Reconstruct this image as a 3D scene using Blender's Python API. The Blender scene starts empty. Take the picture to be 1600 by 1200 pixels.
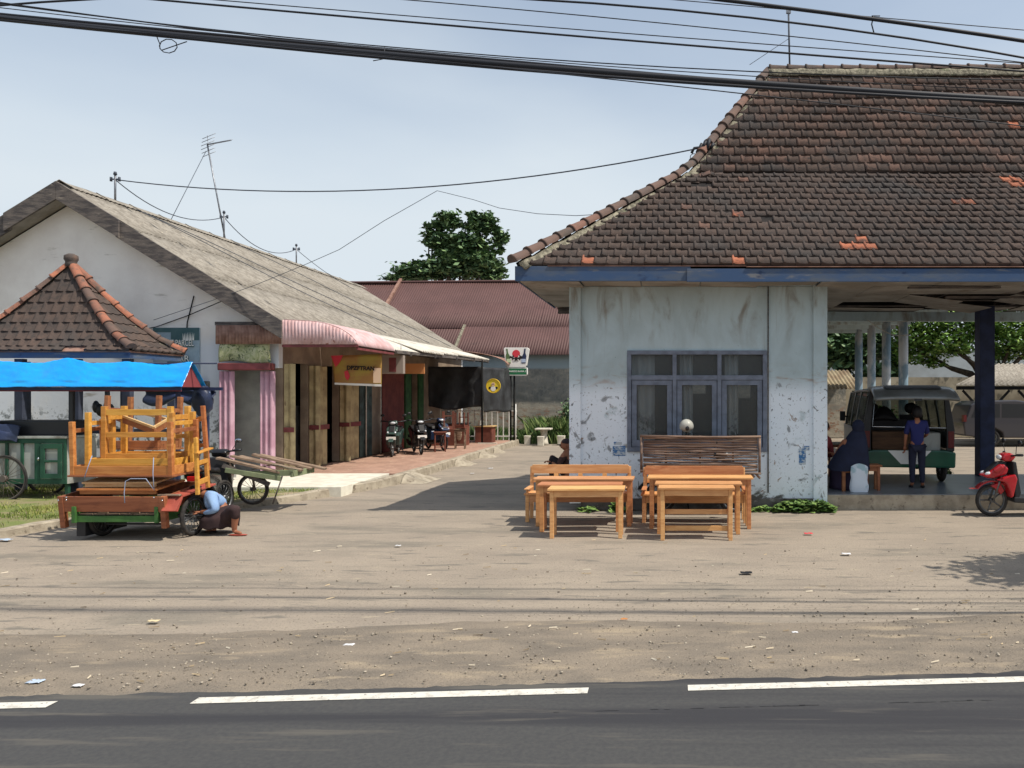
import bpy, bmesh, math, random
from mathutils import Vector, Matrix, noise as mnoise
R = math.radians
sc = bpy.context.scene
COL = sc.collection
random.seed(7)

# ---------------------------------------------------------------- camera, world, sun, exposure
F, CX, CY, H = 1200.0, 1050.0, 615.0, 2.0
cam_d = bpy.data.cameras.new("camera"); cam = bpy.data.objects.new("camera", cam_d); COL.objects.link(cam)
cam.location = (0, 0, H); cam.rotation_euler = (R(90), 0, 0)
cam_d.sensor_fit = 'HORIZONTAL'; cam_d.sensor_width = 36; cam_d.lens = 36 * F / 1600
cam_d.shift_x = (800 - CX) / 1600; cam_d.shift_y = (CY - 600) / 1600
cam_d.clip_start = .05; cam_d.clip_end = 3000
sc.camera = cam
SUN = Vector((.615, -.19, 1.0)).normalized()
elev = math.asin(SUN.z)
world = bpy.data.worlds.new("World"); sc.world = world; world.use_nodes = True
nt = world.node_tree; bg = nt.nodes["Background"]
sky = nt.nodes.new("ShaderNodeTexSky"); sky.sky_type = 'NISHITA'; sky.sun_disc = False
sky.sun_elevation = elev; sky.sun_rotation = math.atan2(SUN.x, SUN.y)
sky.air_density = 1.1; sky.dust_density = 1.6; sky.ozone_density = .8
tc = nt.nodes.new("ShaderNodeTexCoord"); mp = nt.nodes.new("ShaderNodeMapping"); mp.inputs['Scale'].default_value = (1, 1, 3.2)
nz = nt.nodes.new("ShaderNodeTexNoise"); nz.inputs['Scale'].default_value = 1.5; nz.inputs['Detail'].default_value = 5; nz.inputs['Roughness'].default_value = .45; nz.inputs['Distortion'].default_value = .1
rp = nt.nodes.new("ShaderNodeValToRGB"); rp.color_ramp.elements[0].position = .36; rp.color_ramp.elements[0].color = (.26, .26, .26, 1)
rp.color_ramp.elements[1].position = .70; rp.color_ramp.elements[1].color = (.62, .62, .62, 1)
mx = nt.nodes.new("ShaderNodeMix"); mx.data_type = 'RGBA'
nt.links.new(tc.outputs['Generated'], mp.inputs['Vector']); nt.links.new(mp.outputs[0], nz.inputs['Vector'])
sxz = nt.nodes.new("ShaderNodeSeparateXYZ"); nt.links.new(tc.outputs['Generated'], sxz.inputs[0])
hz = nt.nodes.new("ShaderNodeMapRange"); hz.interpolation_type = 'SMOOTHSTEP'; hz.inputs['From Min'].default_value = .46; hz.inputs['From Max'].default_value = .14; hz.inputs['To Max'].default_value = .60
nt.links.new(sxz.outputs[2], hz.inputs['Value']); ad = nt.nodes.new("ShaderNodeMath"); ad.operation = 'ADD'; ad.use_clamp = True
nt.links.new(nz.outputs['Fac'], rp.inputs[0]); nt.links.new(rp.outputs[0], ad.inputs[0]); nt.links.new(hz.outputs[0], ad.inputs[1]); nt.links.new(ad.outputs[0], mx.inputs[0])
nt.links.new(sky.outputs[0], mx.inputs[6]); mx.inputs[7].default_value = (4.95, 5.5, 5.95, 1)
nt.links.new(mx.outputs[2], bg.inputs[0]); bg.inputs[1].default_value = .145
sun_d = bpy.data.lights.new("sun", 'SUN'); sun_d.energy = 5.0; sun_d.angle = R(.6); sun_d.color = (1, .93, .82)
sun = bpy.data.objects.new("sun", sun_d); COL.objects.link(sun); sun.location = (20, -8, 30)
sun.rotation_euler = SUN.to_track_quat('Z', 'Y').to_euler()
sc.view_settings.view_transform = 'Standard'; sc.view_settings.look = 'None'; sc.view_settings.exposure = 0; sc.view_settings.gamma = 1
sc.view_settings.use_curve_mapping = False

# ---------------------------------------------------------------- helpers
def P(px, py, Y): return Vector(((px - CX) * Y / F, Y, H - (py - CY) * Y / F))
def G(px, py, z=0):
    Y = (H - z) * F / (py - CY); return Vector(((px - CX) * Y / F, Y, z))
def s2l(c): return tuple(((x / 255 + .055) / 1.055) ** 2.4 if x > 10 else x / 255 / 12.92 for x in c)

def mat(name, col, col2=None, scale=4, detail=6, lo=.35, hi=.65, stretch=(1, 1, 1), rough=.75, spec=.3, metal=0,
        bump=0, bscale=30, bstretch=None, layers=(), attr=None, alpha=None, distort=0, coat=0, orand=0):
    """principled material; layers = (colour, scale, lo, hi, stretch, (z0, z1) or None)"""
    m = bpy.data.materials.new(name); m.use_nodes = True; t = m.node_tree; L = t.links.new
    b = t.nodes["Principled BSDF"]
    tcn = t.nodes.new("ShaderNodeTexCoord")
    def noise(sc_, st, de=detail):
        mpn = t.nodes.new("ShaderNodeMapping"); mpn.inputs['Scale'].default_value = st
        L(tcn.outputs['Object'], mpn.inputs['Vector'])
        n = t.nodes.new("ShaderNodeTexNoise"); n.inputs['Scale'].default_value = sc_; n.inputs['Detail'].default_value = de
        n.inputs['Roughness'].default_value = .6; n.inputs['Distortion'].default_value = distort
        L(mpn.outputs[0], n.inputs['Vector']); return n.outputs['Fac']
    def ramp(v, a, c):
        r = t.nodes.new("ShaderNodeMapRange"); r.interpolation_type = 'SMOOTHSTEP'
        r.inputs['From Min'].default_value = a; r.inputs['From Max'].default_value = c; L(v, r.inputs['Value']); return r.outputs[0]
    def mixc(f, a, c):
        x = t.nodes.new("ShaderNodeMix"); x.data_type = 'RGBA'; L(f, x.inputs[0])
        for k, v in ((6, a), (7, c)):
            if isinstance(v, tuple): x.inputs[k].default_value = (*v[:3], 1)
            else: L(v, x.inputs[k])
        return x.outputs[2]
    cur = tuple(col)
    if attr:
        at = t.nodes.new("ShaderNodeAttribute"); at.attribute_name = 'rnd'
        cr = t.nodes.new("ShaderNodeValToRGB"); cr.color_ramp.interpolation = 'LINEAR'
        while len(cr.color_ramp.elements) < len(attr): cr.color_ramp.elements.new(.5)
        for e, (p, c) in zip(cr.color_ramp.elements, attr): e.position = p; e.color = (*c, 1)
        L(at.outputs['Fac'], cr.inputs[0]); cur = cr.outputs[0]
        if col2: cur = mixc(ramp(noise(scale, stretch), lo, hi), cur, tuple(col2))
    elif col2: cur = mixc(ramp(noise(scale, stretch), lo, hi), cur, tuple(col2))
    for (lc, ls, la, lb, lst, zr) in layers:
        f = ramp(noise(ls, lst), la, lb)
        if zr:
            sx = t.nodes.new("ShaderNodeSeparateXYZ"); L(tcn.outputs['Object'], sx.inputs[0])
            zf = ramp(sx.outputs[2], zr[0], zr[1])
            mm = t.nodes.new("ShaderNodeMath"); mm.operation = 'MULTIPLY'; L(f, mm.inputs[0]); L(zf, mm.inputs[1]); f = mm.outputs[0]
        cur = mixc(f, cur, tuple(lc))
    if orand:
        oi = t.nodes.new("ShaderNodeObjectInfo"); hs = t.nodes.new("ShaderNodeHueSaturation"); mr = t.nodes.new("ShaderNodeMapRange")
        mr.inputs['To Min'].default_value = 1 - orand; mr.inputs['To Max'].default_value = 1 + orand * .7; L(oi.outputs['Random'], mr.inputs['Value']); L(mr.outputs[0], hs.inputs['Value'])
        m2 = t.nodes.new("ShaderNodeMapRange"); m2.inputs['To Min'].default_value = .492; m2.inputs['To Max'].default_value = .508; L(oi.outputs['Random'], m2.inputs['Value']); L(m2.outputs[0], hs.inputs['Hue'])
        L(cur, hs.inputs['Color']); cur = hs.outputs[0]
    if isinstance(cur, tuple): b.inputs['Base Color'].default_value = (*cur[:3], 1)
    else: L(cur, b.inputs['Base Color'])
    b.inputs['Roughness'].default_value = rough; b.inputs['Metallic'].default_value = metal
    b.inputs['Specular IOR Level'].default_value = spec; b.inputs['Coat Weight'].default_value = coat
    if bump:
        bn = t.nodes.new("ShaderNodeBump"); bn.inputs['Strength'].default_value = bump; bn.inputs['Distance'].default_value = .02
        L(noise(bscale, bstretch or stretch, 5), bn.inputs['Height']); L(bn.outputs[0], b.inputs['Normal'])
    if alpha is not None:
        b.inputs['Alpha'].default_value = alpha
    return m

class MB:
    def __init__(s): s.v = []; s.f = []; s.m = []; s.a = []; s.s = []
    def add(s, vs, fs, mi=0, a=0., sm=False):
        o = len(s.v); s.v += [Vector(v) for v in vs]
        for f in fs: s.f.append([o + i for i in f]); s.m.append(mi); s.a.append(a); s.s.append(sm)
        return s
    def box(s, x0, x1, y0, y1, z0, z1, mi=0, a=0.):
        vs = [(x, y, z) for z in (z0, z1) for y in (y0, y1) for x in (x0, x1)]
        return s.add(vs, [(0, 2, 3, 1), (4, 5, 7, 6), (0, 1, 5, 4), (2, 6, 7, 3), (0, 4, 6, 2), (1, 3, 7, 5)], mi, a)
    def beam(s, p0, p1, w, h, up=(0, 0, 1), mi=0, a=0., taper=1):
        p0 = Vector(p0); p1 = Vector(p1); d = (p1 - p0).normalized(); u = Vector(up)
        if abs(d.dot(u)) > .98: u = Vector((0, 1, 0))
        x = d.cross(u).normalized(); u = x.cross(d).normalized(); vs = []
        for q, k in ((p0, 1), (p1, taper)):
            for sx, su in ((-1, -1), (1, -1), (1, 1), (-1, 1)): vs.append(q + x * (sx * w / 2 * k) + u * (su * h / 2 * k))
        return s.add(vs, [(3, 2, 1, 0), (4, 5, 6, 7), (0, 1, 5, 4), (1, 2, 6, 5), (2, 3, 7, 6), (3, 0, 4, 7)], mi, a)
    def tube(s, pts, r, n=8, mi=0, closed=False, cap=True, a=0., sy=1):
        pts = [Vector(p) for p in pts]; k = len(pts); rr = r if isinstance(r, (list, tuple)) else [r] * k; vs = []; fs = []; prev = None
        for i, p in enumerate(pts):
            if closed: d = pts[(i + 1) % k] - pts[i - 1]
            else: d = (pts[min(i + 1, k - 1)] - pts[max(i - 1, 0)])
            d = d.normalized()
            if prev is None: x = d.cross(Vector((0, 0, 1)));  x = x if x.length > .05 else d.cross(Vector((1, 0, 0)))
            else: x = prev - d * prev.dot(d)
            x.normalize(); prev = x; y = d.cross(x)
            for j in range(n):
                t_ = 2 * math.pi * j / n; vs.append(p + x * (math.cos(t_) * rr[i]) + y * (math.sin(t_) * rr[i] * sy))
        for i in range(k if closed else k - 1):
            for j in range(n):
                a0 = i * n + j; a1 = i * n + (j + 1) % n; b0 = ((i + 1) % k) * n + j; b1 = ((i + 1) % k) * n + (j + 1) % n
                fs.append((a0, a1, b1, b0))
        s.add(vs, fs, mi, a, True)
        if cap and not closed:
            o = len(s.v) - len(vs); s.f.append([o + j for j in range(n)][::-1]); s.f.append([o + (k - 1) * n + j for j in range(n)])
            s.m += [mi, mi]; s.a += [a, a]; s.s += [False, False]
        return s
    def cyl(s, p0, p1, r0, r1=None, n=16, mi=0, a=0.): return s.tube([p0, p1], [r0, r0 if r1 is None else r1], n, mi, a=a)
    def prism(s, poly, axis, c0, c1, mi=0, a=0.):
        """poly in the two other axes (in x,y,z order), extruded along axis from c0 to c1"""
        n = len(poly); vs = []
        for c in (c0, c1):
            for (u, w) in poly:
                vs.append({'x': (c, u, w), 'y': (u, c, w), 'z': (u, w, c)}[axis])
        fs = [tuple(range(n)), tuple(range(2 * n - 1, n - 1, -1))] + [(i, i + n, (i + 1) % n + n, (i + 1) % n) for i in range(n)]
        return s.add(vs, fs, mi, a)
    def ell(s, c, rx, ry, rz, n=14, m=9, mi=0, a=0., rot=None, fn=None):
        c = Vector(c); vs = []; fs = []
        for i in range(m + 1):
            th = math.pi * i / m
            for j in range(n):
                ph = 2 * math.pi * j / n; q = Vector((math.sin(th) * math.cos(ph), math.sin(th) * math.sin(ph), math.cos(th)))
                k = fn(q) if fn else 1; q = Vector((q.x * rx * k, q.y * ry * k, q.z * rz * k))
                if rot: q = rot @ q
                vs.append(c + q)
        for i in range(m):
            for j in range(n): fs.append((i * n + j, (i + 1) * n + j, (i + 1) * n + (j + 1) % n, i * n + (j + 1) % n))
        return s.add(vs, fs, mi, a, True)
    def grid(s, fn, nu, nv, mi=0, sm=True, a=0.):
        vs = [fn(i / nu, j / nv) for j in range(nv + 1) for i in range(nu + 1)]
        fs = [(j * (nu + 1) + i, j * (nu + 1) + i + 1, (j + 1) * (nu + 1) + i + 1, (j + 1) * (nu + 1) + i) for j in range(nv) for i in range(nu)]
        return s.add(vs, fs, mi, a, sm)
    def xf(s, M, start=0):
        for i in range(start, len(s.v)): s.v[i] = M @ s.v[i]
        return s
    def build(s, name, mats, parent=None, bevel=0, solid=0, sub=0):
        off = Vector((0, 0, 0)); q = parent
        while q is not None: off += q.location; q = q.parent
        me = bpy.data.meshes.new(name); me.from_pydata([v - off for v in s.v], [], s.f)
        for m_ in (mats if isinstance(mats, (list, tuple)) else [mats]): me.materials.append(m_)
        me.polygons.foreach_set('material_index', s.m); me.polygons.foreach_set('use_smooth', s.s)
        at = me.attributes.new('rnd', 'FLOAT', 'FACE'); at.data.foreach_set('value', s.a)
        me.update(); o = bpy.data.objects.new(name, me); COL.objects.link(o)
        if parent is not None: o.parent = parent
        if solid: md = o.modifiers.new('solid', 'SOLIDIFY'); md.thickness = solid; md.offset = 0
        if bevel: md = o.modifiers.new('bevel', 'BEVEL'); md.width = bevel; md.segments = 2; md.limit_method = 'ANGLE'; md.angle_limit = R(40)
        if sub: md = o.modifiers.new('sub', 'SUBSURF'); md.levels = sub; md.render_levels = sub
        return o

def tag(o, label, cat, group=None, kind=None):
    if label: o['label'] = label
    if cat: o['category'] = cat
    if group: o['group'] = group
    if kind: o['kind'] = kind
    return o
def struct(o): o['kind'] = 'structure'; return o
def thing(name, label, cat, loc=(0, 0, 0), group=None):
    o = bpy.data.objects.new(name, None); COL.objects.link(o); o.empty_display_size = .1; o.location = loc
    return tag(o, label, cat, group)
def dup(root, loc, rot=None, label=None, scale=None):
    r = root.copy(); COL.objects.link(r); r.location = loc
    if rot is not None: r.rotation_euler = rot if isinstance(rot, (tuple, list)) else (0, 0, rot)
    if label: r['label'] = label
    if scale: r.scale = (scale,) * 3
    for ch in root.children:
        c = ch.copy(); COL.objects.link(c); c.parent = r
        for g in ch.children: d = g.copy(); COL.objects.link(d); d.parent = c
    return r
def text(parent, string, size, loc, rot, m, ext=.002, name='lettering', align='CENTER', xs=1, bold=0):
    cu = bpy.data.curves.new(name, 'FONT'); cu.body = string; cu.size = size; cu.extrude = ext; cu.align_x = align; cu.align_y = 'CENTER'; cu.offset = bold
    tmp = bpy.data.objects.new(name, cu); COL.objects.link(tmp)
    dg = bpy.context.evaluated_depsgraph_get(); me = bpy.data.meshes.new_from_object(tmp.evaluated_get(dg))
    bpy.data.objects.remove(tmp); me.materials.clear(); me.materials.append(m)
    off = Vector((0, 0, 0)); q = parent
    while q is not None: off += q.location; q = q.parent
    me.transform(Matrix.Translation(Vector(loc) - off) @ rot.to_4x4() @ Matrix.Diagonal((xs, 1, 1, 1)))
    o = bpy.data.objects.new(name, me); COL.objects.link(o); o.parent = parent
    return o
ROTF = Matrix.Rotation(R(90), 3, 'X')      # text facing the camera (-Y)
def nv(p, s=1.): return mnoise.noise(Vector(p) * s)

# ---------------------------------------------------------------- materials
LW = (.80, .80, .78)
m_dirt = mat('dusty_ground', s2l((152, 141, 127)), s2l((140, 130, 118)), 1.1, 9, .35, .7, rough=.95, spec=.1, bump=.45, bscale=38,
    stretch=(.6, 1.3, 1), bstretch=(1, 1, 1), layers=[(s2l((122, 116, 106)), .8, .50, .70, (.4, 1.5, 1), None), (s2l((158, 147, 130)), 7, .56, .72, (.6, 1.4, 1), None),
    (s2l((112, 103, 92)), 45, .55, .68, (1, 1, 1), None), (s2l((118, 112, 103)), 2.6, .57, .66, (.5, 2.2, 1), None), (s2l((190, 180, 162)), 110, .68, .75, (1, 1, 1), None)])
m_shoulder = mat('gravelly_shoulder', s2l((142, 131, 117)), s2l((122, 114, 104)), 2.2, 9, .35, .66, rough=.97, spec=.08, bump=.9, bscale=60,
    stretch=(.6, 1.4, 1), layers=[(s2l((162, 148, 128)), 3.5, .52, .7, (.4, 1.4, 1), None), (s2l((98, 91, 82)), 80, .58, .68, (1, 1, 1), None), (s2l((192, 182, 165)), 95, .66, .72, (1, 1, 1), None)])
m_asphalt = mat('asphalt', s2l((66, 66, 67)), s2l((74, 74, 73)), 30, 8, .3, .7, rough=.85, spec=.2, bump=.12, bscale=220,
    layers=[(s2l((55, 55, 58)), .9, .45, .62, (.12, 2.2, 1), None), (s2l((90, 87, 82)), 2.0, .55, .7, (.3, 3, 1), None), (s2l((98, 96, 93)), 240, .64, .74, (1, 1, 1), None)])
m_tyremark = mat('tyre_rubber_streak', s2l((54, 54, 56)), s2l((70, 71, 73)), 3, 6, .45, .6, (1, 8, 1), rough=.7)
m_white = mat('road_paint', s2l((206, 202, 192)), s2l((176, 172, 162)), 14, 8, .45, .7, rough=.7, layers=[(s2l((120, 118, 114)), 34, .58, .68, (1, 1, 1), None)])
m_wall = mat('pale_blue_plaster', s2l((178, 196, 202)), s2l((164, 180, 184)), 1.6, 9, .35, .7, stretch=(1, 1, .5), rough=.9, spec=.15, bump=.25, bscale=14, bstretch=(1, 1, 1),
    layers=[(s2l((128, 122, 112)), 1.9, .50, .75, (1.6, 1, .5), (2.5, 3.6)), (s2l((150, 140, 130)), 3.4, .50, .68, (.8, 1, 2.4), (2.6, 2.2)), (s2l((154, 162, 164)), 1.6, .60, .78, (5, 1, .3), None), (s2l((222, 232, 240)), 2.4, .30, .42, (1, 1, 1), (2.35, 1.9)), (s2l((142, 148, 152)), 3.1, .60, .66, (1, 1, 1), (2.5, 2.1)),
            (s2l((122, 126, 130)), 9, .63, .67, (1, 1, 1), (2.3, 2.0)), (s2l((150, 132, 118)), 6, .62, .70, (1, 1, 1), (2.4, 2.1)), (s2l((92, 96, 100)), 30, .62, .66, (1, 1, .6), (2.3, 1.9)), (s2l((70, 74, 80)), 26, .69, .72, (1, 1, 1), None), (s2l((52, 78, 120)), 5.5, .71, .73, (1, 1, 1.6), (1.9, 1.6)), (s2l((96, 96, 92)), 2.6, .5, .58, (1, 1, 1), (.42, .28))], distort=.7)
m_plinth = mat('dirty_plinth', s2l((108, 106, 102)), s2l((84, 80, 76)), 5, 8, rough=.95, bump=.3, layers=[(s2l((140, 138, 134)), 7, .6, .7, (1, 1, 1), None)])
m_cream = mat('stained_white_wall', s2l((238, 234, 228)), s2l((222, 216, 210)), .9, 8, .35, .7, rough=.9, bump=.15, bscale=12,
    layers=[(s2l((212, 216, 222)), 1.1, .3, .5, (1, 1, .4), (3.4, 3.0)), (s2l((120, 124, 124)), 4.5, .52, .58, (1, 1, .7), (1.9, 1.3)), (s2l((78, 84, 86)), 13, .56, .62, (1, 1, 1), (1.9, 1.2)), (s2l((150, 144, 130)), 2.2, .6, .75, (.5, 1, 2), None)])
m_bluegrey = mat('bluegrey_window_frame', s2l((114, 123, 138)), s2l((94, 102, 116)), 6, 6, rough=.6)
m_bluefascia = mat('faded_blue_board', s2l((58, 82, 116)), s2l((84, 94, 108)), 1.6, 8, .4, .7, (1, 1, 3), rough=.7, layers=[(s2l((112, 114, 118)), 3, .6, .7, (.5, 1, 3), None), (s2l((40, 56, 86)), 2.5, .58, .7, (1, 1, 2), None)])
m_navy = mat('navy_column_paint', s2l((40, 50, 82)), s2l((30, 38, 64)), 4, 6, rough=.55)
m_tile = mat('old_clay_tiles', (.1, .07, .06), s2l((64, 60, 58)), 9, 8, .45, .75, rough=.9, spec=.15, bump=.5, bscale=50,
    attr=[(0, s2l((78, 69, 65))), (.45, s2l((92, 78, 71))), (.75, s2l((108, 87, 78))), (.9, s2l((120, 92, 81))), (.97, s2l((178, 112, 86)))],
    layers=[(s2l((74, 70, 68)), 1.1, .45, .72, (1, 1, 1), None), (s2l((150, 140, 126)), 30, .68, .74, (1, 1, 1), None)])
m_cap = mat('clay_ridge_caps', (.2, .1, .07), s2l((104, 84, 74)), 7, 8, .45, .7, rough=.9, bump=.5, bscale=40,
    attr=[(0, s2l((82, 74, 70))), (.5, s2l((104, 84, 76))), (.8, s2l((150, 98, 78))), (1, s2l((170, 110, 86)))], layers=[(s2l((80, 72, 66)), 3, .55, .7, (1, 1, 1), None)])
m_mortar = mat('flaking_lime_mortar', s2l((146, 140, 122)), s2l((92, 88, 76)), 12, 8, rough=.95, bump=1, bscale=26, layers=[(s2l((96, 100, 76)), 8, .58, .66, (1, 1, 1), None)])
m_asb = mat('weathered_fibre_cement', s2l((152, 146, 136)), s2l((122, 116, 107)), 5, 9, .35, .68, (1, 1, 1), rough=.97, spec=.1, bump=.3, bscale=60,
    layers=[(s2l((112, 104, 92)), 22, .60, .70, (1, 1, 1), None), (s2l((190, 180, 160)), 8, .62, .75, (1, 2, 1), None)])
m_asbw = mat('pale_fibre_cement', s2l((204, 199, 188)), s2l((164, 157, 145)), 3, 9, .4, .75, rough=.95, bump=.2, layers=[(s2l((120, 112, 100)), 12, .64, .72, (1, 1, 1), None)])
m_oldwood = mat('grey_weathered_board', s2l((112, 104, 98)), s2l((76, 72, 72)), 3, 9, .35, .65, (1.2, 1, 6), rough=.95, bump=.6, bscale=12, bstretch=(1, 1, 10), layers=[(s2l((146, 136, 124)), 4, .62, .7, (1, 1, 6), None)])
m_redtin = mat('red_brown_corrugated_tin', s2l((94, 68, 65)), s2l((86, 62, 59)), .8, 8, .35, .7, rough=.65, spec=.3, layers=[(s2l((78, 56, 54)), 1.6, .58, .74, (.6, 1, 1), None), (s2l((108, 80, 75)), 6, .64, .74, (.4, 1, 1), None)])
m_pinktin = mat('faded_pink_tin', s2l((208, 178, 178)), s2l((186, 150, 148)), 3, 8, rough=.7, layers=[(s2l((150, 100, 92)), 7, .62, .72, (1, 1, 1), None)])
m_browntin = mat('brown_tin', s2l((150, 118, 104)), s2l((116, 84, 72)), 4, 8, rough=.75)
m_oldbrick = mat('crumbling_whitewash_wall', s2l((176, 168, 152)), s2l((140, 136, 126)), 1.2, 9, .4, .62, (.6, 1, 1.6), rough=.97, bump=.6, bscale=14,
    layers=[(s2l((122, 122, 116)), 1.5, .42, .60, (1, 1, 1.4), (1.1, 1.9)), (s2l((142, 140, 132)), 5, .46, .6, (2.2, 1, .8), (1.2, 1.8)), (s2l((150, 118, 98)), 4, .50, .62, (1, 1, 2), (1.7, 1.0)), (s2l((74, 72, 64)), 9, .62, .7, (1, 1, 1), (3.0, 1.0)), (s2l((158, 172, 176)), 2, .0, .1, (1, 1, 1), (3.05, 3.2))])
m_deck = mat('gap_shade_deck', s2l((44, 38, 36)), s2l((30, 28, 28)), 6, rough=.95)  # deck colour kept near-black to paint the shade seen through tile gaps
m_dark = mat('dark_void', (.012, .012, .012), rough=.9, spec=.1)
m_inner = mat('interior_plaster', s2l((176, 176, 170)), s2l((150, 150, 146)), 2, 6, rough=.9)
m_innerd = mat('dim_interior_plaster', s2l((120, 118, 112)), s2l((96, 94, 90)), 2, 6, rough=.9)  # interior plaster again, with the dimness of unlit rooms in its colour
m_ceil = mat('ceiling_panels', s2l((158, 152, 144)), s2l((130, 124, 116)), 1.5, 8, rough=.9, layers=[(s2l((120, 104, 90)), 2.4, .58, .72, (1, 1, 1), None)])
m_conc = mat('worn_concrete', s2l((168, 158, 140)), s2l((140, 130, 114)), 4, 9, rough=.95, bump=.5, bscale=22, layers=[(s2l((112, 102, 88)), 9, .56, .68, (1, 1, 1), None)])
m_redpave = mat('reddish_paving', s2l((172, 138, 120)), s2l((150, 120, 104)), 3, 8, rough=.9, bump=.2, layers=[(s2l((188, 168, 146)), 5, .58, .7, (1, 1, 1), None)])
m_whitetile = mat('white_floor_tiles', s2l((226, 222, 206)), s2l((206, 200, 184)), 4, 6, rough=.5, layers=[(s2l((170, 160, 142)), 9, .64, .74, (1, 1, 1), None)])
m_floor = mat('smooth_grey_floor', s2l((116, 124, 130)), s2l((98, 104, 110)), 2, 7, rough=.28, spec=.5)
m_grassg = mat('grass_soil', s2l((132, 124, 92)), s2l((108, 118, 66)), 1.5, 8, .42, .6, rough=1, bump=.6, bscale=40, layers=[(s2l((150, 136, 112)), 1.2, .56, .66, (1, 1, 1), None)])
m_grass = mat('grass_blades', (.1, .15, .04), attr=[(0, s2l((88, 106, 48))), (.5, s2l((122, 136, 66))), (1, s2l((164, 160, 96)))], rough=.8)
def leafm(n, a, b, c): 
    m = mat(n, a, attr=[(0, a), (.5, b), (1, c)], rough=.55, spec=.35); return m
m_leafdark = leafm('dark_green_leaves', s2l((60, 84, 58)), s2l((88, 116, 76)), s2l((126, 150, 98)))
m_leafbright = leafm('bright_green_leaves', s2l((74, 104, 46)), s2l((104, 140, 60)), s2l((150, 178, 88)))
m_leafmid = leafm('mid_green_leaves', s2l((60, 88, 44)), s2l((88, 120, 58)), s2l((126, 150, 78)))
m_bark = mat('bark', s2l((92, 80, 66)), s2l((62, 54, 46)), 8, 8, rough=.95, bump=.8, bscale=16, bstretch=(1, 1, .3))
# ---------------------------------------------------------------- ground, road
def und(x, y): return .012 * nv((x * .5, y * .9, 0)) + .006 * nv((x * 2, y * 3, 5))
g = MB(); g.add([(-600, -600, -.03), (600, -600, -.03), (600, 1200, -.03), (-600, 1200, -.03)], [(0, 1, 2, 3)])
struct(g.build('ground', m_dirt))
RA = math.tan(R(3.86))
def roadY(x): return 5.21 + RA * x            # axis of the edge line
yd = MB()
def yardf(u, v):
    x = -26 + 52 * u; y0 = roadY(x) + .9; y = y0 + (34.4 - y0) * v ** 1.4
    return (x, y, und(x, y) * min(1, v * 12))
yd.grid(yardf, 260, 160); struct(yd.build('yard', m_dirt))
sh = MB()
def shf(u, v):
    x = -26 + 52 * u; e = .06 * nv((x * 1.3, 0, 3)) + .035 * nv((x * 5, 0, 3)) + .02 * nv((x * 17, 0, 9))
    a = roadY(x) + .13 + e; b = roadY(x) + 1.55 + .22 * nv((x * .35, 9, 1)) + .05 * nv((x * 3, 2, 1))
    y = a + (b - a) * v
    return (x, y, -.006 + .016 * min(1, v * 14) + .012 * math.sin(math.pi * v) + .016 * nv((x * 1.7, y * 3, 0)) * math.sin(math.pi * v) + (0 if v < .98 else -.014))
sh.grid(shf, 900, 24); struct(sh.build('shoulder', m_shoulder))
rd = MB(); rd.add([(-60, roadY(-60) - 9, -.002), (60, roadY(60) - 9, -.002), (60, roadY(60) + .3, -.002), (-60, roadY(-60) + .3, -.002)], [(0, 1, 2, 3)])
struct(rd.build('road', m_asphalt))
ln = MB()
for a, b in [(-11.7, -9.2), (-8.25, -5.75 + .0), (-4.95 - 1.5, -3.99), (-3.11, -.565), (.108, 2.66), (3.4, 5.9), (6.7, 9.2)]:
    if a == -8.25: continue
    ln.add([(a, roadY(a) - .05, .002), (b, roadY(b) - .05, .002), (b, roadY(b) + .05, .002), (a, roadY(a) + .05, .002)], [(0, 1, 2, 3)])
struct(ln.build('road_marking', m_white))
tm = MB()
for i in range(60):                         # broken dark streak of rubber on the lane
    a = -1.0 + i * .085 + random.random() * .05
    if random.random() < .45: continue
    b = a + .03 + random.random() * .12; y = -.345 + random.random() * .01
    tm.add([(a, roadY(a) + y, .0025), (b, roadY(b) + y, .0025), (b, roadY(b) + y + .004 + random.random() * .004, .0025), (a, roadY(a) + y + .006, .0025)], [(0, 1, 2, 3)])
struct(tm.build('road_streak', m_tyremark))

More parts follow.
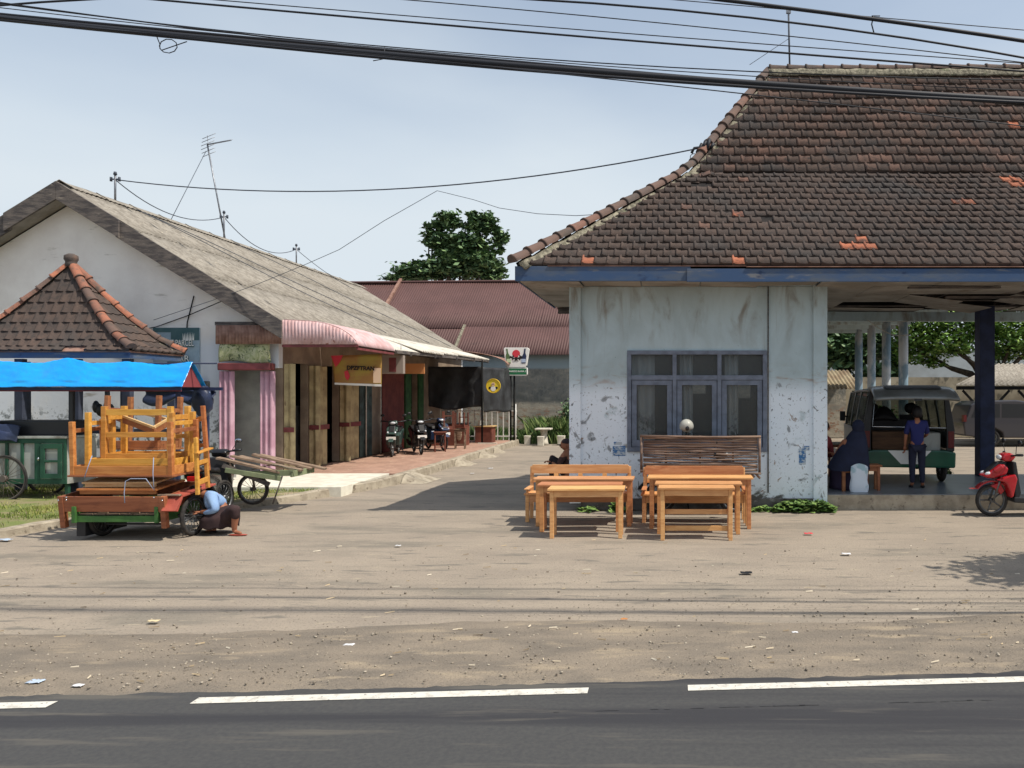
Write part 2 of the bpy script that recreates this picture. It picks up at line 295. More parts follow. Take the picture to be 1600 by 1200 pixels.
# ---------------------------------------------------------------- roof helpers
def tiles(mb, O, U, V, N, L, umin, umax, tw, ex, seed=1, orange=(), rbase=(0., .75), th=.028, gaps=()):
    """rows of curved clay tiles on a slope: O eave origin, U along, V up the slope, N normal"""
    rnd = random.Random(seed); O = Vector(O); rows = int(L / ex + .5)
    prof = [(0, 0), (.06, .022), (.16, .030), (.26, .010), (.6, .004), (.9, .008), (1.0, .004)]
    for r in range(rows):
        v0 = r * ex - .02; v1 = min((r + 1) * ex + .03, L)
        um, ux = umin(max(0, v0 + ex / 2)), umax(max(0, v0 + ex / 2)); off = (r % 2) * .5 * tw
        n0 = int((um - off) / tw) - 1
        for k in range(n0, int((ux - off) / tw) + 2):
            ua = off + k * tw
            if ua + tw < um or ua > ux: continue
            uc = (ua + tw / 2, v0 + ex / 2)
            if any(abs(uc[0] - g_[0]) < g_[2] and abs(uc[1] - g_[1]) < g_[3] for g_ in gaps): continue
            a = rnd.uniform(*rbase) ** 1.2
            if rnd.random() < .012: a = rnd.uniform(.78, .93)
            for oo in orange:
                if abs(uc[0] - oo[0]) < oo[2] and abs(uc[1] - oo[1]) < oo[3]: a = 1.
            jl = rnd.uniform(-.006, .008); jt = rnd.uniform(-.012, .012); sk = rnd.uniform(-.01, .01)
            vs = []
            for vv, base in ((v0, th + jl), (v1, .004)):
                for (pu, ph) in prof:
                    u = ua + pu * tw + (sk if vv == v0 else 0); u = min(max(u, um - .03), ux + .03)
                    vs.append(O + U * u + V * (vv + (jt if vv == v0 else 0) + .03 * nv((u * .45, v0 * .5, seed))) + N * (base + ph + .022 * nv((u * .6, vv * .8, seed + 4))))
            for (pu, ph) in prof:
                u = min(max(ua + pu * tw + sk, um - .03), ux + .03); vs.append(O + U * u + V * (v0 + jt + .004) + N * (-.004))
            n = len(prof); fs = [(i, i + 1, n + i + 1, n + i) for i in range(n - 1)]
            mb.add(vs, fs, 0, a, True); o = len(mb.v) - len(vs)
            for i in range(n - 1): mb.f.append([o + i + 1, o + i, o + 2 * n + i, o + 2 * n + i + 1]); mb.m.append(0); mb.a.append(a * .6); mb.s.append(False)
def caps(mb, pts, r, ln_=.34, seed=2, lo=.0, hi=1., mi=0):
    """overlapping half-round cap tiles along a polyline"""
    rnd = random.Random(seed); pts = [Vector(p) for p in pts]; segs = []
    for a, b in zip(pts, pts[1:]):
        n = max(1, round((b - a).length / ln_)); segs += [(a + (b - a) * i / n, a + (b - a) * (i + 1) / n) for i in range(n)]
    for a, b in segs:
        d = (b - a).normalized(); x = d.cross(Vector((0, 0, 1))).normalized(); y = x.cross(d); val = rnd.uniform(lo, hi)
        r1 = r * rnd.uniform(.97, 1.04); a2 = a - d * .03; b2 = b + d * .03; lift = .012
        vs = []; K = 9
        rings = [(a2, r1 * 1.20, .0), (a2 + d * .035, r1 * 1.20, .0), (a2 + d * .05, r1 * 1.04, 0), (b2, r1 * .92, -lift)]
        for (p, rr, l) in rings:
            for j in range(K): t_ = math.pi * (-.08 + 1.16 * j / (K - 1)); vs.append(p + x * (math.cos(t_) * rr) + y * (math.sin(t_) * rr * .9 + l))
        fs = []
        for i in range(3):
            for j in range(K - 1): fs.append((i * K + j + 1, i * K + j, (i + 1) * K + j, (i + 1) * K + j + 1))
        mb.add(vs, fs, mi, val, True); o = len(mb.v) - len(vs)
        mb.f.append([o + j for j in range(K)]); mb.m.append(mi); mb.a.append(val * .4); mb.s.append(False)
def corr(mb, A, B, C, pitch, amp, nrow=2, mi=0, per=6, sag=0):
    """corrugated sheet: edge A->B across the waves, A->C along them"""
    A = Vector(A); B = Vector(B); C = Vector(C); w = (B - A).length; n = max(4, int(w / pitch * per)); N = (B - A).cross(C - A).normalized()
    def f(u, v): return A + (B - A) * u + (C - A) * v + N * (amp * math.sin(2 * math.pi * u * w / pitch) + sag * math.sin(math.pi * v))
    mb.grid(f, n, nrow, mi)

# ---------------------------------------------------------------- right building: pale-blue waiting hall
EX0, EY, EZ = -2.51, 12.45, 4.07
XR = 13.0
WX0, WX1, WY0, WY1 = -1.76, 2.66, 13.2, 17.2
FZ = .27
hall = thing('waiting_hall', 'pale blue peeling hall with steep dark clay tile roof and open bay on the right', 'building', (2.5, 13.2, 0))
k1, z1, k2, z2 = 2.83, 6.36, 4.65, 9.10
def kz(k): return EZ + (z1 - EZ) * k / k1 if k < k1 else z1 + (z2 - z1) * (k - k1) / (k2 - k1)
# roof deck under the tiles (front, left hip, back) - closed body
rf = MB()
A0 = Vector((EX0, EY, EZ)); B0 = Vector((XR, EY, EZ)); A1 = Vector((EX0 + k1, EY + k1, z1)); B1 = Vector((XR, EY + k1, z1)); A2 = Vector((EX0 + k2, EY + k2, z2)); B2 = Vector((XR, EY + k2, z2))
L0 = Vector((EX0, 16.6, EZ)); L1 = Vector((EX0 + k1, 17.0, z1)); K0 = Vector((EX0 + 1.2, 17.5, EZ - .15)); KR = Vector((XR, 17.5, EZ - .15))
rf.add([A0, B0, B1, A1, A2, B2, L0, L1, K0, KR], [(0, 1, 2, 3), (3, 2, 5, 4), (0, 3, 7, 6), (3, 4, 7), (6, 7, 4, 8), (8, 4, 5, 9), (1, 9, 5, 2)])
roof = rf.build('roof', m_deck, hall, solid=.05)
tl = MB(); s1 = math.hypot(k1, z1 - EZ); s2 = math.hypot(k2 - k1, z2 - z1)
V1 = Vector((0, k1, z1 - EZ)).normalized(); N1 = Vector((1, 0, 0)).cross(V1); V2 = Vector((0, k2 - k1, z2 - z1)).normalized(); N2 = Vector((1, 0, 0)).cross(V2)
U = Vector((1, 0, 0))
def oc(px, py, low=True):   # tile-plane coordinates of a spot on the roof
    for i in range(600):
        k = k2 * i / 600
        p = P(px, py, EY + k)
        if p.z <= kz(k) + .02: return (p.x - EX0, (k / k1 * s1) if k < k1 else (k - k1) / (k2 - k1) * s2, k)
    return (0, 0, 0)
org = []
for (px, py, w, h) in [(1337, 383, .26, .14), (1345, 377, .12, .14), (1510, 321, .16, .12), (1585, 287, .17, .13), (1150, 413, .11, .1), (1152, 333, .11, .1), (1598, 293, .1, .1), (924, 412, .12, .1)]:
    u, v, k = oc(px, py); org.append((u, v, w, h)) if k < k1 else None
hole = []
for (px, py, w, h) in [(1090, 290, .2, .13), (1200, 344, .14, .06)]:
    u, v, k = oc(px, py); hole.append((u, min(v, s1 - .2), w, h)) if k < k1 + .4 else None
tiles(tl, A0 + Vector((0, 0, .02)), U, V1, N1, s1, lambda v: v / s1 * k1 + .06, lambda v: XR - EX0, .205, .245, 3, org, (.0, .42), gaps=hole)
orgu = []
for (px, py, w, h) in [(1585, 195, .12, .12)]:
    u, v, k = oc(px, py); orgu.append((u - k1, v, w, h))
tiles(tl, A1 + Vector((0, 0, .04)), U, V2, N2, s2, lambda v: v / s2 * (k2 - k1) + .06, lambda v: XR - EX0 - k1, .235, .262, 4, orgu, (.25, .85), th=.04)
# left hip face
VL1 = Vector((k1, 0, z1 - EZ)).normalized(); NL1 = VL1.cross(Vector((0, 1, 0))); 
tiles(tl, Vector((EX0, EY, EZ + .02)), Vector((0, 1, 0)), VL1, -NL1 if NL1.z < 0 else NL1, s1, lambda v: v / s1 * k1 + .05, lambda v: 4.12 + .4 * v / s1, .205, .245, 5, (), (.0, .5))
tl.build('roof_tiles', m_tile, hall)
cp = MB()
hipp = [A0 + Vector((-.05, -.05, .08))] + [Vector((EX0 + k, EY + k, kz(k) + .10)) for k in (k1 * .5, k1 - .25, k1 + .12, (k1 + k2) / 2, k2)]
caps(cp, hipp, .10, .36, 5, 0, .62)
cp.build('hip_caps', m_cap, hall)
cp = MB(); caps(cp, [A2 + Vector((.05, 0, .12)), B2 + Vector((0, 0, .16))], .10, .40, 9, 0, .3); cp.build('ridge_caps', m_cap, hall)
mo = MB()
for (pa, pb) in zip(hipp, hipp[1:]):
    def f(u, v, pa=pa, pb=pb):
        p = pa.lerp(pb, u); w = .10 + .13 * v
        return p + Vector((w * .9, -.02 * 1 - .02 * v, -.05 - .10 * v)) + Vector((0, 0, .03 * nv((p.x * 5, p.z * 5, v * 3))))
    mo.grid(f, 14, 4)
def f(u, v):
    p = A2.lerp(B2, u); return p + Vector((0, -.10 - .05 * v, .08 - .16 * v + .03 * nv((p.x * 4, 0, v * 2))))
mo.grid(f, 90, 3)
mo.build('ridge_mortar', m_mortar, hall, solid=.03)
fa = MB()
fa.box(EX0 - .03, .30, EY - .035, EY, EZ - .25, EZ - .01); fa.box(.24, 7.2, EY - .065, EY - .037, EZ - .265, EZ - .055); fa.box(7.21, XR, EY - .04, EY, EZ - .25, EZ - .03)
fa.box(EX0 - .035, EX0 - .004, EY + .002, 16.6, EZ - .23, EZ - .01)
fa.build('fascia', m_bluefascia, hall, bevel=.004)
dr = MB(); dr.box(1.2, XR, EY - .085, EY - .02, EZ - .03, EZ - .018); dr.box(EX0 + .5, 1.2, EY - .05, EY + .02, EZ - .012, EZ - .004); dr.build('drip_flashing', m_browntin, hall)
# ceiling / soffit, in panels with gaps and sagging torn ones
bt = MB(); r5 = random.Random(5)
for k_ in range(9):
    kk = 2.45 + .45 * r5.random(); xx = EX0 + kk + .12 + .5 * r5.random(); c_ = Vector((xx, EY + kk, kz(kk) + .06)); bt.beam(c_ - Vector((.11, 0, .02)), c_ + Vector((.11, .06 * r5.uniform(-1, 1), .05 * r5.uniform(-1, 1))), .16, .02, (r5.uniform(-.4, .4), -.6, .8), 0, r5.choice((.1, .3, .6, .85)))
bt.build('slipped_tiles', m_tile, hall)
ce = MB(); cz = EZ - .23; rnd = random.Random(4)
xs = [EX0 + .02 + i * .99 for i in range(16)]; ys = [EY + .03, EY + .75, 14.3, 15.4, 16.5, 17.35]
torn = {(6, 3), (7, 3), (8, 2), (8, 4), (9, 1), (9, 3), (10, 2)}
for i in range(15):
    for j in range(5):
        if ys[j] > 16.4 and xs[i] < WX0 - .1: continue
        if (i, j) in torn: continue
        dz = rnd.uniform(-.012, .012); d2 = rnd.uniform(-.02, .02)
        if (i, j) in {(7, 2), (9, 2), (8, 3)}: d2 = -.12
        x0, x1, y0, y1 = xs[i], xs[i + 1] - .012, ys[j], ys[j + 1] - .012
        if ys[j] > 16.4: y1 = 17.3
        z = cz + dz; ce.add([(x0, y0, z), (x1, y0, z + d2), (x1, y1, z + d2), (x0, y1, z), (x0, y0, z + .006), (x1, y0, z + .006 + d2), (x1, y1, z + .006 + d2), (x0, y1, z + .006)],
                            [(0, 3, 2, 1), (4, 5, 6, 7), (0, 1, 5, 4), (1, 2, 6, 5), (2, 3, 7, 6), (3, 0, 4, 7)])
ce.build('ceiling', m_ceil, hall)
jo = MB()
for x in (3.3, 5.2, 7.2, 9.2): jo.box(x, x + .07, EY + .1, 17.2, cz + .05, cz + .19)
for y in (13.1, 14.3, 15.4, 16.4): jo.box(2.7, XR, y, y + .06, cz + .02, cz + .045)
jo.build('ceiling_joists', m_oldwood, hall)
lf = MB(); lf.box(WX0 + .01 - .7, WX0 - .05, 16.5, 16.58, cz - .12, cz - .01); lf.box(EX0 + .03, WX0 - .02, 16.6, 16.62, cz - .02, cz + .4); lf.build('broken_eave_board', m_oldwood, hall)
# walls
def wallxz(mb, x0, x1, y0, y1, z0, z1, holes):
    xs_ = sorted({x0, x1, *[h[0] for h in holes], *[h[1] for h in holes]})
    for a, b in zip(xs_, xs_[1:]):
        hs = sorted([(h[2], h[3]) for h in holes if h[0] <= a + 1e-6 and h[1] >= b - 1e-6]); z = z0
        for (ha, hb) in hs:
            if ha > z: mb.box(a, b, y0, y1, z, ha)
            z = hb
        if z < z1: mb.box(a, b, y0, y1, z, z1)
WIN = (-.77, 1.63, 1.0, 2.74)
w = MB(); wallxz(w, WX0 + .20, WX1 - .24, WY0, WY0 + .15, .2, cz + .3, [WIN])
w.build('front_wall', m_wall, hall)
for xa_, xb_ in ((WX0 + .02, WX0 + .15), (WX1 - .16, WX1 - .02)): w = MB(); w.box(xa_, xb_, WY0 + .16, WY1, .2, cz - .002); w.build('side_wall', m_wall, hall)
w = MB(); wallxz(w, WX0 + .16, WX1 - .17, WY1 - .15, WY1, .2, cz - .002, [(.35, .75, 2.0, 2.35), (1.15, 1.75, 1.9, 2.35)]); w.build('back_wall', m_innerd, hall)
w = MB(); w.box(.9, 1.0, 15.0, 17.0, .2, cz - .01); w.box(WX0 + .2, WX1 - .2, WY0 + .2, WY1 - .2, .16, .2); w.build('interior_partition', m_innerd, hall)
for xa_, xb_ in ((WX0, WX0 + .20), (WX1 - .24, WX1)): w = MB(); w.box(xa_, xb_, WY0 - .06, WY0 + .15, .12, cz + .2); w.build('pilaster', m_wall, hall, bevel=.01)
w = MB(); w.box(WX0 + .205, WX1 - .245, WY0 - .03, WY0 + .1, 0, .2); w.build('plinth', m_plinth, hall, bevel=.01)
w = MB(); w.cyl((1.65, WY0 - .02, .3), (1.65, WY0 - .02, cz), .012, n=6); w.build('conduit', m_oldwood, hall)
# stickers and paint remnants on the wall
m_stick = mat('torn_blue_sticker', s2l((60, 110, 160)), s2l((180, 190, 196)), 9, 6, .45, .55, (1, 1, 2), rough=.7)
st = MB(); st.box(-1.02, -.80, WY0 - .004, WY0 - .001, .93, 1.10); st.box(-1.0, -.86, WY0 - .004, WY0 - .001, 1.12, 1.17); st.box(2.18, 2.30, WY0 - .004, WY0 - .001, .78, 1.06); st.box(2.24, 2.36, WY0 - .005, WY0 - .002, 1.02, 1.1)
st.build('torn_stickers', m_stick, hall)
# window
win = MB(); x0, x1, za, zb = WIN; fy0, fy1 = WY0 - .03, WY0 + .10; t_ = .06
ztr = 2 + (615 - 590) * 13.2 / 1200
cols = [x0, (1054 - CX) * 13.2 / F, (1124 - CX) * 13.2 / F, x1]
win.box(x0, x1, fy0, fy1, zb - .07, zb); win.box(x0, x1, fy0, fy1, za, za + .08)
win.box(x0, x0 + .07, fy0, fy1, za + .08, zb - .07); win.box(x1 - .07, x1, fy0, fy1, za + .08, zb - .07)
for c in cols[1:3]: win.box(c - .035, c + .035, fy0 + .003, fy1, za + .08, zb - .07)
for a, b in ((cols[0] + .07, cols[1] - .035), (cols[1] + .035, cols[2] - .035), (cols[2] + .035, cols[3] - .07)): win.box(a, b, fy0 + .005, fy1, ztr - .04, ztr + .04)
wo = win.build('window', m_bluegrey, hall, bevel=.004)
m_glass = bpy.data.materials.new('lightened_window_glass'); m_glass.use_nodes = True; t = m_glass.node_tree
bs = t.nodes['Principled BSDF']; bs.inputs['Base Color'].default_value = (.12, .13, .13, 1); bs.inputs['Roughness'].default_value = .10; bs.inputs['Specular IOR Level'].default_value = .5  # grey diffuse base lightens the panes in place of room light and reflections
tr = t.nodes.new('ShaderNodeBsdfTransparent'); tr.inputs[0].default_value = (.86, .88, .87, 1); mxs = t.nodes.new('ShaderNodeMixShader'); mxs.inputs[0].default_value = .28
t.links.new(tr.outputs[0], mxs.inputs[1]); t.links.new(bs.outputs[0], mxs.inputs[2]); t.links.new(mxs.outputs[0], t.nodes['Material Output'].inputs[0])
for i in range(3):
    a = (cols[0] + .07, cols[1] + .035, cols[2] + .035)[i]; b = (cols[1] - .035, cols[2] - .035, cols[3] - .07)[i]
    pn = MB(); pn.box(a, b, WY0 + .03, WY0 + .036, ztr + .04, zb - .07); pn.build('transom_pane', m_glass, wo)
    cs = MB(); za2, zb2 = za + .085, ztr - .045; cw = .085
    cs.box(a + .008, b - .008, fy0 + .02, fy0 + .07, zb2 - cw, zb2); cs.box(a + .008, b - .008, fy0 + .02, fy0 + .07, za2, za2 + cw + .03)
    cs.box(a + .008, a + .008 + cw, fy0 + .02, fy0 + .07, za2 + cw + .03, zb2 - cw); cs.box(b - .008 - cw, b - .008, fy0 + .02, fy0 + .07, za2 + cw + .03, zb2 - cw)
    cs.build('casement', m_bluegrey, wo, bevel=.004)
    pn = MB(); pn.box(a + cw, b - cw, WY0 + .02, WY0 + .026, za2 + cw, zb2 - cw + .01); pn.build('pane', m_glass, wo)
for xa_, xb_, ya_ in ((-.70, -.30, 13.34), (.14, .36, 13.36), (.92, 1.15, 13.34)): cu = MB(); cu.grid(lambda u, v: (xa_ + (xb_ - xa_) * u, ya_ + .03 * math.sin(u * 14), .4 + 2.3 * v), 24, 3); cu.build('pane_lightening_sheet', m_cream, hall, solid=.01)  # pale sheets added behind the glass to give the panes lighter vertical bands
# platform + blue columns + rear beam
pf = MB(); pf.box(WX1 + .002, XR, WY0 + .0, 16.5, -.05, FZ - .012); pf.build('platform', m_conc, hall, bevel=.015)
pf = MB(); pf.box(WX1 + .002, XR, WY0 + .01, 16.49, FZ - .011, FZ); pf.build('platform_floor', m_floor, hall)
for x in (6.42, 11.0):
    c = MB(); c.box(x, x + .31, 16.0, 16.3, FZ, cz - .01); c.build('column', m_navy, hall, bevel=.01)
c = MB(); c.box(7.33, 7.6, 13.3, 13.5, FZ, cz - .01); c.build('column', m_navy, hall, bevel=.01)
bm_ = MB(); bm_.box(WX1 - .1, XR, 17.12, 17.32, cz - .22, cz - .02); bm_.build('rear_beam', m_wall, hall)
tu = MB(); tu.box(4.0, 5.55, 12.95, 13.05, cz - .06, cz - .03); tu.build('lamp_batten', m_oldwood, hall); tu = MB(); tu.box(5.0, 6.5, 14.0, 14.06, cz - .1, cz - .06); tu.build('lamp_batten', m_oldwood, hall)
wr = MB(); pts = [Vector((4.3 + .9 * i / 10, 16.9, cz - .22 - .42 * math.sin(math.pi * .5 * i / 10) + .1 * (i / 10) ** 3)) for i in range(11)]; wr.tube(pts, .012, 6); wr.build('loose_cable', m_white, hall)

# ---------------------------------------------------------------- second hall behind with round columns
rear = thing('colonnade_shed', 'far open shed with round white and blue columns seen through the hall bay', 'building', (6, 26, 0))
c = MB()
for Y in (24.9, 26.75, 28.6, 30.4):
    c = MB(); c.cyl((7.5 - .02 * (Y - 25), Y, 0), (7.5 - .02 * (Y - 25), Y, 4.55), .15, n=20); c.build('column', mat('whitewashed_column', s2l((190, 196, 200)), s2l((120, 144, 160)), 2.2, 8, .4, .6, (1, 1, .5), rough=.8) if Y < 25 else bpy.data.materials['whitewashed_column'], rear)
s = MB(); s.box(2.6, 7.75, 22.5, 32, 4.56, 4.62); s.build('ceiling', m_ceil, rear)
s = MB()
for y in (23.2, 25.0, 26.8, 28.6, 30.4): s.box(2.6, 8.3, y - .1, y + .1, 4.4, 4.555)
s.build('ceiling_beams', m_wall, rear)
s = MB(); s.add([(2.4, 22, 4.7), (8.9, 22, 4.7), (8.9, 32.5, 4.7), (2.4, 32.5, 4.7), (2.4, 27, 6.2), (7, 27, 6.2)], [(0, 1, 5, 4), (1, 2, 5), (2, 3, 4, 5), (3, 0, 4)]); s.build('roof', m_redtin, rear, solid=.06)

# ---------------------------------------------------------------- left building
LG = thing('shop_row', 'long low shop row with white gable and grey corrugated roof, left side of the yard', 'building', (-13.5, 17.3, 0))
SX, RX, RZ, SL = -8.86, -13.53, 6.62, .615
GY, FY, BY = 17.3, 16.95, 32.8
wz = lambda x: RZ - .34 - SL * abs(x - RX)
w = MB(); w.prism([(-18.1, 0), (-10.09, 0), (-10.09, 2.58), (SX, 2.58), (SX, wz(SX)), (RX, wz(RX)), (-18.1, wz(-18.1))], 'y', GY, GY + .18)
w.build('gable_wall', m_cream, LG); w = MB(); w.prism([(-18.1, 0), (SX, 0), (SX, wz(SX)), (RX, wz(RX)), (-18.1, wz(-18.1))], 'y', BY - .5, BY - .3); w.build('gable_wall', m_cream, LG)
m_beige = mat('beige_shop_wall', s2l((150, 134, 116)), s2l((126, 110, 96)), 2, 7, rough=.9)
w = MB()
opens = [(17.95, 18.68), (19.72, 20.42), (21.7, 22.6), (23.4, 25.3), (25.9, 26.7)]
y = GY + .18
for (a, b) in opens:
    w.box(SX - .18, SX, y, a, .2, 2.72); y = b
w.box(SX - .18, SX, y, BY - .5, .2, 2.72); w.box(SX - .18, SX, GY + .18, BY - .5, 2.72, wz(SX) - .0)
w.build('side_wall', m_beige, LG); w = MB(); w.box(-18.1, -17.9, GY + .18, BY - .5, 0, wz(-18.1)); w.build('side_wall', m_beige, LG)
w = MB(); w.box(-10.35, SX - .19, 17.86, 17.9, .2, 3.24); w.build('interior_wall', m_inner, LG); w = MB(); w.box(-10.4, -10.36, 17.5, 17.9, .2, 3.24); w.build('interior_wall', m_inner, LG); w = MB(); w.box(-17.8, SX - .2, GY + .2, BY - .55, 3.25, 3.3); w.build('interior_ceiling', m_innerd, LG); w = MB(); w.box(-12.5, -12.4, 18, 32, .2, 3.24); w.build('interior_wall', m_dark, LG); w = MB(); w.box(-9.6, -9.2, 18.6, 19.0, .2, 1.7); w.build('store_cupboard', m_innerd, LG)  # long far wall coloured near-black to paint the dark of the shop room
rfm = MB()
XE = -8.60
for sgn in (1, -1):
    def rowsheet(ya, yb, t0, t1, lift):
        xa = RX + sgn * t0 * (XE - RX); xb = RX + sgn * t1 * (XE - RX)
        za = RZ - SL * abs(xa - RX) + lift; zb_ = RZ - SL * abs(xb - RX) + lift
        if sgn > 0: corr(rfm, (xa, ya, za), (xa, yb, za), (xb, ya, zb_ + .0), .146, .024, 2)
        else: corr(rfm, (xa, yb, za), (xa, ya, za), (xb, yb, zb_), .146, .024, 2)
    for r_, (ta, tb) in enumerate([(0.01, .36), (.34, .69), (.67, 1.0)]):
        rowsheet(FY - .02, BY, ta, tb, .045 - r_ * .018)
rfm.build('roof', m_asb, LG, solid=.008)
rc = MB()
yy = FY
while yy < BY:
    for sg in (1, -1):
        def f(u, v, yy=yy, sg=sg): 
            y_ = yy + u * 1.12; d_ = v * .26
            return (RX + sg * d_, y_, RZ + .085 - SL * d_ + .02 * abs(math.sin(math.pi * y_ / .146)) * v + .012 * nv((y_ * 2, 1, 1)) + (.02 if u < .05 else 0))
        rc.grid(f, 40, 3)
    yy += 1.1
rc.build('ridge_caps', m_asb, LG, solid=.01)
fb = MB()
def rake(x0, x1, z_off, hgt, y0, y1, tk=0):
    a = RZ - SL * abs(x0 - RX) + z_off; b = RZ - SL * abs(x1 - RX) + z_off
    fb.prism([(x0, a), (x1, b), (x1, b - hgt), (x0, a - hgt)], 'y', y0, y1)
rake(RX + .002, -12.15, .05, .40, FY - .10, FY - .05); rake(-12.25, XE, .02, .40, FY - .045, FY - .005)
rake(-14.68, RX - .002, .05, .40, FY - .10, FY - .05); rake(-18.6, -14.55, .02, .40, FY - .045, FY - .005)
fb.build('barge_boards', m_oldwood, LG, bevel=.004)
so = MB()
for sg in (1, -1):
    x1 = RX + sg * 4.85
    def zz(x): return RZ - SL * abs(x - RX) - .30
    so.add([(RX, FY - .004, zz(RX)), (x1, FY - .004, zz(x1)), (x1, GY, zz(x1)), (RX, GY, zz(RX))], [(0, 1, 2, 3)])
so.build('verge_soffit', m_ceil, LG, solid=.01)
# pink shop front in the gable wall
m_pink = mat('pink_folding_door_paint', s2l((192, 156, 170)), s2l((170, 130, 146)), 3, 7, rough=.7)
m_maroon = mat('maroon_paint', s2l((128, 66, 68)), s2l((104, 54, 54)), 4, 6, rough=.6)
m_beigedoor = mat('beige_folding_door_paint', s2l((184, 168, 128)), s2l((150, 134, 102)), 3, 7, rough=.75, layers=[(s2l((112, 92, 70)), 5, .6, .7, (1, 1, .3), None)])
def foldpack(name, x0, x1, y, z0, z1, n, depth, m, band=None):
    """concertina of door leaves standing folded: narrow slatted panels"""
    mb = MB(); wdt = (x1 - x0) / n
    for i in range(n):
        a = x0 + i * wdt; ya = y + (depth if i % 2 else 0); yb = y + (0 if i % 2 else depth)
        mb.beam((a, ya, (z0 + z1) / 2), (a + wdt, yb, (z0 + z1) / 2), .025, z1 - z0)
    o = mb.build(name, m, LG, bevel=.004)
    if band:
        b2 = MB(); b2.box(x0, x1, y - .02, y - .002, band, band + .11); b2.build('lock_bar', m_maroon, o)
    return o
foldpack('folding_door', -10.08, -9.78, 17.10, .2, 2.5, 5, .07, m_pink)
foldpack('folding_door', -9.20, -8.90, 17.16, .2, 2.5, 5, .07, m_pink)
b = MB(); b.box(-10.1, -8.92, 17.05, 17.28, 2.52, 2.68); b.build('shop_lintel', m_maroon, LG, bevel=.02)
m_vine = mat('printed_green_cloth', s2l((188, 186, 150)), s2l((150, 156, 110)), 5, 7, rough=.85, distort=2.5, layers=[(s2l((86, 96, 66)), 7, .56, .60, (1, 1, 1), None), (s2l((60, 110, 90)), 2, .62, .66, (1, 1, 1), None)])
b = MB(); b.grid(lambda u, v: (-10.08 + 1.12 * u, 17.13 - .04 * math.sin(u * 9 + 2 * v) - .03 * math.sin(v * 3), 3.14 - (.44 - .03 * math.sin(u * 6)) * v), 30, 12); b.build('shop_cloth_banner', m_vine, LG, solid=.004)
val = MB(); corr(val, (-10.15, 17.08, 3.10), (-8.64, 16.98, 3.10), (-10.15, 17.08, 3.52), .076, .009, 1); val.build('shop_valance', m_browntin, LG, solid=.004)
val = MB(); val.box(-10.18, -8.64, 17.1, 17.16, 3.52, 3.6); val.build('valance_rail', m_oldwood, LG)
# awning: pink bull-nosed tin over the first shops
AX = -6.94
def zaw(y): return 3.62
aw = MB()
def prof(t):      # 0 at eave, 1 at the outer edge
    x = -8.58 + (AX + 8.58) * (1 - (1 - t) ** 1.5); z = 3.64 - .12 * t - .46 * max(0, (t - .25) / .75) ** 1.8
    return x, z
def fpk(u, v):
    y = 16.98 + 2.25 * u; x, z = prof(v); return (x, y, z + .008 * math.sin(2 * math.pi * y / .076))
aw.grid(fpk, 180, 10); aw.build('awning', m_pinktin, LG, solid=.004)
aw = MB()
def fend(u, v):
    x = -8.60 + (AX + 8.60 - .02) * u; t = min(1, max(0, 1 - (1 - min(1, max(0, (x + 8.58) / (AX + 8.58)))) ** (1 / 1.5)))
    top = prof(t)[1] - .01; z = 3.09 + (top - 3.09) * v
    return (x, 16.96 + .009 * math.sin(2 * math.pi * x / .076), z)
aw.grid(fend, 130, 2); aw.build('awning_end_panel', m_pinktin, LG, solid=.004)
aw = MB(); aw.box(-8.62, AX, 16.97, 17.0, 3.03, 3.085); aw.box(AX - .05, AX - .01, 17.0, 19.2, 2.97, 3.02); aw.build('awning_frame', m_maroon, LG)
aw = MB()
for i, (ya, yb) in enumerate([(19.25, 21.2), (21.1, 23.1), (23.0, 25.0), (24.9, 26.9), (26.8, 29.0)]):
    zo = 3.12 + (.22 / 9.75) * ((ya + yb) / 2 - 19.2) + random.uniform(-.03, .03); xo = AX + random.uniform(-.05, .10)
    zi = 3.70; corr(aw, (-8.6, ya, zi), (-8.6, yb, zi + .01), (xo, ya - (.02), zo - .03), .146, .026, 3, sag=-.03)
aw.build('awning', m_asbw, LG, solid=.008)
aw = MB()
def fbr(u, v):
    y = 29.0 + 2.3 * u; x = -8.3 + 2.1 * (1 - (1 - v) ** 1.5); z = 3.62 - .1 * v - .42 * v ** 2; return (x, y, z + .008 * math.sin(2 * math.pi * y / .076))
aw.grid(fbr, 170, 8); aw.build('awning', m_browntin, LG, solid=.004)
aw = MB()
for y in (20.3, 22.4, 24.6, 26.8, 28.8): aw.beam((SX, y, 3.42), (AX + .06, y, 3.02 + .02 * (y - 20)), .05, .09)
aw.beam((AX, 19.3, 3.05), (AX, 29, 3.24), .06, .08); aw.box(SX + .01, SX + .06, 19.3, 29, 3.3, 3.42); aw.build('awning_rafters', m_oldwood, LG)
for (x, y, m_) in ((-6.85, 27.7, m_dark), (-6.9, 22.6, m_oldwood)):
    if y == 22.6: continue
    aw = MB(); aw.cyl((x, y, .2), (x, y, 3.2), .035, n=10); aw.build('awning_post', m_, LG)
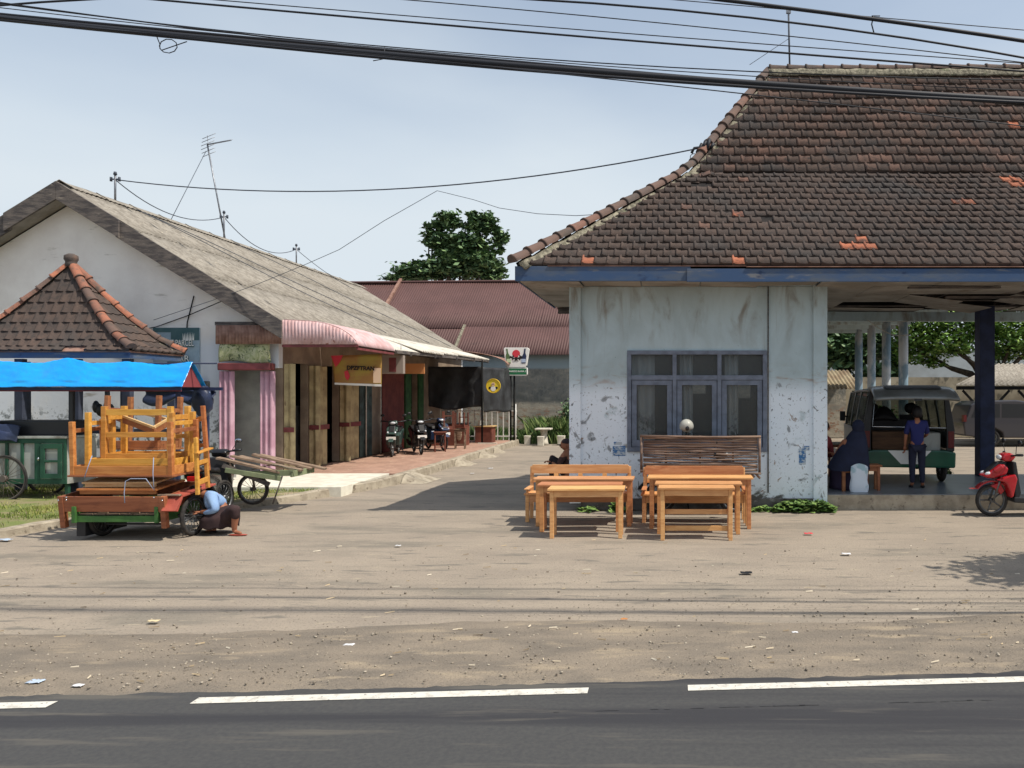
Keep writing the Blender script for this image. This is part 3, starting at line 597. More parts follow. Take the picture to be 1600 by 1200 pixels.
# side doors
foldpack('folding_door', SX + .02, SX + .25, 17.5, .2, 2.68, 3, .06, m_beigedoor, 1.12)
def ysheet(name, y0, y1, m, x=SX + .02, n=8, z1=2.68):
    mb = MB()
    for i in range(n):
        a = y0 + (y1 - y0) * i / n; b_ = y0 + (y1 - y0) * (i + 1) / n
        mb.beam((x + (.05 if i % 2 else 0), a, (.2 + z1) / 2), (x + (0 if i % 2 else .05), b_, (.2 + z1) / 2), .02, z1 - .2)
    return mb.build(name, m, LG, bevel=.003)
for (a, b_) in ((18.72, 19.66), (20.46, 21.66)):
    d = ysheet('folding_door', a, b_, m_beigedoor); q = MB(); q.box(SX + .075, SX + .09, a, b_, 1.1, 1.22); q.build('lock_bar', m_maroon, d)
foldpack('folding_door', SX + .02, SX + .26, 18.72, .2, 2.68, 3, .06, m_beigedoor, 1.12)
foldpack('folding_door', SX + .02, SX + .28, 20.44, .2, 2.68, 3, .06, m_beigedoor, 1.12)
m_teal = mat('dark_teal_shutter', s2l((70, 88, 86)), s2l((50, 60, 60)), 4, rough=.6)
m_redbrown = mat('red_brown_shutter', s2l((118, 62, 56)), s2l((96, 50, 48)), 3, rough=.7)
m_greenp = mat('green_frame_paint', s2l((54, 92, 56)), s2l((40, 72, 44)), 4, rough=.6)
ysheet('shutter', 21.72, 22.58, m_teal); ysheet('shutter', 23.42, 25.28, m_redbrown, n=16)
q = MB(); q.box(SX + .01, SX + .07, 25.35, 25.9, .2, 2.7); q.box(SX + .01, SX + .07, 26.7, 27.2, .2, 2.7); q.build('green_door_frame', m_greenp, LG)
q = MB(); q.cyl((SX + .1, 22.0, .2), (SX + .1, 22.0, 2.9), .02, n=8); q.cyl((SX + .1, 23.1, .2), (SX + .1, 23.1, 2.9), .02, n=8); q.build('drain_pipe', m_white, LG)
# meter box and conduits on the gable wall
q = MB(); q.box(-10.62, -10.40, 17.2, 17.29, 1.98, 2.28); q.box(-10.58, -10.44, 17.16, 17.2, 2.04, 2.2); q.build('electric_meter', m_plinth, LG, bevel=.01)
q = MB(); q.tube([(-10.75, 17.27, 4.2), (-10.9, 17.27, 3.6), (-10.95, 17.27, 2.9), (-10.7, 17.27, 2.3)], .012, 6); q.tube([(-12.4, 17.27, 3.35), (-11.6, 17.27, 3.5), (-10.9, 17.27, 3.75), (-9.6, 17.0, 4.2)], .010, 6); q.tube([(-10.6, 17.27, 1.98), (-10.62, 17.27, .6)], .012, 6); q.build('wall_cables', m_dark, LG)
# porch
por = struct(MB().box(-9.0, -6.2, 17.45, 30, -.05, .185).build('porch', m_redpave, bevel=.01))
struct(MB().box(-10.3, -6.42, 14.9, 17.44, -.05, .19).build('tiled_porch', m_whitetile, bevel=.006))
sl = MB(); sl.box(-6.98, -6.3, 27.6, 27.68, .186, .23); struct(sl.build('porch_step', m_whitetile))
kb = MB()
kp = [(-9.8, 10.2), (-9.35, 10.72), (-9.2, 11.6), (-8.5, 12.35), (-7.75, 13.0), (-7.1, 14.0), (-6.7, 15.0), (-6.32, 15.9), (-6.12, 17.0), (-6.08, 20), (-6.08, 23), (-6.08, 26), (-6.08, 30.1)]
def seg(a, b, n): return [(a[0] + (b[0] - a[0]) * i / n, a[1] + (b[1] - a[1]) * i / n) for i in range(n)]
pp = []
for a, b in zip(kp, kp[1:]): pp += seg(a, b, max(2, int(math.dist(a, b) / .35)))
pp = [(-16, 9.95), (-13, 10.0), (-11, 10.05)] + pp + [kp[-1]]
vs = []; fs = []
for i, (x, y) in enumerate(pp):
    j = min(i, len(pp) - 2); d = Vector((pp[j + 1][0] - pp[j][0], pp[j + 1][1] - pp[j][1], 0)).normalized(); n_ = Vector((d.y, -d.x, 0))
    hgt = .11 + .09 * min(1, max(0, (y - 13) / 4)) + .018 * nv((x * 3, y * 3, 0)); wob = .03 * nv((x * 2, y * 2, 7)); p = Vector((x, y, 0)) + n_ * wob
    vs += [p + n_ * .10 + Vector((0, 0, -.03)), p + n_ * .08 + Vector((0, 0, hgt - .02)), p + n_ * .05 + Vector((0, 0, hgt)), p - n_ * .08 + Vector((0, 0, hgt)), p - n_ * .10 + Vector((0, 0, -.03))]
for i in range(len(pp) - 1):
    for j in range(4): fs.append((i * 5 + j, i * 5 + j + 1, (i + 1) * 5 + j + 1, (i + 1) * 5 + j))
kb.add(vs, fs); struct(kb.build('kerb', m_conc))
ramp = MB()
for (x, y, s_) in ((-6.0, 17.6, .55), (-5.97, 21.5, .42), (-5.97, 24.2, .45), (-5.97, 26, .3)):
    n = 9; pts = [(x - .15, y + s_ * (i / n - .5) * 2) for i in range(n + 1)]
    ramp.grid(lambda u, v: (x + v * s_, y + (u - .5) * s_ * 2.2, .19 * (1 - v) * (1 - (2 * u - 1) ** 4) + .03 * nv((u * 4, v * 4, y)) * (1 - v)), 10, 6)
struct(ramp.build('kerb_ramps', m_conc))

# ---------------------------------------------------------------- red tin-roofed building behind
RB = thing('tin_roofed_warehouse', 'long warehouse with red brown corrugated tin roof closing the back of the yard', 'building', (-5, 34.5, 0))
w = MB(); w.box(-26, 6.0, 34.5, 34.8, 0, 3.9); w.box(-26, -25.8, 34.8, 44, 0, 3.9); w.box(5.8, 6.0, 34.8, 44, 0, 3.9); w.build('wall', m_oldbrick, RB)
r_ = MB(); e = (34.2, 3.74); rg = (39.4, 7.72)
corr(r_, (-13.9, e[0], e[1]), (6.3, e[0], e[1]), (-13.9, rg[0], rg[1]), .12, .014, 3)
corr(r_, (-26.2, e[0] - .02, e[1] - .10), (-13.85, e[0] - .02, e[1] - .10), (-26.2, rg[0], rg[1] - .10), .12, .014, 3)
corr(r_, (6.3, 44.6, 3.74), (-26.2, 44.6, 3.74), (6.3, rg[0], rg[1] - .03), .12, .014, 2)
ro = r_.build('roof', m_redtin, RB, solid=.006)
r_ = MB()
def pl(xa, xb, t0, t1, lift):
    Pn = lambda x, t: Vector((x, e[0] + (rg[0] - e[0]) * t - .0, e[1] + (rg[1] - e[1]) * t + lift))
    corr(r_, Pn(xa, t0), Pn(xb, t0), Pn(xa, t1), .12, .014, 2)
pl(-9.7, 6.3, -.02, .33, .07); pl(-2.2, .3, .1, .36, .12); pl(-13.9, -6.0, .32, .68, .045); pl(-6.2, 6.3, .32, .69, .06)
r_.build('overlapping_sheets', m_redtin, RB, solid=.006)
r_ = MB(); r_.tube([(-26.2, rg[0], rg[1] + .03), (-16, rg[0], rg[1] - .02), (-8, rg[0], rg[1] + .05), (0, rg[0], rg[1] + .08), (6.3, rg[0], rg[1])], .11, 8, sy=.6); r_.build('ridge_cap', m_redtin, RB)
# edge piece with a lifted seam
r_ = MB(); P0 = Vector((-13.9, 37.0, 5.85)); r_.prism([(37.0, 5.95), (39.4, 7.8), (39.4, 7.92), (37.0, 6.1)], 'x', -13.98, -13.85); r_.build('verge_strip', m_browntin, RB); r_ = MB(); r_.prism([(34.15, 3.72), (36.0, 5.1), (36.0, 5.24), (34.15, 3.9)], 'x', -9.78, -9.66); r_.build('verge_strip', m_mortar, RB)
# ---------------------------------------------------------------- tiled kiosk with a pyramid roof, left front
m_slate = mat('slate_blue_paint', s2l((62, 68, 84)), s2l((50, 54, 66)), 4, rough=.7)
KQ = thing('tiled_kiosk', 'small kiosk with pyramid clay tile roof and round finial before the white gable', 'kiosk', (-12.3, 15.7, 0))
kx0, kx1, ky0, ky1, kze, kza = -14.12, -10.5, 14.9, 16.52, 2.84, 4.62
kc = Vector(((kx0 + kx1) / 2 + .02, (ky0 + ky1) / 2, kza))
def kpt(cx, cy, t):  # concave hip, t 0 eave..1 apex
    b = Vector((cx, cy, kze)); p = b.lerp(kc, t); p.z = kze + (kza - kze) * (t ** 1.35); return p
dk = MB()
cor = [(kx0, ky0), (kx1, ky0), (kx1, ky1), (kx0, ky1)]
for i in range(4):
    a, b = cor[i], cor[(i + 1) % 4]
    dk.grid(lambda u, v: kpt(a[0], a[1], v).lerp(kpt(b[0], b[1], v), u) - Vector((0, 0, .03)), 2, 8, sm=False)
dk.build('roof', m_browntin, KQ, solid=.03)
kt = MB(); rnd = random.Random(12)
for i in range(4):
    a, b = cor[i], cor[(i + 1) % 4]; rows = 9 if i % 2 == 0 else 9
    for r_ in range(rows):
        t0, t1 = r_ / rows * .98, min(1, (r_ + 1) / rows * .98 + .02)
        pa0, pb0, pa1, pb1 = kpt(*a, t0), kpt(*b, t0), kpt(*a, t1), kpt(*b, t1)
        n = max(1, round((pb0 - pa0).length / .21)); U_ = (pb0 - pa0).normalized(); W_ = (pb0 - pa0).length; slope = ((pa1 + pb1) / 2 - (pa0 + pb0) / 2).normalized(); N_ = U_.cross(slope)
        for k in range(-1, n + 1):
            if i == 0 and r_ == 0 and pa0.x + (k + .5) * .21 > -11.75 and pa0.x + (k + .5) * .21 < -11.38: continue
            ua = k * .21 + (r_ % 2) * .1; a_ = rnd.uniform(0, .5)
            sh0 = (pa0 - Vector((0, 0, 0))); vs = []
            for (tt, base) in ((0, .034), (1, .006)):
                q0, q1 = (pa0, pb0) if tt == 0 else (pa1, pb1); lo_ = (q0 - pa0).dot(U_); hi_ = (q1 - pa0).dot(U_)
                o0 = q0 - U_ * lo_
                for (pu, ph) in [(0, 0), (.12, .018), (.25, .022), (.4, .008), (.7, .0), (1, .0)]:
                    u = min(max(ua + pu * .21, lo_), hi_); vs.append(o0 + U_ * u + N_ * (base + ph) - slope * (.02 if tt == 0 else 0) + N_ * rnd.uniform(0, .004))
            fs = [(q, q + 1, 7 + q, 6 + q) for q in range(5)]; kt.add(vs, fs, 0, a_, True)
            o = len(kt.v); vs2 = [vs[q] for q in range(6)] + [vs[q] - N_ * .035 for q in range(6)]; kt.add(vs2, [(q + 1, q, 6 + q, 7 + q) for q in range(5)], 0, a_ * .5)
kt.build('roof_tiles', m_tile, KQ)
kh = MB()
for i in range(4):
    caps(kh, [kpt(*cor[i], t) + Vector((0, 0, .07)) for t in (0, .25, .5, .75, .97)], .085, .30, 20 + i, .35 if i in (0, 1) else .2, .95)
kh.build('hip_caps', m_cap, KQ)
kh = MB()
for i in range(4):
    for sd in (-1, 1):
        def mf(u, v, i=i, sd=sd):
            p = kpt(*cor[i], .02 + .95 * u); o2 = cor[(i + sd) % 4]; p2 = kpt(*o2, .02 + .95 * u); d_ = (p2 - p); d_ = d_.normalized() * min(.15, d_.length * .4)
            return p + d_ * v + Vector((0, 0, .06 - .05 * v + .02 * nv((u * 20, v * 3, i))))
        kh.grid(mf, 40, 3)
kh.build('hip_mortar', m_mortar, KQ)
kh = MB(); kh.tube([kc + Vector((0, 0, -.02)), kc + Vector((0, 0, .05)), kc + Vector((0, 0, .08)), kc + Vector((0, 0, .12)), kc + Vector((0, 0, .2)), kc + Vector((0, 0, .24))], [.12, .10, .10, .125, .12, .05], 14)
kh.build('roof_finial', m_cap, KQ)
kf = MB(); kf.box(kx0 + .03, kx1 - .03, ky0 + .02, ky0 + .05, kze - .15, kze - .01); kf.box(kx1 - .06, kx1 - .03, ky0 + .05, ky1 - .03, kze - .15, kze - .01); kf.build('fascia', m_bluefascia, KQ)
for x in (-13.9, -12.85, -11.75, -10.75):
    for y in (15.0, 16.35):
        kf = MB(); kf.box(x, x + .16, y, y + .12, .0, kze - .16); kf.build('post', m_slate, KQ, bevel=.006)
kf = MB(); kf.box(-13.9, -10.6, 16.3, 16.36, 1.15, 1.25); kf.build('rail', m_slate, KQ)

# painted sign on the gable wall
SGN = thing('painted_sign', 'dark green and pale blue parcel notice fixed on the white gable wall', 'sign', (-10.9, 17.25, 2.9))
x0, x1 = (238 - CX) * 17.22 / F, (310 - CX) * 17.22 / F
m_gsign = mat('sign_dark_green', s2l((62, 92, 98)), s2l((76, 104, 108)), 3, rough=.7); m_bsign = mat('sign_pale_blue', s2l((158, 178, 190)), s2l((140, 160, 176)), 3, rough=.7); m_txt = mat('sign_white_letters', s2l((236, 236, 232)), rough=.7)
q = MB(); q.box(x0, x1, 17.25, 17.29, 2.05, 3.48); q.build('board', m_bsign, SGN)
q = MB(); xm = (266 - CX) * 17.22 / F; q.box(xm, x1, 17.242, 17.25, 3.20, 3.48); q.box(x0, xm - .0, 17.242, 17.25, 3.38, 3.48); q.build('green_field', m_gsign, SGN)
q = MB()
for k in range(8): q.prism([(-10.98 + k * .032, 3.2), (-10.955 + k * .032, 3.2), (-10.967 + k * .032 + (k - 4) * .004, 3.38 - .006 * abs(k - 4))], 'y', 17.238, 17.241)
q.build('painted_grass_motif', m_txt, SGN)
text(SGN, 'T PARCEL', .20, (-10.99, 17.236, 3.12), ROTF, m_gsign, .002, 'lettering', xs=.60, bold=.012); text(SGN, 'T PARCEL', .20, (-10.99, 17.230, 3.13), ROTF, m_txt, .002, 'lettering', xs=.60)
text(SGN, 'AR', .20, (-10.96, 17.240, 2.77), ROTF, m_gsign, .002, 'lettering', bold=.014); text(SGN, 'AR', .20, (-10.96, 17.234, 2.78), ROTF, m_txt, .002, 'lettering')

# ---------------------------------------------------------------- insulator posts, antenna, wires
m_metal = mat('galvanised_metal', s2l((150, 154, 160)), s2l((110, 112, 118)), 9, rough=.45, metal=.6)
m_cable = mat('black_cable', s2l((40, 42, 48)), rough=.6)
m_grip = mat('greyish_wire', s2l((70, 76, 86)), rough=.7)
def ridge_at(px, base=True):
    Y = RX * F / (px - CX); return Vector((RX, Y, RZ + .08))
ins = []
for i, (px, hgt, lab) in enumerate([(180, .62, 'tallest roof ridge insulator post nearest the gable peak'), (350, .75, 'roof ridge insulator post at the foot of the antenna mast'), (463, .62, 'farthest small insulator post on the grey roof ridge')]):
    b = ridge_at(px); T_ = thing('insulator_post', lab, 'insulator', b, 'insulator posts on the shop roof'); ins.append(b + Vector((0, 0, hgt - .12)))
    q = MB(); q.tube([b - Vector((0, 0, .05)), b + Vector((0, 0, hgt))], .024, 8); q.build('pole', m_metal, T_)
    q = MB(); q.cyl(b + Vector((0, 0, hgt)), b + Vector((0, 0, hgt + .07)), .045, .03, 10); q.cyl(b + Vector((-.1, 0, hgt - .11)), b + Vector((.1, 0, hgt - .11)), .018, n=8); q.cyl(b + Vector((-.1, 0, hgt - .16)), b + Vector((-.1, 0, hgt - .06)), .03, n=10); q.cyl(b + Vector((.1, 0, hgt - .16)), b + Vector((.1, 0, hgt - .06)), .03, n=10); q.build('insulator', m_grip, T_)
def wire(name, label, pts, r, m=m_cable, cat='cable', group=None, n=6):
    q = MB(); q.tube(pts, r, n); o = q.build(name, m); return tag(o, label, cat, group)
def cat_(a, b, sag, n=18): return [Vector(a).lerp(Vector(b), i / n) - Vector((0, 0, sag * 4 * (i / n) * (1 - i / n))) for i in range(n + 1)]
wire('service_wire', 'short sagging wire between the first two roof ridge posts', cat_(ins[0], ins[1], .42), .012, m_grip)
wire('service_wire', 'short sagging wire between the second and third roof ridge posts', cat_(ins[1], ins[2], .5), .012, m_grip)
wire('service_wire', 'wire falling from the last ridge post over the grey roof', cat_(ins[2], (-12.2, 29.5, 6.0), .1), .010, m_grip)
hipx = P(1100, 230, EY + 3.1)
wire('service_wire', 'long sagging wire from the gable peak post to the tiled hip', cat_(ins[0], hipx, 0.0, 2)[:1] + [ins[0].lerp(hipx, i / 24) - Vector((0, 0, .55 * 4 * (i / 24) * (1 - i / 24))) for i in range(1, 25)], .014, m_grip)
j0 = P(683, 298, 16.0)
wire('branch_wire', 'thin wire dipping from the long service wire down across the grey roof', [j0, P(600, 345, 16.2), P(530, 390, 16.4), P(480, 412, 16.6), P(400, 445, 16.8), P(330, 470, 17.0), P(240, 500, 17.1)], .006, m_grip)
wire('branch_wire', 'thin drooping wire running right from the service wire to the hall eave', [j0, P(740, 312, 15.4), P(780, 325, 15), P(840, 334, 14.4), P(900, 337, 14.0), P(950, 334, 13.8)], .006, m_grip)
def onroof(px0, px1, Y0, Y1, s0, s1_):   # wire lying on the corrugated slope
    pts = []
    for i in range(13):
        t = i / 12; s_ = s0 + (s1_ - s0) * t; Y = Y0 + (Y1 - Y0) * t; x = RX + s_; pts.append(Vector((x, Y, RZ - SL * s_ + .10 + .02 * math.sin(t * 9))))
    return pts
for i, (a, lab) in enumerate([((19, 24, .2, 4.6), 'dark wire lying down the grey roof from the first ridge post'), ((19.2, 28, .3, 4.7), 'second dark wire lying slantwise on the grey corrugated roof'), ((23.3, 31, .2, 4.6), 'dark wire lying down the grey roof from the second ridge post')]):
    wire('roof_wire', lab, onroof(0, 0, *a), .010, m_grip)
brk = thing('cable_bracket', 'black cable clamps on the tiled hip where the long wire ends', 'bracket', hipx)
q = MB()
for k in range(4): q.cyl(hipx + Vector((-.1 + .08 * k, 0, -.05 + .04 * (k % 2))), hipx + Vector((-.04 + .08 * k, .03, .08 + .05 * (k % 3))), .035, n=7)
q.tube([hipx + Vector((-.25, -.02, -.12)), hipx + Vector((-.2, 0, -.02)), hipx, hipx + Vector((.15, .1, .02))], .03, 6); q.build('clamps', m_cable, brk)
q = MB(); q.tube([hipx + Vector((-.2 + .08 * math.cos(a), 0, -.2 + .07 * math.sin(a))) for a in [i * .63 for i in range(10)]], .008, 5, closed=True); q.build('wire_loop', m_cable, brk)
# antenna
ab = ridge_at(350) + Vector((0, .05, 0)); at_ = P(324, 226, ab.y)
AN = thing('television_antenna', 'leaning roof mast with a yagi television antenna and guy wire', 'antenna', ab)
q = MB(); q.tube([ab, at_], .022, 6); q.build('mast', m_metal, AN)
q = MB(); g0 = ridge_at(285); q.tube([P(322, 236, ab.y), Vector((RX, g0.y - .5, RZ + .05))], .010, 4); q.build('guy_wire', m_grip, AN)
q = MB(); tipv = P(361, 219, ab.y - .4); q.tube([at_, tipv], .022, 5)
for k in range(9):
    c_ = at_.lerp(tipv, .15 + .85 * k / 8); dv = Vector((.25, .1, .16)).normalized() * (.09 - .005 * k); q.tube([c_ - dv, c_ + dv], .006, 4)
q.build('boom', m_metal, AN)
q = MB()
for k in range(6):
    c_ = at_ + Vector((.02 * abs(k - 2.5), 0, .26 - .11 * k)); dv = Vector((.17, .05, .10)); q.tube([c_ - dv, c_ + dv], .009, 4)
q.tube([at_ + Vector((0, 0, .28)), at_ + Vector((.05, 0, -.32))], .009, 4); q.build('reflector', m_metal, AN)
# thin mast on the tiled ridge
mb_ = Vector(((1234 - CX) * 17.1 / F, 17.1, z2 + .1)); MS = thing('roof_mast', 'thin vertical metal mast standing on the clay tile ridge', 'mast', mb_)
q = MB(); q.tube([mb_, P(1232, 18, 17.1)], .022, 6); q.build('pole', m_grip, MS); q = MB(); tp = P(1232, 18, 17.1); q.box(tp.x - .05, tp.x + .05, tp.y - .03, tp.y + .03, tp.z - .04, tp.z + .04); q.build('cap', m_metal, MS)
q = MB(); q.tube([P(1233, 60, 17.1), Vector((mb_.x - .9, 17.05, z2 + .2))], .006, 4); q.build('stay', m_grip, MS)
# overhead cables along the road
def over(label, p3, Y, r, dY=0, m=m_cable, name='overhead_cable', X=(-16, 16)):
    (xa, ya), (xb, yb), (xc, yc) = p3
    def yq(x): return (ya * (x - xb) * (x - xc) / ((xa - xb) * (xa - xc)) + yb * (x - xa) * (x - xc) / ((xb - xa) * (xb - xc)) + yc * (x - xa) * (x - xb) / ((xc - xa) * (xc - xb)))
    pts = []
    for i in range(49):
        x = X[0] + (X[1] - X[0]) * i / 48; px = CX + x * F / Y; pts.append(Vector((x, Y + dY * x / 10, H + (CY - yq(px)) * Y / F)))
    return wire(name, label, pts, r, m, 'cable', 'overhead cables along the road', 7)
over('thickest black bundle, left end lowest under the sky, crossing the tile roof', [(0, 28), (800, 102), (1600, 157)], 6.2, .026, name='overhead_cable')
over('black cable strapped just below the top of the thick bundle', [(0, 22), (800, 96), (1600, 163)], 6.25, .012)
over('black cable on the underside of the thick bundle', [(0, 27), (800, 108), (1600, 160)], 6.15, .012)
over('thin cable riding close above the bundle at the left edge', [(0, 4), (600, 78), (1200, 130)], 6.3, .006)
over('thin cable just under the bundle splitting away over the tiles', [(0, 31), (1040, 133), (1600, 197)], 6.1, .0045)
over('thin cable entering at the top left corner above the bundle', [(0, 6), (800, 89), (1180, 112)], 6.6, .005)
over('second thin cable from the top left corner', [(0, 12), (800, 92), (1160, 118)], 6.65, .004)
over('medium cable meeting the tile ridge at its right end', [(250, 0), (800, 48), (1540, 107)], 6.9, .009)
over('thin wire from the top edge ending near the ridge on the right', [(340, 0), (800, 38), (1600, 99)], 6.9, .0045)
over('faint thin wire from top centre crossing toward right edge', [(640, 0), (800, 14), (1500, 86)], 6.6, .0045)
over('medium cable from top centre tied up to the thick right cable', [(850, 0), (1365, 52), (1600, 90)], 6.5, .009)
over('thick cable in the top right corner', [(1130, 0), (1365, 30), (1600, 64)], 6.5, .016)
over('faint highest wire in the top right corner', [(1000, -5), (1230, 15), (1600, 47)], 7.0, .004)
q = MB(); lc = P(263, 62, 6.2); q.tube([P(245, 57, 6.2)] + [P(263 + 14 * math.cos(a), 72 + 11 * math.sin(a), 6.2) for a in [math.pi * (1.1 - .21 * i) for i in range(12)]] + [P(292, 65, 6.2)], .004, 5)
tag(q.build('wire_loop', m_cable), 'small loose wire loop hanging under the thick cable bundle at left', 'wire')
q = MB(); q.tube([P(1365, 25, 6.5), P(1362, 38, 6.5), P(1366, 53, 6.5)], .006, 5); q.tube([P(1362, 25, 6.5), P(1375, 25, 6.5)], .005, 5); tag(q.build('cable_hook', m_cable), 'small wire hook joining the two right hand cables', 'hook')
q = MB(); q.tube([P(601, 74, 6.2), P(600, 92, 6.2), P(583, 95, 6.2)], .004, 5); tag(q.build('cable_tie', m_cable), 'small tie on the cable bundle above the shop roof', 'tie')

# ---------------------------------------------------------------- vegetation
def leafcloud(mb, blobs, n, size, seed, flat=.6, drop=0):
    rnd = random.Random(seed); vols = [b[3] * b[4] * b[5] for b in blobs]; tot = sum(v ** .75 for v in vols)
    for b, vol in zip(blobs, vols):
        c = Vector(b[:3]); k = int(n * vol ** .75 / tot)
        # leaf clumps inside each lobe
        clumps = []
        for _ in range(max(6, k // 26)):
            d = Vector((rnd.gauss(0, 1), rnd.gauss(0, 1), rnd.gauss(0, 1))).normalized() * (rnd.random() ** .38); clumps.append((Vector((d.x * b[3], d.y * b[4], d.z * b[5])), rnd.uniform(.13, .27)))
        for _ in range(k):
            cc, cr = rnd.choice(clumps); p = c + cc + Vector((rnd.gauss(0, 1) * b[3], rnd.gauss(0, 1) * b[4], rnd.gauss(0, 1) * b[5] * flat)) * cr
            s_ = size * rnd.uniform(.6, 1.3); x = Vector((rnd.gauss(0, 1), rnd.gauss(0, 1), rnd.gauss(0, .45))).normalized(); y = x.cross(Vector((rnd.gauss(0, .6), rnd.gauss(0, .6), 1))).normalized()
            t = rnd.random() ** 1.4
            mb.add([p - x * s_ * .5, p + y * s_ * .28 - Vector((0, 0, .04 * s_)), p + x * s_ * .5, p - y * s_ * .28], [(0, 1, 2), (0, 2, 3)], 0, t)
def limb(mb, a, b, r0, r1, seed, n=6, wob=.06):
    rnd = random.Random(seed); a = Vector(a); b = Vector(b); L_ = (b - a).length
    mb.tube([a.lerp(b, i / n) + (Vector((rnd.gauss(0, 1), rnd.gauss(0, 1), 0)) * wob * L_ * .5 if 0 < i < n else Vector()) for i in range(n + 1)], [r0 + (r1 - r0) * i / n for i in range(n + 1)], 8)
def tree(name, label, base, blobs, n, size, m, seed, tr=.25, group=None, lean=(0, 0)):
    T_ = thing(name, label, 'tree', base, group); q = MB(); base = Vector(base)
    top = max(blobs, key=lambda b: b[5] * b[3]); fork = base.lerp(Vector(top[:3]), .45)
    limb(q, base - Vector((0, 0, .1)), fork, tr, tr * .65, seed)
    for i, b in enumerate(blobs): limb(q, fork, b[:3], tr * .45, tr * .08, seed + i, wob=.08)
    q.build('trunk', m_bark, T_); q = MB(); leafcloud(q, blobs, n, size, seed); q.build('crown', m, T_); return T_
def B(px, py, Y, rx, ry=None, rz=None):
    p = P(px, py, Y); s_ = Y / F; return (p.x, p.y, p.z, rx * s_, (ry or rx) * s_, (rz or rx) * s_)
Yt = 52
tree('leafy_tree', 'dense dark green tree rising behind the red brown tin roof', (P(715, 600, Yt).x, Yt, 0),
     [B(697, 345, Yt, 17, 16, 20), B(676, 358, Yt, 14, 14, 12), B(738, 350, Yt, 19, 18, 18), B(762, 350, Yt, 17, 16, 17), B(782, 368, Yt, 13, 14, 14), B(728, 384, Yt, 36, 26, 20), B(694, 378, Yt, 24, 22, 16), B(670, 375, Yt + 1, 12, 12, 12), B(780, 386, Yt, 11, 12, 11), B(700, 415, Yt, 36, 30, 22), B(745, 415, Yt, 36, 30, 22), B(655, 425, Yt, 38, 28, 16), B(625, 436, Yt, 26, 20, 10), B(768, 428, Yt, 22, 20, 14), B(760, 398, Yt, 10, 10, 8)],
     15000, .40, m_leafdark, 5, .4)
tree('shade_tree', 'bright green feathery tree with dark leaning trunk behind the van', (P(1488, 600, 37).x, 37, 0),
     [B(1440, 505, 37, 46, 40, 30), B(1480, 535, 37, 45, 40, 26), B(1425, 545, 38, 36, 30, 26), B(1530, 500, 37, 60, 45, 34), B(1580, 530, 37, 44, 40, 32), B(1640, 510, 37, 60, 40, 40), B(1500, 470, 38, 70, 45, 30), B(1560, 560, 38, 30, 30, 18), B(1455, 565, 38, 20, 20, 12)], 20000, .24, m_leafbright, 9, .36)
tree('broadleaf_tree', 'dark broadleaf tree behind the rusty lean-to seen left of the columns', (P(1330, 600, 39).x, 39, 0),
     [B(1320, 545, 39, 40, 34, 34), B(1360, 530, 40, 36, 30, 36), B(1395, 560, 39, 22, 22, 40), B(1300, 500, 40, 50, 34, 30), B(1375, 590, 38, 28, 22, 22)], 9000, .42, m_leafdark, 13, .25)
# a tree standing out of the frame to the right; its shade falls on the yard
tree('roadside_tree', 'roadside tree right of the yard whose shade reaches the ground', (7.9, 7.2, 0), [(6.6, 8.0, 3.7, 1.0, .8, .7), (7.3, 7.8, 4.1, 1.0, .9, .7), (8.1, 7.5, 4.4, 1.2, 1, .8), (8.9, 7.3, 4.0, 1, .9, .7)], 7000, .16, m_leafmid, 21, .13)
# grass verge (left)
def verge_y0(x):   # front limit of the grass, just behind the kerb
    best = 99
    for (a, b) in zip(pp, pp[1:]):
        if min(a[0], b[0]) <= x <= max(a[0], b[0]) and abs(b[0] - a[0]) > 1e-6: best = min(best, a[1] + (b[1] - a[1]) * (x - a[0]) / (b[0] - a[0]))
    return best if best < 90 else 10.2
gv = MB()
gv.grid(lambda u, v: ((x := -20 + 13.2 * u), (yy := (verge_y0(x) + .06 if x < -9.6 or x > -9.15 else 11.4)) + (17.3 - yy) * v, .075 + .03 * nv((x, yy * 1.0 + v * 9, 2)) + (.04 if x > -8 else 0)), 110, 40)
struct(gv.build('verge', m_grassg))
gr = MB(); rnd = random.Random(31)
def blade(mb, x, y, z, h, w, a, rnd):
    th = rnd.random() * 6.28; lx = rnd.gauss(0, .35) * h; ly = rnd.gauss(0, .35) * h; c_, s_ = math.cos(th) * w, math.sin(th) * w
    mb.add([(x - c_, y - s_, z), (x + c_, y + s_, z), (x + lx * .4 + c_ * .7, y + ly * .4 + s_ * .7, z + h * .6), (x + lx, y + ly, z + h)], [(0, 1, 2), (0, 2, 3)], 0, a)
cnt = 0
while cnt < 30000:
    x = rnd.uniform(-15, -6.6); y = rnd.uniform(10.1, 15.6)
    y0 = verge_y0(x)
    if -9.6 < x < -9.15: y0 = 11.5
    if y < y0 + .12 or (x > -10.35 and y > 14.85): continue
    d = nv((x * .9, y * 1.1, 4)) + .5 * nv((x * 3, y * 3, 1))
    if 12.9 < y < 14.6 and x < -9.3: d -= .45
    if d < -.12 + rnd.gauss(0, .12): cnt += .3; continue
    blade(gr, x, y, .09 + (.04 if x > -8 else 0), rnd.uniform(.02, .065), .006, min(1, max(0, .5 + .6 * nv((x * 1.5, y * 1.5, 8)) + rnd.gauss(0, .2))), rnd); cnt += 1
tag(gr.build('grass', m_grass), 'short patchy green grass behind the kerb on the left', 'grass', kind='stuff')
gr = MB()
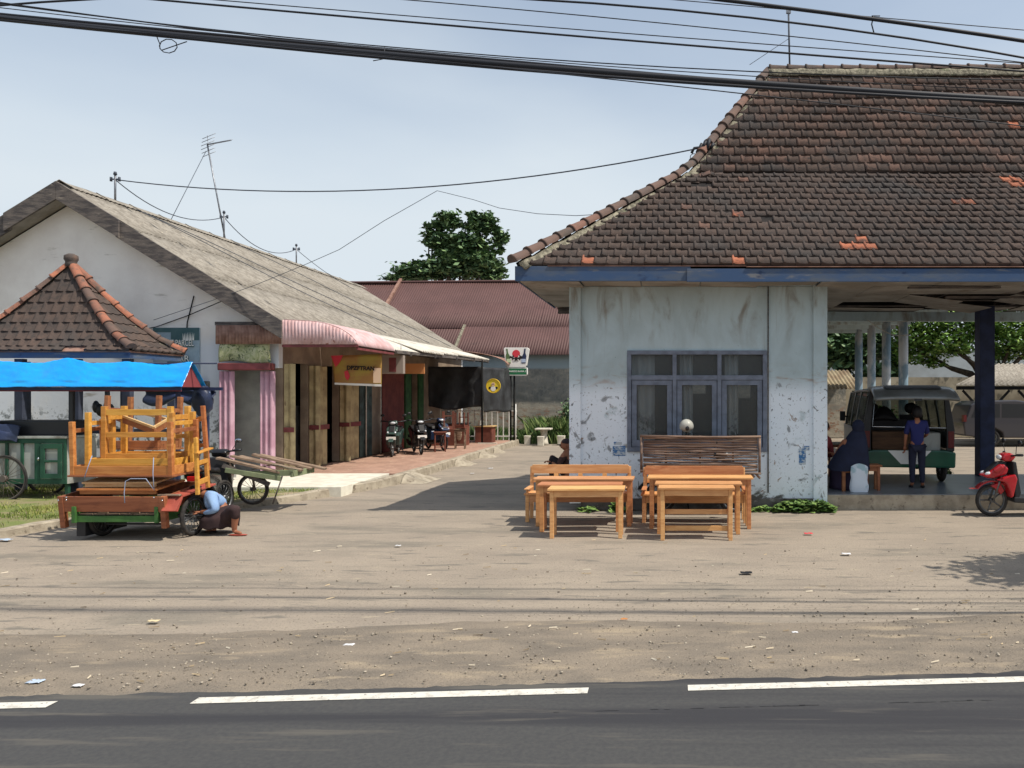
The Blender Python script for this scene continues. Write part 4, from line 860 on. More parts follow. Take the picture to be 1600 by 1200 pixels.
for _ in range(9000):
    x = rnd.uniform(-10, -1.2); y = rnd.uniform(30.3, 34.2) if x > -6 else rnd.uniform(31, 34.2); h = (.48 + .4 * nv((x * .7, 0, 0)) + .35 * nv((x * 2.3, y, 0))) * rnd.uniform(.5, 1.15)
    blade(gr, x, y, 0, max(.15, h), .022, min(1, max(0, .3 + .5 * nv((x, y, 8)) + rnd.gauss(0, .25))), rnd)
for _ in range(2200):
    x = rnd.gauss(-5.2, .22) if rnd.random() < .4 else rnd.gauss(-4.55, .35); y = 31.2 + rnd.gauss(0, .25); blade(gr, x, y, 0, rnd.uniform(.4, 1.15), .022, rnd.random(), rnd)
tag(gr.build('tall_grass', leafm('tall_grass_blades', s2l((52, 76, 38)), s2l((82, 106, 56)), s2l((140, 152, 98)))), 'tall unruly grass at the foot of the back wall', 'grass', kind='stuff')
def bush(name, label, blobs, n, size, m, seed, group=None):
    q = MB(); leafcloud(q, blobs, n, size, seed, flat=.9); return tag(q.build(name, m), label, 'plant', group)
bush('wall_bush', 'dark leafy bush in the corner behind the white concrete stools', [(-4.15, 31.8, .9, .55, .5, .8), (-3.6, 31.5, .6, .5, .4, .6), (-3.9, 32.4, 1.5, .4, .4, .5)], 4200, .13, m_leafdark, 3)
gp = MB(); rnd = random.Random(8)
def lowplant(label, x0, x1, y, n, hh, seed):
    rnd = random.Random(seed); q = MB()
    for _ in range(n):
        x = rnd.uniform(x0, x1); yy_ = y + rnd.gauss(0, .09); t_ = 1 - abs(2 * (x - x0) / (x1 - x0) - 1); z = rnd.uniform(.01, .03 + hh * (.35 + .65 * min(1, t_ * 2.2)))
        s_ = rnd.uniform(.035, .07); a = rnd.random() * 6.28; X_ = Vector((math.cos(a), math.sin(a) * .8, rnd.uniform(-.3, .5))).normalized(); Y_ = X_.cross(Vector((rnd.gauss(0, .3), rnd.gauss(0, .3), 1))).normalized(); c_ = Vector((x, yy_, z))
        q.add([c_ - X_ * s_, c_ - X_ * s_ * .2 + Y_ * s_ * .55, c_ + X_ * s_, c_ - X_ * s_ * .2 - Y_ * s_ * .55], [(0, 1, 2, 3)], 0, rnd.random())
    return tag(q.build('creeping_plant', m_leafmid), label, 'plant', 'creeping plants at the hall wall')
lowplant('largest light green creeper at the foot of the right pilaster', 1.72, 2.76, 12.98, 900, .17, 4)
lowplant('small weed beside the window wall right of the desks', 1.35, 1.75, 13.05, 130, .06, 5)
lowplant('small bushy weed at the wall behind the left desks', -1.05, -.80, 13.05, 110, .14, 6)
lowplant('tiny weed near the left pilaster foot', -1.6, -1.25, 13.05, 60, .05, 7)
bush('garden_shrub', 'light leafy shrub by the far wall seen left of the van', [(8.3, 31.5, .9, .9, .5, .6), (9.2, 32, .6, .7, .5, .5)], 2200, .16, m_leafmid, 44)
bush('garden_shrub', 'low green bushes behind the van beside the far vehicle', [(13.1, 32, .7, .8, .5, .6), (14.2, 32.5, .8, .6, .5, .5)], 2200, .14, m_leafmid, 45)
bush('potted_weed', 'small dark weed at the platform edge beside the blue column', [(6.15, 17.0, .28, .13, .12, .22)], 120, .09, m_leafdark, 46)

# ---------------------------------------------------------------- far walls and sheds behind the hall
FW = MB(); FW.box(4.5, 26, 35.2, 35.45, 0, 2.75); tag(FW.build('boundary_wall', mat('tan_rendered_wall', s2l((172, 162, 140)), s2l((134, 124, 106)), .8, 8, rough=.95, layers=[(s2l((104, 98, 84)), 2, .56, .66, (1, 1, .6), None)])), 'long tan rendered boundary wall behind the van', 'wall')
FW = MB(); FW.box(5, 30, 46, 46.3, 0, 4.6); tag(FW.build('boundary_wall', mat('pale_grey_wall', s2l((168, 176, 180)), s2l((150, 156, 158)), .8, rough=.9)), 'pale grey wall far beyond the feathery tree', 'wall')
LT = thing('rusty_lean_to', 'lean-to with rusty yellowish corrugated roof seen between wall and columns', 'shed', (9, 33.5, 0))
m_rusty = mat('rusty_yellow_tin', s2l((150, 138, 112)), s2l((124, 106, 84)), 1.6, 7, rough=.85)
q = MB(); corr(q, (5.0, 32.4, 2.20), (8.0, 32.4, 2.20), (5.0, 34.8, 3.05), .17, .03, 2); q.build('roof', m_rusty, LT, solid=.008)
for x in (5.2, 7.85): q = MB(); q.box(x, x + .08, 32.6, 32.68, 0, 2.26); q.build('post', m_oldwood, LT)
q = MB(); q.box(5.1, 7.9, 34.9, 35.1, 0, 2.9); q.build('back_wall', m_oldbrick, LT)
CP = thing('carport', 'open carport with grey tin roof on dark timber braces over the parked car', 'carport', (16, 31, 0))
q = MB(); corr(q, (10.9, 29.6, 2.32), (23, 29.6, 2.32), (14.2, 33.5, 3.3), .2, .03, 2); q.build('roof', m_asb, CP, solid=.01)
q = MB(); q.beam((11.0, 29.7, 2.22), (23, 29.7, 2.22), .08, .14); q.build('front_beam', m_dark, CP)
for x in (12.15, 14.3, 16.6, 19.3):
    q = MB(); q.box(x - .06, x + .06, 29.65, 29.77, 0, 2.15); q.build('post', m_dark, CP)
    q = MB(); q.beam((x - .9, 29.71, 2.12), (x - .05, 29.71, 1.2), .07, .08); q.beam((x + .9, 29.71, 2.12), (x + .05, 29.71, 1.2), .07, .08); q.build('braces', m_dark, CP)
q = MB()
for _ in range(140): 
    a = random.uniform(7.4, 8.6); b_ = 30.4 + random.uniform(-.3, .5); q.beam((a, b_, random.uniform(.5, 1.1)), (a + random.uniform(.2, .5), b_ + .1, random.uniform(.5, 1.1)), .08, .02)
tag(q.build('rubble_heap', m_tile), 'heap of broken roof tiles by the far tan wall', 'rubble', kind='stuff')

# ---------------------------------------------------------------- porch end: tarps, fence, sign, furniture
m_tarp = mat('black_plastic_tarp', s2l((56, 58, 60)), s2l((40, 40, 42)), 1.6, 7, rough=.55, spec=.4, bump=.5, bscale=4, layers=[(s2l((84, 88, 90)), 1.2, .5, .75, (1, 1, .5), None)])
def tarp(name, label, a, b, zt, zb_, m=m_tarp, seed=1, fold=.05):
    q = MB(); a = Vector(a); b = Vector(b); n_ = Vector((b.y - a.y, a.x - b.x, 0)).normalized()
    def f(u, v):
        p = a.lerp(b, u); lowz = zb_ + .04 * math.sin(u * 7 + seed) - .05 * math.sin(math.pi * u)
        return Vector((p.x, p.y, zt + (lowz - zt) * v)) + n_ * (fold * math.sin(u * 13 + v * 2 + seed) * (.3 + .7 * v) + .03 * nv((u * 6, v * 5, seed)))
    q.grid(f, 50, 20); return tag(q.build(name, m, solid=.006), label, 'tarp')
tarp('black_tarp', 'wide black plastic sheet hung across the porch end behind the motorcycles', (-8.85, 27.9, 0), (-6.88, 27.9, 0), 2.98, 1.50, seed=2)
tarp('black_tarp', 'black plastic sheet right of the porch post carrying the round yellow sign', (-6.82, 27.75, 0), (-6.2, 29.5, 0), 2.95, 1.36, seed=5)
YD = thing('round_sign', 'round yellow sign with small figure hanging on the black sheet', 'sign', P(771, 603, 27.4))
m_yel = mat('yellow_sign', s2l((226, 200, 60)), rough=.5); m_y2 = mat('sign_ochre', s2l((196, 160, 40)), rough=.5); m_skinpaint = mat('sign_beige', s2l((222, 190, 160)), rough=.6); m_blackp = mat('sign_black', s2l((36, 32, 32)), rough=.6); m_whitep = mat('sign_white', s2l((232, 230, 224)), rough=.6); m_redp = mat('sign_red', s2l((206, 60, 72)), rough=.6)
c0 = P(771, 603, 27.4)
q = MB(); q.cyl(c0, c0 + Vector((0, -.03, 0)), .26, n=32); q.build('disc', m_yel, YD)
q = MB(); q.tube([c0 + Vector((.245 * math.cos(a), -.035, .245 * math.sin(a))) for a in [i * math.pi / 16 for i in range(32)]], .014, 6, closed=True); q.build('rim', m_y2, YD)
q = MB(); q.cyl(c0 + Vector((.0, -.032, -.1)), c0 + Vector((.0, -.037, -.1)), .09, n=18); q.build('figure_apron', m_whitep, YD)
q = MB(); q.cyl(c0 + Vector((0, -.032, .06)), c0 + Vector((0, -.042, .06)), .065, n=18); q.build('figure_head', m_skinpaint, YD)
q = MB(); q.cyl(c0 + Vector((-.12, -.033, -.07)), c0 + Vector((-.12, -.036, -.07)), .045, n=12); q.cyl(c0 + Vector((.12, -.033, -.07)), c0 + Vector((.12, -.036, -.07)), .045, n=12); q.box(c0.x - .045, c0.x + .045, c0.y - .046, c0.y - .043, c0.z + .06, c0.z + .075); q.build('figure_details', m_blackp, YD)
# pole sign
SY = 29.55; SP = thing('pole_sign', 'white sign with red ball and two bottles over a green name plate on thin poles', 'sign', (P(800, 615, SY).x, SY, 0))
def PS(px, py, dy=0): v = P(px, py, SY); return (v.x, v.z)
q = MB(); q.cyl((P(798, 0, SY).x, SY, .0), (P(798, 0, SY).x, SY, 2.7), .035, n=8); q.cyl((P(803.5, 0, SY).x, SY, .0), (P(803.5, 0, SY).x, SY, 2.7), .035, n=8); 
for z in (.35, .75, 1.1, 1.5): q.box(P(798, 0, SY).x, P(803.5, 0, SY).x, SY - .01, SY + .01, z, z + .02)
q.build('poles', m_dark, SP)
q = MB(); q.cyl((P(806, 0, SY).x, SY, .0), (P(806, 0, SY).x, SY, 1.6), .018, n=8); q.build('white_pipe', m_whitep, SP)
q = MB(); q.prism([PS(788, 545), PS(790, 543.5), PS(825, 543.5), PS(828, 546), PS(824, 571), PS(821, 574), PS(794, 574), PS(791, 571)], 'y', SY - .12, SY - .02); q.build('upper_panel', m_whitep, SP, bevel=.01)
q = MB(); q.prism([PS(789.5, 574.5), PS(824, 574.5), PS(825, 576), PS(825, 585), PS(823, 587), PS(790.5, 587), PS(789, 585), PS(788.8, 576)], 'y', SY - .11, SY - .02); q.build('lower_panel', m_whitep, SP, bevel=.01)
m_sgreen = mat('sign_green', s2l((40, 112, 72)), rough=.5)
q = MB(); q.prism([PS(790.5, 575.8), PS(823.5, 575.8), PS(823.8, 585.5), PS(790.8, 585.5)], 'y', SY - .114, SY - .111); q.build('green_plate', m_sgreen, SP)
v = P(807.3, 580.4, SY); text(SP, 'ALANGGO RAMA 2', .088, (v.x, SY - .118, v.z), ROTF, m_whitep, .001, 'lettering', bold=.002)
q = MB(); v = P(807.5, 553, SY); q.cyl((v.x, SY - .121, v.z), (v.x, SY - .125, v.z), .15, n=28); q.build('red_ball', m_redp, SP)
q = MB()
for k, (dx, dz, r_) in enumerate([(-.2, -.14, .06), (-.13, -.10, .05), (-.11, -.2, .05), (0, -.19, .07), (.11, -.2, .05), (.13, -.10, .05), (.19, -.14, .06), (.05, -.24, .04), (-.05, -.25, .04)]): q.cyl((v.x + dx, SY - .1265 - .0005 * k, v.z + dz), (v.x + dx, SY - .129 - .0005 * k, v.z + dz), r_, n=10)
q.build('black_tentacles', m_blackp, SP)
q = MB()
for dx, dz in ((-.16, -.08), (.1, -.1), (-.08, -.24), (.08, -.24), (-.2, -.2)): q.cyl((v.x + dx, SY - .134, v.z + dz), (v.x + dx, SY - .136, v.z + dz), .028, n=8)
q.build('white_spots', m_whitep, SP)
def bottle(pxc, m1, m2, lean):
    v = P(pxc, 568, SY); k = SY / F; q = MB(); w_ = 3.2 * k
    q.prism([(v.x - w_, v.z), (v.x + w_, v.z), (v.x + w_ + lean, v.z + 12 * k), (v.x + w_ * .4 + lean * 1.3, v.z + 16 * k), (v.x + w_ * .35 + lean * 1.9, v.z + 23 * k), (v.x - w_ * .35 + lean * 1.9, v.z + 23 * k), (v.x - w_ * .4 + lean * 1.3, v.z + 16 * k), (v.x - w_ + lean, v.z + 12 * k)], 'y', SY - .128, SY - .121); q.build('bottle_picture', m1, SP)
    q = MB(); q.box(v.x - w_, v.x + w_ * 1.05, SY - .133, SY - .129, v.z + 1.5 * k, v.z + 7 * k); q.build('bottle_label', m2, SP)
bottle(796, mat('bottle_green', s2l((86, 110, 70)), rough=.5), mat('label_pale_green', s2l((190, 206, 170)), rough=.5), -.04)
bottle(819, mat('bottle_navy', s2l((42, 52, 84)), rough=.5), mat('label_pale_blue', s2l((176, 190, 212)), rough=.5), .03)
# fence at the porch end
FE = thing('white_fence', 'low white metal railing closing the far end of the porch', 'fence', (-7.6, 30.2, 0))
q = MB(); q.box(-9, -6.1, 30.18, 30.22, .30, .35); q.box(-9, -6.1, 30.18, 30.22, 1.30, 1.34); q.build('rails', m_whitep, FE)
for i in range(13): q = MB(); x = -8.9 + i * .225; q.box(x, x + .035, 30.185, 30.215, .05, 1.42); q.build('picket', m_whitep, FE)
# concrete table and stools
m_cwhite = mat('whitewashed_concrete', s2l((214, 208, 192)), s2l((186, 180, 166)), 4, rough=.9)
CT = thing('concrete_table', 'small white concrete table with flared pedestal by the tall grass', 'table', (P(850, 0, 29.8).x, 29.8, 0))
cx_ = P(850, 0, 29.8).x
q = MB(); q.box(cx_ - .31, cx_ + .29, 29.5, 30.1, .60, .66); q.build('table_top', m_cwhite, CT, bevel=.01)
q = MB(); q.tube([(cx_, 29.8, 0), (cx_, 29.8, .12), (cx_, 29.8, .4), (cx_, 29.8, .6)], [.19, .16, .12, .15], 4); q.build('pedestal', m_cwhite, CT)
def stool(px, w_, lab, Y=29.75):
    x = P(px, 0, Y).x; q = MB(); q.tube([(x, Y, 0), (x, Y, .05), (x, Y, .33), (x, Y, .37)], [w_ * .62, w_ * .6, w_ * .66, w_ * .7], 4); q.xf(Matrix.Translation((x, Y, 0)) @ Matrix.Rotation(R(45), 4, 'Z') @ Matrix.Translation((-x, -Y, 0)))
    tag(q.build('concrete_stool', m_cwhite, bevel=.01), lab, 'stool', 'white concrete stools')
stool(824, .24, 'leftmost white concrete stool of the row by the tall grass'); stool(845, .26, 'white concrete stool standing before the concrete table', 29.3); stool(877, .3, 'rightmost and widest white concrete stool near the hall corner')
# ---------------------------------------------------------------- wooden school furniture
def wood(n, a, b, c=None): return mat(n, s2l(a), s2l(b), 3.5, 9, .35, .68, (.7, 5, 5), rough=.5, spec=.35, bump=.12, bscale=9, bstretch=(.8, 9, 9), distort=.6, layers=[(s2l(c or b), 1.3, .56, .68, (.5, 3, 3), None), (s2l(tuple(int(v * .72) for v in b)), 5, .68, .73, (.8, 2, 2), None)], orand=.16)
m_wd = wood('fresh_light_wood', (218, 166, 112), (196, 140, 90), (226, 180, 130))
m_wd2 = wood('fresh_reddish_wood', (206, 146, 96), (182, 120, 76), (218, 162, 112))
m_wy = wood('yellow_varnished_wood', (208, 152, 72), (184, 128, 52), (218, 168, 92))
m_wo = wood('orange_varnished_wood', (192, 126, 72), (166, 100, 54), (204, 142, 86))
m_wb = wood('brown_varnished_wood', (152, 96, 62), (124, 74, 48), (166, 108, 72))
m_wp = wood('pale_plank_wood', (206, 172, 124), (182, 142, 96), (214, 184, 140))
def table(name, label, w, d, h, leg=.055, apron=.09, top=.028, over=.03, ms=(m_wd, m_wd), rails=(), cat='desk', group=None, side_rails=()):
    T_ = thing(name, label, cat, (0, 0, 0), group); a = w / 2; b = d / 2
    MB().box(-a - over, a + over, -b - over, b + over, h - top, h).build('table_top', ms[0], T_, bevel=.004) if top else None
    for sx in (-1, 1):
        for sy in (-1, 1):
            x0 = sx * a if sx < 0 else sx * a - leg; y0 = sy * b if sy < 0 else sy * b - leg
            MB().box(x0, x0 + leg, y0, y0 + leg, 0, h - top - .001).build('leg', ms[1], T_, bevel=.004)
    q = MB(); z0 = h - top - .002 - apron
    for y0 in (-b + .008, b - .03): q.box(-a + leg + .001, a - leg - .001, y0, y0 + .022, z0, z0 + apron)
    for x0 in (-a + .008, a - .03): q.box(x0, x0 + .022, -b + leg + .001, b - leg - .001, z0, z0 + apron)
    q.build('apron', ms[1], T_, bevel=.003)
    for (z, hh, yy) in rails: q = MB(); q.box(-a + leg + .001, a - leg - .001, yy * b - (.03 if yy > 0 else -.008), yy * b - (.03 if yy > 0 else -.008) + .024, z, z + hh); q.build('stretcher', ms[0], T_, bevel=.003)
    for (z, hh, sx) in side_rails: q = MB(); x0 = sx * (a - .03) - (.024 if sx < 0 else 0); q.box(x0, x0 + .024, -b + leg + .001, b - leg - .001, z, z + hh); q.build('side_rail', ms[0], T_, bevel=.003)
    return T_
def put(o, x, y, z=0, rot=(0, 0, 0)): o.location = (x, y, z); o.rotation_euler = rot if isinstance(rot, (tuple, list)) else (0, 0, rot); return o
def bench(name, label, w, ms, hgt=.84, rot=0, group=None):
    T_ = thing(name, label, 'bench', (0, 0, 0), group); a = w / 2; d = .19
    MB().box(-a - .02, a + .02, -d - .02, d - .03, .42, .45).build('seat', ms[0], T_, bevel=.004)
    for sx in (-1, 1):
        x0 = -a if sx < 0 else a - .055
        MB().box(x0, x0 + .055, -d, -d + .055, 0, .419).build('leg', ms[1], T_, bevel=.004)
        q = MB(); q.beam((x0 + .0275, d, 0), (x0 + .0275, d + .06, hgt - .03), .055, .05, (0, 1, 0)); q.build('leg', ms[1], T_, bevel=.004)
        q = MB(); q.box(x0 - .01, x0 + .065, -d - .06, d - .03, .505, .53); q.box(x0 + .01, x0 + .045, -d + .005, -d + .045, .451, .504); q.build('armrest', ms[0], T_, bevel=.008)
    q = MB(); q.box(-a + .056, a - .056, -d + .006, -d + .028, .31, .415); q.box(-a + .056, a - .056, d - .06, d - .038, .33, .415); q.build('apron', ms[1], T_, bevel=.003)
    q = MB(); y = d + .015; q.prism([(-a + .02, hgt - .14), (a - .02, hgt - .14), (a - .02, hgt - .03), (a - .05, hgt), (-a + .05, hgt), (-a + .02, hgt - .03)], 'y', y - .015, y + .01); q.build('backrest_board', ms[0], T_, bevel=.004)
    q = MB(); q.box(-a + .056, a - .056, y - .02, y + .002, .58, .66)
    for k in (-1, 0, 1): q.box(k * w * .24 - .035, k * w * .24 + .035, y - .018, y + .004, .661, hgt - .141)
    q.build('backrest_slats', ms[0], T_, bevel=.003); return T_
GD = 'new wooden desks set out before the hall'
put(table('school_desk', 'smallest light wooden desk, foremost of the left cluster', 1.0, .34, .69, ms=(m_wd, m_wd), cat='desk', group=GD), -1.19, 10.76, 0, R(1.2))
put(table('school_desk', 'middle reddish desk of the left cluster between a small and a wide desk', 1.16, .32, .69, .06, ms=(m_wd2, m_wd2), group=GD), -1.335, 11.25, 0, R(.6))
put(table('school_desk', 'widest reddish desk of the left cluster just in front of its bench', 1.44, .34, .722, .065, ms=(m_wd, m_wd2), group=GD), -1.33, 11.72, 0, R(-.5))
put(table('school_desk', 'foremost desk of the right cluster with two lower stretchers', .98, .28, .725, .055, ms=(m_wd, m_wd), rails=((.09, .07, 1), (.32, .07, 1)), group=GD), .335, 10.58, 0, R(-.6))
put(table('school_desk', 'second desk of the right cluster with thick red brown legs', 1.18, .30, .725, .06, ms=(m_wd, m_wd2), group=GD), .38, 11.06, 0, R(-.8))
put(table('school_desk', 'widest desk of the right cluster standing before the bamboo panel', 1.5, .34, .765, .06, ms=(m_wd, m_wd2), group=GD), .42, 11.5, 0, R(-1))
put(bench('school_bench', 'long wooden bench with high closed backrest behind the left desks', 1.62, (m_wd, m_wd), .86, group='wooden benches with backs'), -1.47, 12.13, 0, R(0))
put(bench('school_bench', 'long wooden bench with slotted backrest behind the right desks', 1.62, (m_wd2, m_wd), .85, group='wooden benches with backs'), .35, 12.03, 0, R(-.8))
# bamboo panel
m_bamboo = mat('grey_brown_bamboo', s2l((140, 116, 100)), s2l((92, 76, 68)), 2.5, 8, .35, .65, (.6, 6, 6), rough=.7, layers=[(s2l((176, 156, 136)), 3, .6, .7, (.8, 8, 8), None)])
BP = thing('bamboo_panel', 'dark slatted bamboo rack turned on its side behind the right bench', 'bamboo rack', (.46, 12.55, .72)); rnd = random.Random(3)
bx0, bx1, bz0, bz1 = -.50, 1.43, .74, 1.31
q = MB(); q.tube([(bx0, 12.55, bz0 - .03), (bx0, 12.55, bz1 + .01)], .022, 8); q.tube([(bx1, 12.55, bz0 - .06), (bx1, 12.55, bz1)], .022, 8); q.tube([(bx0 - .02, 12.53, bz1), (.1, 12.53, bz1 - .012), (.6, 12.53, bz1 - .02), (bx1 + .02, 12.53, bz1 - .012)], .018, 8); q.tube([(bx0 - .02, 12.53, bz0), (bx1 + .02, 12.53, bz0 - .045)], .018, 8)
for x in (-.1, .46, 1.0): q.tube([(x, 12.6, bz0), (x, 12.6, bz1)], .02, 6)
q.build('frame', m_bamboo, BP)
q = MB()
for k in range(13):
    z = bz0 + .03 + k * .0415; q.tube([(bx0 + .03 + 1.87 * i / 8, 12.56 + rnd.uniform(-.006, .006), z + rnd.uniform(-.008, .008) - .03 * (i / 8) * (1 - k / 13)) for i in range(9)], rnd.uniform(.018, .023), 6)
q.build('slats', m_bamboo, BP)
q = MB()
for k in range(3): q.tube([(1.2 + k * .08, 12.56, bz0 - .04), (1.26 + k * .09, 12.54, bz0 - .085 - .02 * k)], .02, 6)
q.build('broken_ends', m_bamboo, BP)

# ---------------------------------------------------------------- wheels, motorcycles
m_rub = mat('tyre_rubber', s2l((38, 37, 38)), s2l((62, 58, 54)), 9, rough=.85); m_rim = mat('alloy_rim', s2l((120, 122, 124)), s2l((80, 80, 80)), 8, rough=.4, metal=.7); m_blkp = mat('black_plastic', s2l((32, 33, 36)), rough=.45, spec=.4)
m_chrome = mat('chrome', s2l((190, 192, 196)), rough=.2, metal=1); m_seat = mat('black_vinyl_seat', s2l((36, 34, 36)), rough=.5); m_lamp = mat('lamp_lens', s2l((200, 205, 210)), rough=.12, spec=.7)
m_mirror = mat('mirror_glass', s2l((190, 205, 220)), rough=.03, metal=1)
def wheel(parent, c, r, w, spokes, axis='y', thick=.055, mr=m_rim, mt=m_rub, name='wheel'):
    c = Vector(c); ax = Vector((0, 1, 0)) if axis == 'y' else Vector((1, 0, 0)); e = Vector((1, 0, 0)) if axis == 'y' else Vector((0, 1, 0)); zz = Vector((0, 0, 1))
    q = MB(); n = 32; rr = r - thick
    q.tube([c + (e * math.cos(a) + zz * math.sin(a)) * rr for a in [2 * math.pi * i / n for i in range(n)]], .012 + w * .1, 6, closed=True)
    q.cyl(c - ax * w * .6, c + ax * w * .6, r * .14, n=12)
    for k in range(spokes):
        a = 2 * math.pi * k / spokes; dv = e * math.cos(a) + zz * math.sin(a); s_ = (.004 if spokes > 12 else .012)
        q.tube([c + ax * (w * .3 * (1 if k % 2 else -1) if spokes > 12 else 0) + dv * r * .1, c + dv * rr], s_, 4)
    wh = q.build(name, mr, parent)
    q = MB(); q.tube([c + (e * math.cos(a) + zz * math.sin(a)) * (r - thick * .5) for a in [2 * math.pi * i / n for i in range(n)]], thick * .55, 10, closed=True); q.build('tyre', mt, wh); return wh
def scooter(label, mb_, loc, rz, plate=True, mb2=None, front_rack=False, name='parked_scooter', group=None, mirror_h=1.2, cat='motorcycle'):
    T_ = thing(name, label, cat, (0, 0, 0), group); mb2 = mb2 or m_blkp
    wheel(T_, (.62, 0, .262), .262, .09, 5); wheel(T_, (-.62, 0, .262), .262, .1, 5)
    def pr(nm, poly, y0, y1, m_, bev=.018): q = MB(); q.prism(poly, 'y', y0, y1); return q.build(nm, m_, T_, bevel=bev)
    q = MB()   # fork + fender
    for s_ in (-.075, .075): q.tube([(.62, s_, .262), (.50, s_, .62), (.44, s_ * .5, .80)], .018, 8)
    q.build('fork', m_rim, T_)
    q = MB(); arc = [(.62 + .325 * math.cos(a), .262 + .325 * math.sin(a)) for a in [math.pi * (.08 + .66 * i / 10) for i in range(11)]]
    inn = [(.62 + .300 * math.cos(a), .262 + .300 * math.sin(a)) for a in [math.pi * (.08 + .66 * i / 10) for i in range(11)]]
    q.prism([(.98, .45)] + arc[2:] + inn[::-1][:-2], 'y', -.065, .065); q.build('front_fender', mb_, T_, bevel=.015)
    pr('front_fender_side', [(.66, .50), (.52, .56), (.44, .42), (.50, .36), (.56, .44)], -.085, .085, mb_, .01)
    pr('front_apron', [(.80, .665), (.74, .70), (.55, .84), (.46, .86), (.38, .78), (.42, .69), (.60, .635), (.72, .63)], -.13, .13, mb_, .03)
    pr('front_mask', [(.74, .715), (.56, .885), (.42, .90), (.40, .80), (.55, .80)], -.085, .085, m_blkp, .02)
    pr('beak_flare', [(.66, .76), (.52, .87), (.46, .80), (.60, .70)], -.155, .155, mb_, .03)
    pr('leg_shield', [(.60, .605), (.44, .665), (.30, .70), (.27, .62), (.335, .34), (.37, .31), (.40, .42), (.46, .56)], -.19, .19, mb_, .025)
    pr('inner_panel', [(.34, .90), (.28, .90), (.20, .40), (.24, .28), (.30, .28)], -.16, .16, mb2, .02)
    pr('floorboard', [(.32, .33), (.32, .24), (-.14, .22), (-.14, .31)], -.17, .17, mb2, .015)
    pr('side_panel', [(-.10, .30), (-.04, .56), (-.10, .66), (-.66, .74), (-.88, .76), (-.84, .66), (-.62, .56), (-.40, .40), (-.26, .30)], -.15, .15, mb_, .03)
    pr('seat', [(-.02, .66), (-.06, .76), (-.30, .75), (-.44, .80), (-.82, .83), (-.84, .76), (-.64, .745), (-.10, .67)], -.13, .13, m_seat, .03)
    pr('engine', [(-.70, .20), (-.70, .36), (-.30, .36), (-.10, .28), (-.16, .17)], -.11, .06, m_rim, .02)
    q = MB(); q.tube([(-.30, -.14, .24), (-.5, -.15, .25), (-.92, -.16, .36)], [.03, .05, .045], 10); q.build('exhaust', mb2, T_)
    pr('rear_fender', [(-.80, .62), (-.98, .44), (-1.0, .40), (-.94, .40), (-.72, .56)], -.07, .07, mb2, .008)
    q = MB(); q.box(-.91, -.87, -.09, .09, .62, .70); q.build('tail_light', mat('tail_light_red', s2l((170, 30, 30)), rough=.25) if 'tail_light_red' not in bpy.data.materials else bpy.data.materials['tail_light_red'], T_, bevel=.01)
    pr('handlebar_cowl', [(.50, .95), (.46, 1.02), (.34, 1.04), (.26, .98), (.32, .90), (.44, .90)], -.12, .12, mb_, .03)
    q = MB(); q.tube([(.27, -.34, 1.02), (.33, -.18, 1.0), (.36, 0, .98), (.33, .18, 1.0), (.27, .34, 1.02)], .015, 8); q.tube([(.27, -.35, 1.02), (.30, -.22, 1.01)], .021, 8); q.tube([(.27, .35, 1.02), (.30, .22, 1.01)], .021, 8); q.build('handlebar', m_blkp, T_)
    q = MB(); q.ell((.50, 0, .965), .035, .085, .04, 12, 8); q.build('headlight', m_lamp, T_)
    q = MB(); q.ell((.70, .10, .70), .07, .03, .035, 10, 6); q.ell((.70, -.10, .70), .07, .03, .035, 10, 6); q.build('indicator', m_lamp, T_)
    for s_ in (-1, 1):
        q = MB(); q.tube([(.31, s_ * .2, 1.02), (.32, s_ * .24, mirror_h - .06), (.30, s_ * .27, mirror_h)], .006, 6); q.ell((.30, s_ * .30, mirror_h + .02), .018, .06, .04, 12, 8); mo_ = q.build('mirror', m_blkp, T_)
        q = MB(); q.ell((.283, s_ * .30, mirror_h + .02), .004, .05, .032, 12, 6); q.build('mirror_glass', m_mirror, mo_)
    if plate: q = MB(); q.box(.79, .796, -.13, .13, .50, .585); q.build('number_plate', m_whitep, T_); q = MB(); q.box(-.985, -.978, -.13, .13, .44, .53); q.build('number_plate', m_blkp, T_)
    q = MB(); q.beam((-.18, .12, .28), (-.12, .26, .02), .02, .02); q.build('side_stand', m_blkp, T_)
    T_.location = loc; T_.rotation_euler = (0, 0, rz); return T_
m_red = mat('glossy_red_paint', s2l((170, 30, 38)), s2l((154, 24, 32)), 4, rough=.25, spec=.5, coat=.4); m_vgreen = mat('dark_green_paint', s2l((60, 78, 74)), rough=.3, coat=.3); m_blk = mat('glossy_black_paint', s2l((26, 27, 30)), rough=.25, coat=.3); m_dbl = mat('dark_blue_paint', s2l((40, 54, 84)), rough=.3, coat=.3)
scooter('bright red scooter parked at the right edge before the blue column', m_red, (5.84, 12.55, 0), R(180), plate=False)
scooter('dark grey green scooter, front left of the three parked on the shaded porch', m_vgreen, (-8.15, 22.6, .186), R(-78), group='scooters on the porch', mirror_h=1.16)
scooter('black scooter in the middle of the three on the porch', m_blk, (-7.75, 23.4, .186), R(-62), group='scooters on the porch')
scooter('dark blue scooter nearest the stacked stools on the porch', m_dbl, (-7.65, 24.9, .186), R(-50), group='scooters on the porch')
scooter('black motorcycle mostly hidden behind the bamboo panel and desks', m_blk, (.42, 12.88, 0), R(2), mirror_h=1.18)
HL = thing('white_helmet', 'white round helmet with dark opening above the bamboo panel', 'helmet', (.24, 12.72, 1.38))
